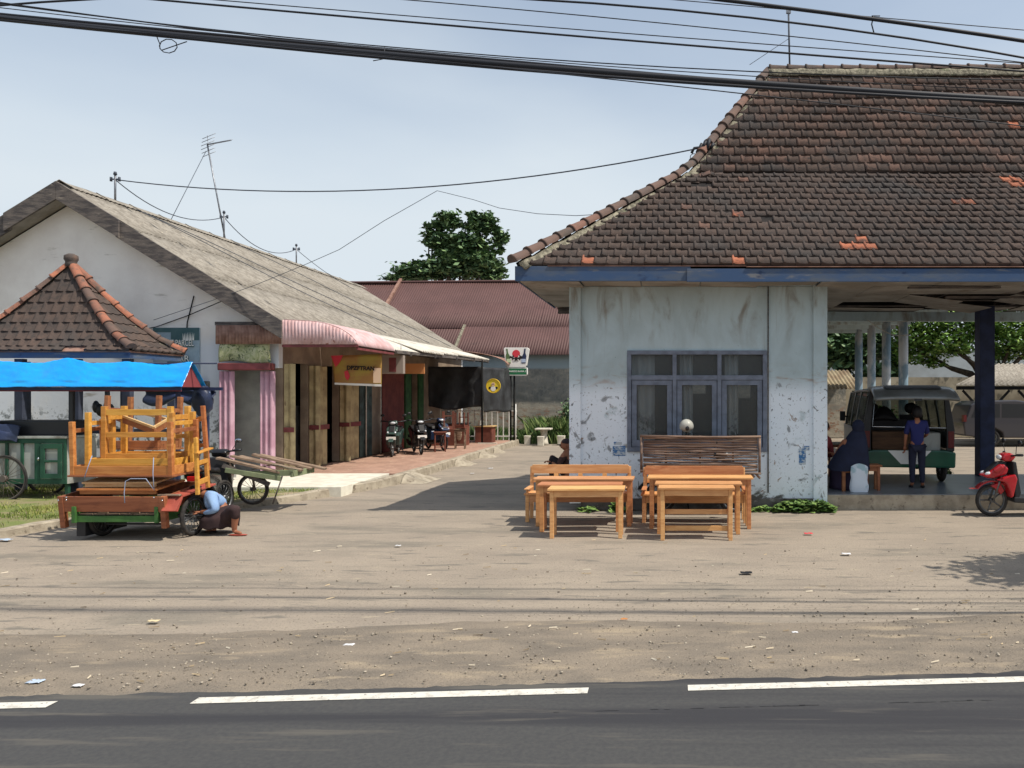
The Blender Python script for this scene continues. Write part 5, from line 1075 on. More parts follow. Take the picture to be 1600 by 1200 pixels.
q = MB(); q.ell((.24, 12.72, 1.46), .118, .125, .118, 20, 14, fn=lambda d: 1 if d.z > -.6 else .86); q.build('shell', mat('helmet_white', s2l((172, 172, 164)), s2l((150, 150, 144)), 4, rough=.4), HL)
q = MB(); q.ell((.25, 12.61, 1.435), .035, .02, .045, 12, 8); q.build('opening', m_blkp, HL); q = MB(); q.tube([(.24, 12.72, 1.36), (.25, 12.72, 1.2), (.3, 12.76, 1.02)], .014, 8); q.build('hook_stem', m_blkp, HL)

# old motorcycle and trailer rack behind the squatting person
OM = scooter('old dark motorcycle with upright mirror behind the furniture load', m_blk, (-7.62, 12.75, .02), R(104), name='parked_motorcycle', mirror_h=1.16)
m_lime = mat('faded_lime_paint', s2l((138, 148, 112)), s2l((116, 124, 96)), 4, rough=.8)
FB = thing('flatbed_handcart', 'low handcart of old grey planks with pale green frame and one spoked wheel', 'handcart', (-7.0, 13.0, 0))
m_plank = mat('weathered_planks', s2l((150, 128, 108)), s2l((104, 86, 72)), 3, 8, .35, .65, (1, 6, 6), rough=.9, layers=[(s2l((176, 160, 140)), 3, .6, .7, (1, 7, 4), None)])
fa_, fb_ = Vector((-7.62, 13.0, .92)), Vector((-6.62, 13.15, .66))
for k in range(5):
    q = MB(); o_ = Vector((.10 * k + random.uniform(-.05, .05), .16 * k - .1, .02 * (k % 2))); q.beam(fa_ + o_, fb_ + o_ + Vector((random.uniform(-.1, .12), 0, 0)), .15, .035); q.build('plank', m_plank, FB, bevel=.003)
q = MB(); q.beam(fa_ + Vector((.15, -.16, -.2)), fb_ + Vector((.0, -.16, -.10)), .03, .08); q.beam(fb_ + Vector((-.55, -.18, -.02)), fb_ + Vector((.22, -.14, .0)), .03, .10); q.beam(fb_ + Vector((.2, -.2, -.02)), fb_ + Vector((.2, .6, -.02)), .04, .10); q.build('frame', m_lime, FB, bevel=.004)
q = MB(); q.beam(fa_ + Vector((.1, -.14, -.12)), fb_ + Vector((-.2, -.14, -.2)), .05, .07); q.tube([fb_ + Vector((.05, -.2, -.05)), fb_ + Vector((-.1, -.22, -.52))], .012, 6); q.tube([fb_ + Vector((-.5, -.1, -.1)), (-7.15, 13.15, .36)], .02, 6); q.build('stand', m_oldwood, FB)
wheel(FB, (-7.2, 13.2, .36), .27, .06, 16, thick=.045, mr=m_rim)
q = MB(); q.tube([fb_ + Vector((-.5 + .8 * t, -.14 + .1 * math.sin(t * 6), .05 + .08 * math.sin(t * math.pi))) for t in [i / 12 for i in range(13)]], .01, 5); q.build('rope', m_mortar, FB)

# ---------------------------------------------------------------- cargo tricycle and its load of furniture
m_cg = mat('green_cart_paint', s2l((66, 108, 52)), s2l((52, 88, 44)), 4, 7, rough=.6); m_cr = mat('faded_red_fender', s2l((168, 84, 68)), s2l((146, 70, 58)), 4, rough=.55)
TR = thing('cargo_tricycle', 'green cargo tricycle with red mudguards loaded with furniture', 'tricycle', (-7.4, 10.9, 0))
for x, n in ((-8.0, 0), (-6.74, 1)):
    wheel(TR, (x, 10.82, .285), .285, .08, 28, 'x', thick=.05, mr=m_rim)
bxl, bxr = -8.12, -6.95
q = MB(); q.box(bxl, bxr, 10.42, 10.46, .255, .34); q.box(bxl, bxr, 10.42, 10.46, .42, .47); q.box(bxl, bxl + .05, 10.38, 10.419, .25, .47); q.box(bxr - .05, bxr, 10.38, 10.419, .25, .47); q.box(bxl - .0, bxl + .03, 10.47, 11.6, .25, .47); q.box(bxr - .03, bxr, 10.47, 11.6, .25, .47); q.box(bxl, bxr, 11.61, 11.65, .25, .47); q.build('cargo_frame', m_cg, TR, bevel=.004)
q = MB()
for k in range(6): a = bxl + .04 + k * .185; q.box(a, a + .17, 10.47, 11.6, .345, .365)
q.box(bxl + .3, bxl + .42, 10.465, 10.5, .366, .415); q.box(bxl + .75, bxl + .85, 10.465, 10.5, .366, .415); q.build('cargo_floor', m_plank, TR)
q = MB(); q.tube([(bxl - .06, 10.82, .285), (bxr + .35, 10.82, .285)], .022, 8); q.tube([(bxl + .4, 10.5, .22), (bxr, 10.5, .22)], .014, 8); q.tube([(-7.5, 10.9, .27), (-7.45, 12.6, .3)], .03, 8); q.build('axle', m_blkp, TR)
q = MB(); q.prism([(10.42, .40), (10.5, .56), (10.46, .58), (10.36, .41)], 'x', -6.90, -6.76); q.build('mudguard_flap', m_cr, TR, bevel=.005)
q = MB(); q.prism([(10.5, .585), (11.25, .66), (11.25, .685), (10.5, .61)], 'x', -6.86, -6.68); q.prism([(10.40, .40), (10.52, .585), (10.50, .60), (10.34, .42)], 'x', -6.88, -6.69); q.build('mudguard', m_cr, TR, bevel=.004)
q = MB(); q.box(-7.0, -6.70, 10.44, 10.50, .605, .63); q.build('mudguard_step', m_plank, TR, bevel=.006)
q = MB(); q.box(bxl - .02, bxl + .10, 10.5, 11.3, .05, .25); q.build('splash_board', m_blkp, TR)
wheel(TR, (-7.42, 12.7, .285), .285, .08, 28, 'x', thick=.05, mr=m_rim)
LG_ = 'furniture piled on the cargo tricycle'
put(table('wooden_table', 'low brown table with bolt heads lying lowest on the tricycle', 1.46, .9, .44, .07, .21, 0, ms=(m_wb, m_wb), cat='table', group=LG_), -7.575, 10.87, .225, (R(7), 0, R(-1)))
q = MB()
for dx, dz in ((-8.16, .60), (-8.16, .565), (-6.98, .60), (-8.27, .56), (-6.87, .56)): q.ell((dx, 10.35, dz), .013, .01, .013, 8, 6)
q2 = q.build('bolt_heads', m_chrome, TR)
for i, (w_, d_, z_, x_, r_, mm, lab) in enumerate([(1.10, .62, .690, -7.55, 0, m_wo, 'lower brown board frame on the brown table'), (1.0, .52, .755, -7.56, 2, m_wp, 'upper pale plank frame under the upturned table')]):
    B_ = thing('board_stack', lab, 'board', (x_, 10.75, z_ + .02 * i), LG_)
    for k in range(4): q = MB(); y0 = 10.75 - d_ / 2 + k * d_ / 4; q.box(x_ - w_ / 2, x_ + w_ / 2, y0, y0 + d_ / 4 - .006, z_ + .02 * i + .02, z_ + .02 * i + .045); q.build('board', mm, B_, bevel=.003)
    q = MB(); q.box(x_ - w_ / 2 + .03, x_ + w_ / 2 - .03, 10.75 - d_ / 2 + .02, 10.75 - d_ / 2 + .045, z_ + .02 * i - .03, z_ + .02 * i + .019); q.build('batten', mm, B_)
    B_.rotation_euler = (R(6), 0, R(r_))
PI = math.pi
put(table('wooden_table', 'large upturned orange brown table whose top faces down on the pile', 1.42, .60, .75, .058, .12, .025, .02, ms=(m_wb, m_wo), cat='table', group=LG_, side_rails=((.10, .055, 1), (.10, .055, -1))), -7.49, 10.72, 1.625, (PI + R(2), 0, R(-1.5)))
put(table('wooden_table', 'yellow upturned table nested inside the large upturned one', 1.22, .52, .74, .06, .08, .02, .0, ms=(m_wy, m_wy), cat='table', group=LG_, side_rails=((.12, .06, 1), (.12, .06, -1))), -7.50, 10.86, 1.74, (PI, 0, 0))
put(table('wooden_table', 'narrow yellow upturned table with front crossbar at the top of the pile', .98, .46, .76, .065, .08, .02, .0, ms=(m_wy, m_wy), rails=((.04, .085, 1), (.36, .075, 1)), cat='table', group=LG_, side_rails=((.12, .07, 1), (.12, .07, -1), (.4, .06, 1))), -7.52, 11.0, 1.82, (PI, 0, R(1)))
put(table('wooden_table', 'dark red brown upturned table at the back of the pile', .86, .5, .80, .06, .1, .03, .02, ms=(m_wb, m_wb), cat='table', group=LG_, side_rails=((.18, .06, 1), (.18, .06, -1))), -7.93, 11.55, 1.96, (PI - R(3), 0, R(-4)))
DF = thing('square_wood_frame', 'tilted square wooden frame caught between the table legs of the pile', 'frame', (-7.4, 11.25, 1.5), LG_)  # skewed square timber frame, part of the load
q = MB(); c4 = [P(183, 647, 11.2), P(240, 668, 11.0), P(262, 655, 11.3), P(214, 644, 11.5)]
for i in range(4): q.beam(c4[i], c4[(i + 1) % 4], .03, .035)
q.build('bars', m_wp, DF, bevel=.003); q = MB(); q.beam(c4[1] - Vector((0, 0, .06)), c4[2] - Vector((0, 0, .06)), .02, .09); q.beam(c4[0] - Vector((0, 0, .06)), c4[1] - Vector((0, 0, .06)), .02, .07); q.build('side_boards', m_wb, DF)
# tall ladder-like chair frame and a small stool hanging at the right side of the pile
def pole(q, a, b, w_=.05, h_=.05): q.beam(a, b, w_, h_)
CH = thing('wooden_chair', 'tall orange chair frame leaning upright on the right of the pile', 'chair', (-6.6, 11.1, .9), LG_)
for a, b in ((P(294, 643, 11.3), P(297, 735, 11.3)), (P(317, 634, 11.0), P(325, 735, 11.0))): q = MB(); pole(q, a, b); q.build('leg', m_wo, CH, bevel=.004)
q = MB(); pole(q, P(296, 661, 11.28), P(319, 652, 11.02), .03, .065); pole(q, P(297, 700, 11.28), P(322, 694, 11.02), .03, .05); pole(q, P(297, 728, 11.28), P(324, 722, 11.02), .03, .06); q.build('crossbar', m_wo, CH, bevel=.003)
CH = thing('wooden_stool', 'small yellow stool hanging upside down over the squatting person', 'stool', (-6.6, 10.7, .7), LG_)
for a, b in ((P(306, 684, 10.65), P(309, 773, 10.65)), (P(321, 700, 10.85), P(325, 762, 10.85)), (P(300, 690, 10.95), P(301, 730, 10.95))): q = MB(); pole(q, a, b, .045, .045); q.build('leg', m_wy, CH, bevel=.004)
q = MB(); q.beam(P(306, 709, 10.62), P(330, 700, 10.85), .09, .02); q.build('seat', m_wy, CH, bevel=.004)
q = MB(); pole(q, P(309, 724, 10.66), P(324, 719, 10.84), .02, .06); pole(q, P(310, 754, 10.66), P(325, 748, 10.84), .02, .07); pole(q, P(300, 689, 10.94), P(307, 686, 10.67), .02, .06); q.build('crossbar', m_wy, CH, bevel=.003)
m_rope = mat('blue_grey_rope', s2l((140, 150, 172)), rough=.8)
q = MB(); q.tube([P(144, 712, 10.38), P(138, 728, 10.34), P(132, 746, 10.3)], .006, 5); tag(q.build('tie_rope', m_rope), 'pale rope at the left end of the upturned table', 'rope')
q = MB(); q.tube([P(240, 715, 10.36), P(239, 740, 10.32), P(241, 766, 10.3), P(228, 748, 10.3), P(204, 748, 10.3), P(196, 752, 10.28), P(194, 770, 10.26), P(195, 786, 10.26)], .006, 5); tag(q.build('tie_rope', m_rope), 'pale rope looped over the boards at the right of the pile', 'rope')

# ---------------------------------------------------------------- green food cart and tarpaulin canopy
m_fg = mat('dark_green_cart_paint', s2l((44, 86, 66)), s2l((34, 68, 54)), 3, 7, rough=.6, layers=[(s2l((90, 110, 96)), 9, .64, .72, (1, 1, 1), None)]); m_tin = mat('dull_zinc_panel', s2l((168, 170, 164)), s2l((124, 120, 112)), 2.6, 7, .4, .65, (1, 1, .6), rough=.6)
FC = thing('food_cart', 'dark green food cart with zinc panels and big spoked wheel', 'food cart', (-11.9, 14.3, 0))
cx0, cx1, cy0, cy1, cz0, cz1 = -13.4, (103 - CX) * 14.1 / F, 14.1, 14.85, .34, 1.22
q = MB(); q.box(cx0, cx1, cy0 + .03, cy1, cz0, cz1 - .05); q.build('body', m_tin, FC)
q = MB()
q.box(cx0, cx1, cy0, cy0 + .028, cz0, cz0 + .09); q.box(cx0, cx1, cy0, cy0 + .028, cz1 - .13, cz1 - .045)
for px in (103, 62, 58, 36, 12, -14): x = (px - CX) * 14.1 / F; q.box(x - .05, x, cy0 - .001, cy0 + .026, cz0 + .091, cz1 - .131)
q.build('frame', m_fg, FC, bevel=.003)
q = MB(); q.box(cx0 - .02, cx1 + .02, cy0 - .02, cy1 + .02, cz1 - .044, cz1); q.build('countertop', m_tin, FC, bevel=.004)
dx0, dx1 = (63 - CX) * 14.1 / F + .01, cx1 - .06
q = MB(); q.box(dx0, dx1, cy0 - .022, cy0 - .003, cz0 + .1, cz0 + .19); q.box(dx0, dx1, cy0 - .022, cy0 - .003, cz1 - .23, cz1 - .14); q.box(dx0, dx0 + .08, cy0 - .022, cy0 - .003, cz0 + .19, cz1 - .23); q.box(dx1 - .08, dx1, cy0 - .022, cy0 - .003, cz0 + .19, cz1 - .23); q.box(dx0 + .08, dx1 - .08, cy0 - .022, cy0 - .003, .74, .78); dd = q.build('door', m_fg, FC, bevel=.003)
q = MB(); q.ell((dx0 - .02, cy0 - .03, .80), .02, .02, .035, 8, 6); q.build('handle', m_chrome, dd)
for yw in (13.98, 14.95): wheel(FC, ((6 - CX) * 13.98 / F, yw, .45), .43, .06, 24, 'y', thick=.04, mr=mat('dull_wheel_steel', s2l((96, 88, 82)), rough=.7) if yw < 14.5 else bpy.data.materials['dull_wheel_steel'])
q = MB(); q.box(cx1 - .1, cx1 - .04, cy0 + .1, cy0 + .16, 0, cz0); q.box(cx1 - .1, cx1 - .04, cy1 - .16, cy1 - .1, 0, cz0); q.build('leg', m_fg, FC)
q = MB(); q.box(-12.55, cx1 - .05, 14.25, 14.8, cz1 + .001, 1.50); q.build('cooking_box', m_blkp, FC, bevel=.02)
q = MB(); q.box(-12.7, -12.1, 14.12, 14.2, cz1 + .002, cz1 + .03); tag(q.build('wooden_board', m_wp), 'thin pale board on the green cart counter', 'board')
m_blue = mat('bright_blue_tarpaulin', s2l((4, 160, 238)), s2l((4, 146, 230)), 1.5, 6, rough=.24, spec=.8, bump=.8, bscale=3.5, layers=[(s2l((30, 150, 236)), 3, .55, .7, (1, 1, 1), None)])
m_dblue = mat('dark_blue_tarpaulin', s2l((46, 56, 84)), s2l((34, 40, 56)), 3, rough=.4, bump=.4, bscale=9, layers=[(s2l((150, 170, 206)), 4, .64, .72, (1, 1, 1), None)]); m_rtarp = mat('dull_red_sheet', s2l((130, 62, 66)), rough=.7)
CN = thing('canopy_frame', 'timber canopy frame with red gable sheet under the blue tarpaulin', 'canopy', (-11, 14.3, 0))
for x in (-13.6, -11.05, -9.1):
    for y in (14.15, 14.88): q = MB(); q.box(x - .03, x + .03, y - .03 + (.15 if y > 14.5 else 0), y + .03 + (.15 if y > 14.5 else 0), 0 if (x > -10 or y > 14.5) else 1.225, 2.1); q.build('post', m_blkp if x < -9.2 else m_navy, CN)
q = MB(); q.beam((-14.2, 14.0, 2.09), (-8.95, 14.0, 2.09), .05, .06); q.beam((-14.2, 14.6, 2.09), (-8.55, 14.6, 2.09), .05, .06); q.beam((-13.6, 14.0, 2.13), (-13.6, 15.03, 2.13), .05, .04); q.beam((-9.1, 14.0, 2.13), (-9.1, 15.03, 2.13), .05, .04); q.tube([(-14.2, 14.25, 2.56), (-8.45, 14.25, 2.56)], .016, 6); q.build('canopy_beams', m_navy, CN)
q = MB(); q.prism([(14.0, 2.12), (14.6, 2.12), (14.25, 2.54)], 'x', -8.96, -8.94); q.build('gable_sheet', m_rtarp, CN)
q = MB(); q.box(-14.1, -8.97, 14.03, 14.05, 2.04, 2.12); q.build('valance_board', m_rtarp, CN)
q = MB(); rnd = random.Random(6)
def tf(u, v):
    x = -14.3 + 5.42 * u; 
    if v < .5: t = v / .5; y = 13.93 + (14.23 - 13.93) * t; z = 2.12 + (2.585 - 2.12) * t
    else: t = (v - .5) / .5; y = 14.23 + .4 * t; z = 2.585 - .44 * t
    cr = .05 * nv((x * 1.2, v * 3, 1)) + .03 * nv((x * 4 + v * 5, v * 9, 2)) + .015 * nv((x * 11 + v * 9, v * 18, 5)) + .02 * math.sin(x * 5 + v * 2.5) * (1 - abs(2 * v - 1))
    peak = .05 * math.exp(-((x + 11.2) / .25) ** 2) * (1 - abs(2 * v - 1))
    return (x - .22 * (.5 - min(v, .5)) * u * -0, y - .02 * math.sin(x * 7) * (v < .1), z + cr * (.35 + .65 * (1 - abs(2 * v - 1))) * .7 + peak)
q.grid(tf, 260, 44); tag(q.build('blue_tarpaulin', m_blue, solid=.005), 'bright blue plastic tarpaulin draped over the canopy frame', 'tarpaulin')
q = MB(); q.grid(lambda u, v: (-10.2 + 1.35 * u, 14.85 + .05 * math.sin(v * 6), 2.06 - (.14 + .16 * abs(math.sin(u * 5.5 + .6))) * v + .03 * nv((u * 6, v * 4, 3))), 40, 10); tag(q.build('rolled_tarpaulin', m_dblue, solid=.02), 'rolled dark blue sheet hanging under the canopy eave', 'tarpaulin')
q = MB(); q.ell((-9.05, 14.8, 1.86), .19, .16, .30, 16, 12, fn=lambda d: 1 + .22 * nv((d.x * 3, d.y * 3, d.z * 3))); tag(q.build('tarpaulin_bundle', m_dblue), 'crumpled dark blue bundle tied to the right canopy post', 'bundle')
q = MB(); q.grid(lambda u, v: ((-12.75 + .75 * u) , 14.10 - .08 * v + .04 * math.sin(u * 8), 1.56 - .16 * u - .30 * v + .05 * nv((u * 4, v * 4, 9))), 20, 14); tag(q.build('blue_cloth', m_dblue, solid=.03), 'blue plastic bundle on the left end of the green cart', 'bundle')
q = MB()
for k in range(5): q.ell((-10.95 + .07 * k, 14.6, 1.75 - .06 * (k % 3)), .06, .06, .12, 8, 6)
tag(q.build('hanging_bags', m_blkp), 'dark bags hanging from the canopy beside the post', 'bags', kind='stuff')
# ---------------------------------------------------------------- people
m_skin = mat('brown_skin', s2l((156, 104, 78)), s2l((142, 92, 68)), 6, rough=.6); m_hair = mat('black_hair', s2l((26, 22, 22)), rough=.6)
def skinmesh(pts, edges, sub=2):
    names = list(pts); me = bpy.data.meshes.new('tmp'); me.from_pydata([pts[k][:3] for k in names], [(names.index(a), names.index(b)) for a, b in edges], []); o = bpy.data.objects.new('tmp', me); COL.objects.link(o)
    o.modifiers.new('skin', 'SKIN'); sv = me.skin_vertices[0].data
    for i, k in enumerate(names): r_ = pts[k][3]; sv[i].radius = (r_, r_ * (pts[k][4] if len(pts[k]) > 4 else 1)); sv[i].use_root = (i == 0)
    md = o.modifiers.new('sub', 'SUBSURF'); md.levels = sub; md.render_levels = sub
    dg = bpy.context.evaluated_depsgraph_get(); dg.update(); out = bpy.data.meshes.new_from_object(o.evaluated_get(dg)); bpy.data.objects.remove(o)
    return [v.co.copy() for v in out.vertices], [tuple(p.vertices) for p in out.polygons]
def skinpart(name, pts, edges, m_, parent, extra=None, sub=2):
    q = MB(); v, f = skinmesh(pts, edges, sub); q.add(v, f, 0, 0, True)
    if extra: extra(q)
    return q.build(name, m_, parent)
def head(q, c, fwd, r=.1):
    """head with nose, ears, eye sockets and mouth; fwd = looking direction"""
    c = Vector(c); f = Vector(fwd).normalized(); s_ = f.cross(Vector((0, 0, 1))).normalized(); u = s_.cross(f).normalized(); M3 = Matrix((s_, f, u)).transposed()
    def fn(d):
        k = 1.0
        if d.z < -.2: k *= 1 - .14 * (-.2 - d.z) / .8
        if d.y > .3 and abs(d.z - .05) < .2 and abs(abs(d.x) - .35) < .15: k *= .95
        return k
    q.ell(c, r * .76, r * .92, r * 1.12, 22, 16, rot=M3, fn=fn)
    q.ell(c + f * r * .93 - u * r * .12, r * .13, r * .17, r * .24, 8, 6, rot=M3); q.ell(c + f * r * .82 - u * r * .5, r * .28, r * .1, r * .09, 8, 5, rot=M3)
    for sg in (-1, 1): q.ell(c + s_ * sg * r * .78 - u * r * .05, r * .08, r * .18, r * .27, 8, 6, rot=M3)
def hand(q, wrist, d, up, r=.085):
    d = Vector(d).normalized(); up = Vector(up).normalized(); s_ = d.cross(up).normalized(); w_ = Vector(wrist)
    q.tube([w_ - d * .02, w_ + d * r * .35, w_ + d * r * .95], [.02, .032, .034], 8, sy=.5)
    for k, (o_, L_) in enumerate([(-.030, .062), (-.010, .074), (.011, .070), (.030, .055)]):
        b = w_ + d * r * .9 + s_ * o_; q.tube([b, b + d * L_ * .45 - up * .006, b + d * L_ * .8 - up * .024, b + d * L_ * .85 - up * .042], [.0095, .009, .0085, .006], 6)
    b = w_ + d * r * .3 - s_ * .032; q.tube([b, b - s_ * .022 + d * .022, b - s_ * .026 + d * .05 - up * .012], [.011, .010, .008], 6)
# squatting person repairing the tricycle wheel
Yp = 10.98
def W(px, py, dy=0): v = P(px, py, Yp + dy); return (v.x, v.y, v.z)
SQ = thing('person', 'person squatting in light blue shirt and dark brown sarong, hands at the tricycle wheel', 'person', (-6.5, Yp, 0))
pt = dict(pel=(*W(349, 808), .13), waist=(*W(347, 793), .125), chest=(*W(335, 777), .135), neck=(*W(319, 772), .055), hd=(*W(312, 771), .06),
          shl=(*W(330, 775, -.14), .065), shr=(*W(330, 775, .16), .065), ell=(*W(338, 797, -.2), .045), elr=(*W(322, 797, .2), .045), wrl=(*W(313, 800, -.16), .028), wrr=(*W(309, 800, .06), .028),
          hipl=(*W(352, 810, -.1), .09), kneel=(*W(369, 793, -.22), .062), ankl=(*W(366, 825, -.16), .038), hipr=(*W(346, 812, .1), .09), kneer=(*W(322, 798, .12), .062), ankr=(*W(334, 824, .1), .038))
pt['heell'] = (*W(367, 831, -.15), .032); pt['toel'] = (*W(377, 833.5, -.2), .022); pt['heelr'] = (*W(336, 829, .1), .032); pt['toer'] = (*W(320, 831, .05), .022)
ed = [('pel', 'waist'), ('waist', 'chest'), ('chest', 'neck'), ('neck', 'hd'), ('chest', 'shl'), ('chest', 'shr'), ('shl', 'ell'), ('shr', 'elr'), ('ell', 'wrl'), ('elr', 'wrr'), ('pel', 'hipl'), ('pel', 'hipr'), ('hipl', 'kneel'), ('kneel', 'ankl'), ('ankl', 'heell'), ('heell', 'toel'), ('hipr', 'kneer'), ('kneer', 'ankr'), ('ankr', 'heelr'), ('heelr', 'toer')]
def ex(q):
    head(q, W(306, 771), (-1, -.15, -.5), .108); hand(q, pt['wrl'][:3], (-1, .1, -.1), (0, -.3, 1)); hand(q, pt['wrr'][:3], (-1, 0, .1), (0, -.3, 1))
slim = {a: ((*b[:3], b[3] * (.68 if a in ('pel', 'waist', 'chest', 'hipl', 'hipr', 'shl', 'shr') else 1))) for a, b in pt.items()}
skinpart('body', slim, ed, m_skin, SQ, ex)
TK = {'pel', 'waist', 'hipl', 'kneel', 'hipr', 'kneer'}; m_bcl = mat('dark_brown_cloth', s2l((62, 46, 46)), s2l((46, 34, 36)), 6, rough=.9, bump=.3, bscale=14)
skinpart('trousers', {a: (*pt[a][:3], pt[a][3] + .02) for a in TK}, [e for e in ed if set(e) <= TK], m_bcl, SQ)
def fat(keys, k, add=.012): return {a: (*pt[a][:3], pt[a][3] * k + add) for a in keys}
skinpart('shirt', fat(['waist', 'chest', 'neck', 'shl', 'shr', 'ell', 'elr', 'wrl', 'wrr'], 1.0, .016) | {'waist': (*W(346, 797), .165), 'neck': (*W(323, 774), .07), 'wrl': (*W(318, 801, -.165), .034), 'wrr': (*W(313, 800, .07), .034)}, [e for e in ed if set(e) <= {'waist', 'chest', 'neck', 'shl', 'shr', 'ell', 'elr', 'wrl', 'wrr'}], mat('light_blue_shirt', s2l((142, 172, 208)), s2l((124, 152, 192)), 5, rough=.85, bump=.2, bscale=20), SQ)
q = MB()
def sar(u, v):   # sarong stretched over the thighs and hanging between the feet
    a = 2 * math.pi * u; topz, botz = .36, .10; cxp, cyp = W(343, 800)[0], Yp
    rx, ry = .25 + .02 * math.sin(3 * a), .24; k = .62 + .38 * min(1, v * 2.2) - .05 * max(0, v - .6)
    return (cxp + rx * k * math.cos(a) - .02 * v, cyp + ry * k * math.sin(a), topz + (botz - topz) * v + .05 * math.cos(a) * (1 - v) + .012 * math.sin(9 * a) * v)
q.grid(sar, 40, 12); q.build('sarong', m_bcl, SQ, solid=.012)
skinpart('trouser_leg', {'a': (*W(360, 800, -.18), .09), 'b': (*W(369, 793, -.22), .078), 'c': (*W(367, 812, -.19), .055)}, [('a', 'b'), ('b', 'c')], bpy.data.materials['dark_brown_cloth'], SQ)
q = MB(); q.ell(Vector(W(305, 768)), .112, .105, .095, 16, 12, fn=lambda d: 1 if d.z > -.35 else .8); q.build('hair', m_hair, SQ)
for dd_, nm in ((-.17, 'l'), (.07, 'r')):
    b = W(372 if nm == 'l' else 327, 834, dd_); q = MB(); q.ell((b[0], b[1], .014), .135, .05, .012, 14, 6); q.build('sandal', m_cr if nm == 'l' else m_blkp, SQ)
# seated person behind the left corner
SE = thing('person', 'person in dark cap and brown shirt sitting behind the left hall corner', 'person', (-2.0, 14.4, 0)); Yp = 14.35
pt = dict(pel=(*W(889, 740), .12), chest=(*W(891, 712), .13), neck=(*W(886, 701), .05), hd=(*W(885, 697), .055), shl=(*W(880, 711, -.15), .055), shr=(*W(884, 711, .15), .055), ell=(*W(872, 730, -.2), .04), wrl=(*W(862, 722, -.15), .027), elr=(*W(880, 732, .2), .04), wrr=(*W(868, 724, .1), .027),
          hl=(*W(885, 742, -.1), .08), kl=(*W(861, 712, -.1), .07), al=(*W(866, 770, -.12), .04), tl=(*W(855, 775, -.15), .03), hr=(*W(885, 742, .1), .08), kr=(*W(866, 715, .15), .065), ar=(*W(872, 770, .15), .04), tr=(*W(860, 775, .15), .03))
ed = [('pel', 'chest'), ('chest', 'neck'), ('neck', 'hd'), ('chest', 'shl'), ('chest', 'shr'), ('shl', 'ell'), ('ell', 'wrl'), ('shr', 'elr'), ('elr', 'wrr'), ('pel', 'hl'), ('hl', 'kl'), ('kl', 'al'), ('al', 'tl'), ('pel', 'hr'), ('hr', 'kr'), ('kr', 'ar'), ('ar', 'tr')]
skinpart('body', pt, ed, m_skin, SE, lambda q: (head(q, W(884, 695), (-1, -.2, 0), .108), hand(q, pt['wrl'][:3], (-1, 0, .2), (0, 0, 1)), hand(q, pt['wrr'][:3], (-1, 0, 0), (0, 0, 1))))
K = {'pel', 'chest', 'neck', 'shl', 'shr', 'ell', 'elr'}; skinpart('shirt', fat(K, 1, .015), [e for e in ed if set(e) <= K], mat('dark_brown_shirt', s2l((70, 48, 44)), rough=.85), SE)
K = {'pel', 'hl', 'kl', 'al', 'hr', 'kr', 'ar'}; skinpart('trousers', fat(K, 1, .014), [e for e in ed if set(e) <= K], mat('dark_trousers', s2l((44, 38, 40)), rough=.9), SE)
q = MB(); q.ell(Vector(W(885, 692)), .10, .095, .085, 16, 10, fn=lambda d: 1 if d.z > -.1 else .7); q.ell(Vector(W(875, 695)), .07, .06, .012, 12, 6); q.build('cap', mat('dark_cap', s2l((50, 40, 42)), rough=.8), SE)
q = MB(); q.box(-2.12, -1.80, 14.2, 14.6, 0, .34); tag(q.build('concrete_block_seat', m_conc, bevel=.01), 'low concrete block under the person by the left hall corner', 'block')
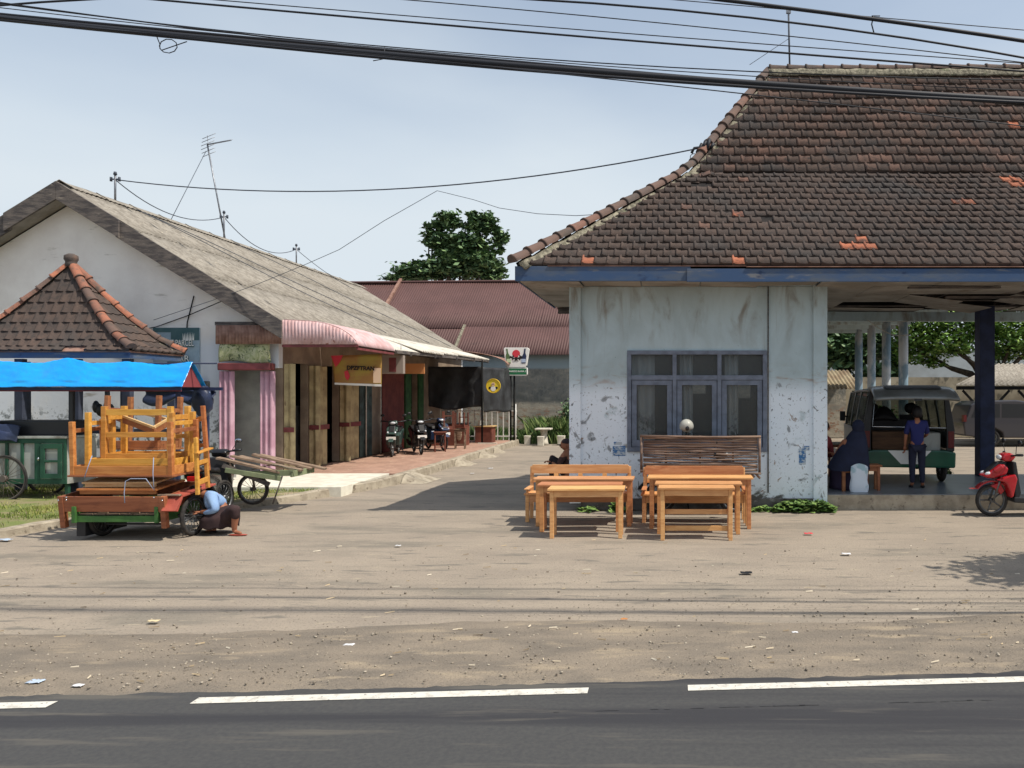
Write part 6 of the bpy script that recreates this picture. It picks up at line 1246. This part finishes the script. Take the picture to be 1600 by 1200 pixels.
# child standing at the van
def stander(label, x, y, z, h, rz, top, bottom, shirt_n, extra_pose=None):
    T_ = thing('person', label, 'person', (0, 0, 0)); k = h / 1.7
    p = dict(pel=(0, 0, .92, .12, .8), ab=(0, 0, 1.1, .11, .8), chest=(0, .01, 1.30, .13, .75), neck=(0, 0, 1.46, .05), hd=(0, .02, 1.54, .05), shl=(-.17, 0, 1.38, .06), shr=(.17, 0, 1.38, .06), ell=(-.23, .02, 1.12, .042), elr=(.22, .08, 1.14, .042), wrl=(-.24, .06, .88, .028), wrr=(.16, .26, 1.06, .028),
             hl=(-.09, 0, .86, .09), kl=(-.10, .02, .48, .06), al=(-.10, -.02, .09, .04), tl=(-.11, .13, .035, .03), hr=(.09, 0, .86, .09), kr=(.10, .03, .48, .06), ar=(.11, -.02, .09, .04), tr=(.13, .13, .035, .03))
    p = {a: (b[0] * k, b[1] * k, b[2] * k, b[3] * k, *(b[4:])) for a, b in p.items()}
    e = [('pel', 'ab'), ('ab', 'chest'), ('chest', 'neck'), ('neck', 'hd'), ('chest', 'shl'), ('chest', 'shr'), ('shl', 'ell'), ('ell', 'wrl'), ('shr', 'elr'), ('elr', 'wrr'), ('pel', 'hl'), ('hl', 'kl'), ('kl', 'al'), ('al', 'tl'), ('pel', 'hr'), ('hr', 'kr'), ('kr', 'ar'), ('ar', 'tr')]
    skinpart('body', p, e, m_skin, T_, lambda q: (head(q, (0, .03 * k, 1.60 * k), (0, 1, -.15), .108), hand(q, p['wrl'][:3], (0, .1, -1), (1, 0, 0), .07), hand(q, p['wrr'][:3], (-.2, 1, 0), (0, 0, 1), .07)))
    ft = lambda K, add: {a: (*p[a][:3], p[a][3] + add, *p[a][4:]) for a in p if a in K}
    K = {'pel', 'ab', 'chest', 'shl', 'shr', 'ell', 'elr'}; s1_ = ft(K, .018); s1_['pel'] = (0, 0, .84 * k, .150, .8); skinpart('shirt', s1_, [q_ for q_ in e if set(q_) <= K], top, T_)
    K = {'pel', 'hl', 'kl', 'al', 'hr', 'kr', 'ar'}; skinpart('trousers', ft(K, .015), [q_ for q_ in e if set(q_) <= K], bottom, T_)
    q = MB(); q.ell((0, -.002 * k, 1.61 * k), .094, .112, .125, 16, 12, fn=lambda d: (1.02 if d.y < .35 else (1 if d.z > .25 else .8)) if d.z > -.8 else .85); q.build('hair', m_hair, T_)
    for s_ in (-1, 1): q = MB(); q.ell((s_ * .12 * k, .05 * k, .022), .045, .12, .022, 12, 6); q.build('sandal', m_blkp, T_)
    T_.location = (x, y, z); T_.rotation_euler = (0, 0, rz); return T_
m_royal = mat('royal_blue_shirt', s2l((38, 42, 92)), rough=.85); m_darkb = mat('dark_blue_trousers', s2l((36, 38, 56)), rough=.85)
stander('child in dark blue shirt standing with back turned at the open van', 4.50, 14.1, FZ, 1.46, R(-8), m_royal, m_darkb, 'shirt')
# woman seated in navy head covering, seen from behind
m_navyc = mat('navy_cloth', s2l((32, 38, 60)), s2l((27, 31, 50)), 5, rough=.85, bump=.3, bscale=12)
WM = thing('person', 'woman in long navy head covering sitting on a wooden stool beside the van', 'person', (3.2, 13.7, FZ)); Yp = 13.75
pt = dict(pel=(*W(1328, 727), .15), chest=(*W(1332, 695), .14), neck=(*W(1338, 677), .05), hd=(*W(1340, 672), .055), shl=(*W(1318, 691), .055), shr=(*W(1348, 691), .055), ell=(*W(1306, 712, .1), .042), elr=(*W(1352, 715, .1), .042), wrl=(*W(1299, 708, .3), .028), wrr=(*W(1335, 712, .35), .028), hl=(*W(1318, 730, .1), .1), kl=(*W(1308, 728, .45), .07), al=(*W(1306, 762, .45), .04), tl=(*W(1302, 766, .6), .03), hr=(*W(1338, 730, .1), .1), kr=(*W(1335, 728, .48), .07), ar=(*W(1334, 762, .45), .04), tr=(*W(1332, 766, .6), .03))
skinpart('body', pt, ed, m_skin, WM, lambda q: (head(q, W(1341, 668), (-.6, 1, -.1), .108), hand(q, pt['wrl'][:3], (-.3, 1, .1), (0, 0, 1)), hand(q, pt['wrr'][:3], (-.3, 1, .1), (0, 0, 1))))
q = MB(); q.ell(Vector(W(1341, 667)), .112, .118, .135, 18, 14); 
def hj(u, v):
    a = 2 * math.pi * u; t = v; c_ = Vector(W(1341, 672)).lerp(Vector(W(1330, 733)), t); r_ = .10 + .24 * t ** .75; lx = .10 * t * (1 if math.cos(a) < 0 else .0)
    return (c_.x + (r_ + lx) * math.cos(a) * (1 + .03 * math.sin(7 * a) * t), c_.y + r_ * .78 * math.sin(a), c_.z - .02 * math.cos(3 * a) * t)
q.grid(hj, 44, 18); q.build('head_covering', m_navyc, WM)
q = MB(); q.grid(lambda u, v: (W(1322, 728)[0] + (.19 + .03 * v) * math.cos(2 * math.pi * u), 14.1 + (.36) * math.sin(2 * math.pi * u), .27 + .48 * (1 - v) + .0), 30, 8); q.build('skirt', mat('dark_violet_skirt', s2l((70, 60, 84)), rough=.9), WM, solid=.01)
put(table('wooden_stool', 'square brown wooden stool under the seated woman in navy', .28, .28, .44, .06, .08, .03, ms=(m_wb, m_wb), cat='stool'), W(1325, 0)[0], 13.72, FZ)
RP = thing('person', 'person in dull red top sitting half hidden behind the right pilaster', 'person', (2.75, 14.0, FZ)); Yp = 14.15
pt = {a: (b[0] - .52 if a not in ('wrl',) else b[0] - .45, b[1] + .42, *b[2:]) for a, b in pt.items()}
skinpart('body', pt, ed, m_skin, RP, lambda q: (head(q, (pt['hd'][0], pt['hd'][1], pt['hd'][2] + .04), (1, -.3, 0), .108), hand(q, pt['wrl'][:3], (.3, 1, .1), (0, 0, 1)), hand(q, pt['wrr'][:3], (.3, 1, .1), (0, 0, 1))))
K = {'pel', 'chest', 'neck', 'shl', 'shr', 'ell', 'elr', 'wrl', 'wrr'}; skinpart('shirt', fat(K, 1, .016), [e for e in ed if set(e) <= K], mat('dull_red_shirt', s2l((130, 56, 56)), rough=.85), RP)
K = {'pel', 'hl', 'kl', 'al', 'hr', 'kr', 'ar'}; skinpart('trousers', fat(K, 1, .016), [e for e in ed if set(e) <= K], m_darkb, RP)
q = MB(); q.ell((pt['hd'][0], pt['hd'][1], pt['hd'][2] + .06), .098, .108, .11, 16, 12); q.build('hair', m_hair, RP)
put(table('wooden_stool', 'dark stool under the person in red behind the pilaster', .3, .3, .44, .05, .08, .03, ms=(m_wb, m_wb), cat='stool'), W(1325, 0)[0] - .6, 14.15, FZ)
put(table('side_table', 'small pale table beyond the seated people under the hall', .7, .5, .7, .04, .06, .03, ms=(m_conc, m_wb), cat='table'), 3.6, 16.2, FZ)
# plastic bag
q = MB(); bc = P(1343, 747, 13.45)
def bag(u, v):
    a = 2 * math.pi * u; w_ = .155 * (1 - .10 * v ** 3 + .06 * math.sin(v * 9)) * (1 + .10 * nv((math.cos(a) * 2, math.sin(a) * 2, v * 4))); z = FZ + .005 + .50 * v
    sgn = math.copysign(1, math.cos(a)); return (bc.x + w_ * sgn * abs(math.cos(a)) ** .6, 13.47 + .07 * (1 - .8 * v) * math.sin(a) * (1 + .3 * nv((a, v * 3, 2))), z - .05 * abs(math.cos(a)) * (v > .9))
q.grid(bag, 40, 16); tag(q.build('plastic_bag', mat('printed_white_plastic', s2l((196, 206, 216)), s2l((150, 176, 186)), 3.5, 5, .52, .6, (1, 1, 1), rough=.45)), 'white and pale blue plastic bag hanging beside the seated woman', 'bag')
put(table('wooden_stool', 'second brown stool beside the plastic bag by the van', .26, .26, .46, .05, .08, .03, ms=(m_wb, m_wb), cat='stool'), P(1357, 0, 13.75).x + .06, 13.8, FZ)

# ---------------------------------------------------------------- green and silver van, tailgate open
m_vgr = mat('dark_green_van_paint', s2l((30, 84, 62)), s2l((26, 72, 54)), 3, rough=.3, coat=.3); m_vsil = mat('silver_van_paint', s2l((124, 128, 128)), s2l((104, 104, 100)), 3, rough=.32, coat=.3, metal=.1)
m_vglass = bpy.data.materials.new('tinted_van_glass'); m_vglass.use_nodes = True; t = m_vglass.node_tree; bs = t.nodes['Principled BSDF']; bs.inputs['Base Color'].default_value = (.02, .025, .025, 1); bs.inputs['Roughness'].default_value = .05
tr = t.nodes.new('ShaderNodeBsdfTransparent'); tr.inputs[0].default_value = (.6, .64, .62, 1); mxs = t.nodes.new('ShaderNodeMixShader'); mxs.inputs[0].default_value = .35; t.links.new(tr.outputs[0], mxs.inputs[1]); t.links.new(bs.outputs[0], mxs.inputs[2]); t.links.new(mxs.outputs[0], t.nodes['Material Output'].inputs[0])
m_board_dark = mat('dark_crate_wood', s2l((96, 70, 50)), s2l((72, 52, 38)), 3, 7, .35, .65, (1, 1, 8), rough=.8)
VN = thing('parked_van', 'green and silver van parked under the hall with its tailgate raised', 'van', (0, 0, 0))
def sx_(z): return .84 if z < 1.0 else .84 - .14 * ((z - 1.0) / .82) ** 1.3
def side(nm, s_, y0, y1, z0, z1, m_, ny=8, nz=6, off=0):
    q = MB(); q.grid(lambda u, v: (s_ * (sx_(z0 + (z1 - z0) * v) + off - .03 * abs(2 * ((y0 + (y1 - y0) * u) / 3.9) - 1) ** 6), y0 + (y1 - y0) * u, z0 + (z1 - z0) * v), ny, nz); return q.build(nm, m_, VN, solid=.03)
for s_ in (-1, 1):
    side('lower_side_panel', s_, 0, 3.7, .34, .62, m_vgr); side('side_panel', s_, 0, 3.7, .623, 1.02, m_vsil)
    for (a, b) in ((.0, .12), (1.18, 1.28), (2.15, 2.25), (3.25, 3.33)): side('window_pillar', s_, a, b, 1.022, 1.76, m_vsil, 2)
    side('side_window', s_, .122, 3.25, 1.022, 1.76, m_vglass, 12, 6, -.012)
    for y in (.62, 3.1): wheel(VN, (s_ * .74, y, .29), .29, .17, 6, 'x', thick=.10)
q = MB(); q.grid(lambda u, v: ((-.72 + 1.44 * u), .0 + 3.2 * v, 1.775 + .075 * (1 - (2 * u - 1) ** 4) - .03 * v ** 4), 16, 10); q.build('roof', m_vsil, VN, solid=.03)
q = MB(); q.grid(lambda u, v: ((-.70 - .1 * v) + (1.40 + .2 * v) * u, 3.2 + .5 * v + .08 * math.sin(math.pi * u), 1.80 - .78 * v), 12, 6); q.build('windscreen', m_vglass, VN, solid=.006)
q = MB(); q.box(-.80, .80, 3.55, 3.9, .32, 1.0); q.build('nose', m_vsil, VN, bevel=.06)
q = MB(); q.box(-.80, .80, .05, 3.55, .36, .42); q.build('floor', m_blkp, VN)
q = MB(); q.prism([(-.84, .33), (.84, .33), (.85, .62), (.66, .66), (-.66, .66), (-.85, .62)], 'y', -.12, .02); q.build('rear_bumper', m_vgr, VN, bevel=.03)
q = MB(); q.prism([(-.40, .655), (.40, .655), (.16, .40), (-.16, .40)], 'y', -.128, -.122); q.build('white_chevron', m_whitep, VN)
for s_ in (-1, 1):
    q = MB(); q.prism([(s_ * .84, .64), (s_ * .845, 1.05), (s_ * .72, 1.78), (s_ * .64, 1.78), (s_ * .70, 1.05), (s_ * .70, .64)], 'y', -.03, .04); q.build('rear_pillar', m_blkp, VN, bevel=.01)
    q = MB(); q.box(*sorted((s_ * .72, s_ * .83)), -.05, -.031, .70, 1.02); q.build('tail_light', mat('dull_tail_light', s2l((90, 26, 26)), rough=.3) if s_ < 0 else bpy.data.materials['dull_tail_light'], VN, bevel=.01)
q = MB(); q.tube([(-.62, -.04, 1.70), (-.68, -.05, 1.10), (.68, -.05, 1.08)], .014, 6); q.build('weather_strip', m_chrome, VN)
q = MB(); q.grid(lambda u, v: (-.74 + 1.48 * u + (0 if v < .5 else 0), .0 - .86 * v, 1.86 + .05 * math.sin(math.pi * v) - .22 * v - .03 * (2 * u - 1) ** 4), 20, 12); tg = q.build('tailgate', m_vsil, VN, solid=.05)
q = MB(); q.grid(lambda u, v: (-.5 + 1.0 * u, -.14 - .38 * v, 1.90 + .05 * math.sin(math.pi * (.16 + .44 * v)) - .22 * (.16 + .44 * v)), 10, 6); q.build('rear_window', m_blkp, tg)
q = MB(); q.box(-.05, .08, -.86, -.80, 1.60, 1.64); q.build('latch', m_blkp, tg)
q = MB(); q.box(-.66, .20, .10, .75, .44, 1.00); q.build('wooden_crate', m_board_dark, None, bevel=.01); cr1 = bpy.data.objects['wooden_crate']
q = MB(); q.box(.22, .62, .12, .6, .44, .98); q.build('grey_carton', m_tin, None, bevel=.02); cr2 = bpy.data.objects['grey_carton']
q = MB()
for x in (-.42, .40): q = MB(); q.box(x - .24, x + .24, 1.9, 2.0, .43, 1.28); q.box(x - .03, x + .03, 1.93, 1.97, 1.28, 1.34); q.ell((x, 1.95, 1.42), .14, .06, .12, 12, 8); q.build('front_seat', m_seat, VN)
q = MB(); q.box(-.6, .6, 1.0, 1.1, .43, 1.2); q.build('rear_seat', m_seat, VN)
q = MB(); q.grid(lambda u, v: (-.55 + .5 * u, .9 + .3 * v, 1.2 + .25 * math.sin(math.pi * u) * math.sin(math.pi * v)), 10, 8); q.build('luggage', m_seat, VN, solid=.05)
q = MB(); q.box(-.98, -.86, 3.15, 3.25, 1.10, 1.32); q.tube([(-.82, 3.2, 1.2), (-.92, 3.2, 1.2)], .02, 6); q.build('door_mirror', m_blkp, VN, bevel=.02)
VL, VR = (4.50, 14.62, FZ), R(-7)
VN.location = VL; VN.rotation_euler = (0, 0, VR)
for o, lab, ct in ((cr1, 'brown slatted wooden crate filling the open back of the van', 'crate'), (cr2, 'grey wrapped carton beside the crate in the van', 'carton')): o.location = VL; o.rotation_euler = (0, 0, VR); tag(o, lab, ct)
# dark car under the carport
m_car = mat('dark_silver_car_paint', s2l((66, 64, 68)), rough=.3, coat=.4, metal=.3)
SV = thing('parked_car', 'dark silver wagon parked under the carport behind the blue column', 'car', (10.9, 28.6, 0)); x0 = 10.95; y0 = 28.7
bd = [(0, .42), (-.06, .9), (.02, 1.05), (.22, 1.58), (.5, 1.72), (1.9, 1.76), (2.5, 1.68), (3.1, 1.18), (4.1, 1.02), (4.35, .8), (4.35, .42), (3.9, .36), (3.85, .55), (3.6, .7), (3.3, .7), (3.05, .55), (3.0, .34), (1.45, .34), (1.4, .55), (1.15, .7), (.85, .7), (.6, .55), (.55, .36)]
q = MB(); q.prism([(x0 + a, z) for a, z in bd], 'y', y0, y0 + 1.7); q.build('body', m_car, SV, bevel=.05)
q = MB(); q.prism([(x0 + a, z) for a, z in [(.22, 1.10), (.42, 1.55), (1.3, 1.62), (1.3, 1.10)]], 'y', y0 - .006, y0 + .01); q.prism([(x0 + a, z) for a, z in [(1.38, 1.10), (1.38, 1.62), (2.35, 1.60), (2.95, 1.15), (2.9, 1.10)]], 'y', y0 - .006, y0 + .01); q.build('side_windows', m_blkp, SV)
for a in (1.0, 3.45): wheel(SV, (x0 + a, y0 + .08, .33), .33, .2, 10, 'y', thick=.11)
q = MB(); q.box(x0 - .05, x0 + .06, y0 - .004, y0 + .2, .95, 1.2); q.build('tail_light', bpy.data.materials['dull_tail_light'], SV)

# ---------------------------------------------------------------- porch furniture, banners, counters
m_board = mat('brown_box_wood', s2l((120, 70, 56)), s2l((96, 56, 46)), 3, rough=.7)
BN = thing('vinyl_banner', 'orange yellow vinyl banner hanging under the pink awning', 'banner', (-7.8, 18.7, 2.2))
m_ban = mat('orange_yellow_vinyl', s2l((160, 118, 66)), s2l((168, 146, 66)), 1.3, 3, .42, .62, (1, 1, 1.5), rough=.5, layers=[(s2l((160, 144, 70)), .9, .5, .6, (1, 1, 1), None)])
def PB(px, py, dy=0): v = P(px, py, 18.7); return Vector((v.x, 18.7 + dy, v.z))
q = MB(); a_, b_, c_, d_ = PB(518, 556), PB(597, 553), PB(523, 601), PB(596, 604)
def bnf(u, v, o_=0): p = a_.lerp(b_, u).lerp(c_.lerp(d_, u), v); return Vector((p.x, 18.7 - .02 * math.sin(u * 6) * v - o_, p.z))
q.grid(bnf, 24, 10); q.build('sheet', m_ban, BN, solid=.004)
q = MB(); q.grid(lambda u, v: bnf(u, .93 + .07 * v, .006), 24, 2); q.build('white_border', m_whitep, BN)
q = MB(); q.prism([(p_.x, p_.z) for p_ in (bnf(.0, .0), bnf(.24, .0), bnf(.16, .25), bnf(.07, .4))], 'y', 18.66, 18.664); q.prism([(p_.x, p_.z) for p_ in (bnf(.24, .55), bnf(.31, .5), bnf(.35, .7), bnf(.30, .85), bnf(.25, .75))], 'y', 18.66, 18.664); q.build('red_flower_print', m_redp, BN)
q = MB(); q.box(bnf(.68, .0).x, bnf(.66, .0).x + .0, 18.66, 18.662, 2.3, 2.31); 
q = MB(); q.box(bnf(.84, .0).x, bnf(.99, 0).x, 18.655, 18.658, 2.26, 2.62); q.build('figure_print', m_skinpaint, BN)
v = bnf(.58, .44); text(BN, 'DPZFTRAN', .135, (v.x, 18.655, v.z), ROTF @ Matrix.Rotation(R(-2), 3, 'Z'), m_blackp, .001, 'lettering', bold=.006)
LB = thing('lightbox_sign', 'white lightbox sign with red brown picture hung under the awning', 'sign', P(610, 570, 19.8))
def PL(px, py): v = P(px, py, 19.8); return v
q = MB(); q.box(PL(587, 0).x, PL(630, 0).x, 19.8, 19.95, PL(0, 584).z, PL(0, 555).z); q.build('box', mat('dusty_lightbox', s2l((150, 138, 128)), rough=.6), LB, bevel=.008)
q = MB(); q.box(PL(588, 0).x, PL(597, 0).x, 19.79, 19.798, PL(0, 582).z, PL(0, 557).z); q.box(PL(608, 0).x, PL(619, 0).x, 19.79, 19.798, PL(0, 581).z, PL(0, 559).z); q.build('picture', m_maroon, LB)
q = MB(); q.tube([(PL(600, 0).x, 19.87, PL(0, 555).z), (PL(600, 0).x, 19.87, 3.3)], .01, 5); q.tube([(PL(625, 0).x, 19.87, PL(0, 555).z), (PL(625, 0).x, 19.87, 3.3)], .01, 5); q.build('hanger', m_metal, LB)
q = MB(); v = P(631, 568, 22); w2 = P(663, 584, 22); q.box(v.x, w2.x, 22, 22.05, w2.z, v.z); tag(q.build('orange_board', mat('plain_orange_board', s2l((196, 134, 84)), rough=.7)), 'plain orange board hung right of the lightbox under the awning', 'board')
def stoolset(label, x, y, rz, m_, h=.62, tilt=0):
    T_ = table('tall_stool', label, .34, .3, h, .035, .06, .03, ms=(m_, m_), rails=((.14, .03, -1),), cat='stool', group='stacked stools on the porch'); put(T_, x, y, .187 + .0, (tilt, 0, rz)); return T_
stoolset('dark wooden stool nearest the camera on the porch behind the scooters', -7.25, 24.0, R(20), m_board); stoolset('wooden stool standing next to the railing side of the porch', -6.95, 25.2, R(8), m_plank, .66)
T_ = stoolset('upturned dark stool resting on the porch stools', -7.15, 24.55, R(30), m_board, .58); T_.rotation_euler = (PI, 0, R(25)); T_.location.z = .187 + 1.25
T_ = stoolset('second upturned stool piled beside the porch post', -6.9, 25.2, R(30), m_board, .5); T_.rotation_euler = (PI, 0, R(-12)); T_.location.z = .187 + 1.19
for i, (x, y, w_, h_, lab) in enumerate([(-7.95, 27.0, 1.5, .78, 'long dark red brown counter with carved side on the porch'), (-6.95, 28.6, .62, .62, 'small red brown counter with pale top at the porch end')]):
    T_ = thing('wooden_counter', lab, 'counter', (x, y, .187)); q = MB(); q.box(x - w_ / 2, x + w_ / 2, y - .3, y + .3, .187, .187 + h_ - .04); q.build('cabinet', m_board, T_, bevel=.01)
    q = MB(); q.box(x - w_ / 2 - .05, x + w_ / 2 + .05, y - .34, y + .34, .187 + h_ - .039, .187 + h_); q.build('top', m_blkp if i == 0 else m_wp, T_, bevel=.006)
    if i == 0: q = MB(); q.ell((x + .55, y - .31, .187 + .42), .10, .015, .26, 14, 10); q.build('carved_panel', m_plank, T_)
q = MB(); q.box(-9.95, -9.3, 19.1, 19.45, .2, .75); tag(q.build('shop_cabinet', m_board, bevel=.01), 'dark cabinet inside the pink framed shop doorway', 'cabinet')

# ---------------------------------------------------------------- stones and litter
rnd = random.Random(77); q = MB()
def stone(q, x, y, z, s_, a):
    o = len(q.v); q.ell((x, y, z), s_, s_ * rnd.uniform(.6, 1), s_ * rnd.uniform(.35, .7), 5, 3, 0, a, Matrix.Rotation(rnd.random() * 6.28, 3, 'Z'), fn=lambda d: 1 + .25 * nv((d.x * 2 + x * 9, d.y * 2, d.z * 2)))
for _ in range(5500):
    x = rnd.uniform(-7.5, 5.2); y = roadY(x) + .18 + abs(rnd.gauss(0, 1.0)) * (1.1 if x > -3 else .7)
    if rnd.random() < .25: y = rnd.uniform(roadY(x) + .3, 10)
    if nv((x * .8, y * 1.4, 3)) < -.05 and rnd.random() < .6: continue
    stone(q, x, y, .024 if y < roadY(x) + 1.4 else .006, rnd.choice((.004, .005, .006, .007, .008, .010, .014)) * rnd.uniform(.6, 1.1), rnd.random())
tag(q.build('gravel', mat('mixed_gravel', (.2, .2, .2), attr=[(0, s2l((106, 97, 87))), (.5, s2l((138, 128, 113))), (1, s2l((176, 166, 150)))], rough=.95)), 'small dark and pale stones scattered on the dusty shoulder', 'gravel', kind='stuff')
q = MB()
for _ in range(170):
    x = rnd.uniform(-8, 5); y = roadY(x) + .3 + rnd.random() ** 1.6 * 5; a = rnd.gauss(0, .6); L_ = rnd.uniform(.01, .045); w_ = rnd.uniform(.0015, .004); d = Vector((math.cos(a), math.sin(a), 0)); n_ = Vector((-d.y, d.x, 0)); c_ = Vector((x, y, .026 if y < roadY(x) + 1.4 else .010))
    q.add([c_ - d * L_ - n_ * w_, c_ + d * L_ - n_ * w_, c_ + d * L_ + n_ * w_ + Vector((0, 0, .01)), c_ - d * L_ + n_ * w_ + Vector((0, 0, .004))], [(0, 1, 2, 3)], 0, rnd.random())
tag(q.build('dry_twigs', mat('dry_straw', (.3, .25, .2), attr=[(0, s2l((96, 84, 70))), (.6, s2l((180, 160, 128))), (1, s2l((214, 204, 184)))], rough=.9)), 'dry straw and twigs scattered over the dusty yard', 'straw', kind='stuff')
def scrap(label, px, py, s_, m_, seed):
    g_ = G(px, py); r2 = random.Random(seed); q = MB()
    q.grid(lambda u, v: (g_.x + (u - .5) * s_ * 1.6 + .1 * s_ * nv((v * 4, seed, 0)), g_.y + (v - .5) * s_ + .15 * s_ * nv((u * 3, seed, 4)), .022 + s_ * .22 * abs(nv((u * 3, v * 3, seed * 1.7)))), 8, 6)
    tag(q.build('litter_scrap', m_, solid=.002), label, 'litter', 'litter on the yard')
m_pap = mat('white_plastic_scrap', s2l((212, 212, 214)), rough=.5); m_cyan = mat('greyish_plastic_scrap', s2l((176, 190, 206)), rough=.4); m_strw = mat('straw_coloured_scrap', s2l((206, 188, 150)), rough=.8)
for i, (px, py, s_, m_, lab) in enumerate([(55, 1070, .10, m_cyan, 'grey blue plastic scrap by the road at the left'), (122, 1076, .07, m_pap, 'white crumpled scrap right of the grey blue one by the road'), (240, 974, .09, m_strw, 'straw coloured strip in front of the loaded tricycle'), (545, 1012, .08, m_pap, 'white scrap in the gravel left of centre'), (766, 733, .14, m_pap, 'white and red wrapper on the alley between the buildings'), (738, 741, .10, m_pap, 'white flat scrap in the alley'), (1263, 836, .12, m_redp, 'thin red scrap before the wall creeper'), (1322, 868, .11, m_pap, 'white scrap on the yard before the platform'), (1166, 898, .13, m_blkp, 'dark flattened scrap in the right middle of the yard'), (1242, 992, .05, m_pap, 'small white lump in the gravel on the right'), (975, 971, .06, m_wo, 'small orange brown lump on the shoulder below the desks'), (622, 855, .07, m_pap, 'small white flake between the two furniture groups'), (8, 846, .16, m_cyan, 'crumpled clear plastic by the kerb at the left edge')]): scrap(lab, px, py, s_ * .62, m_, i + 3)
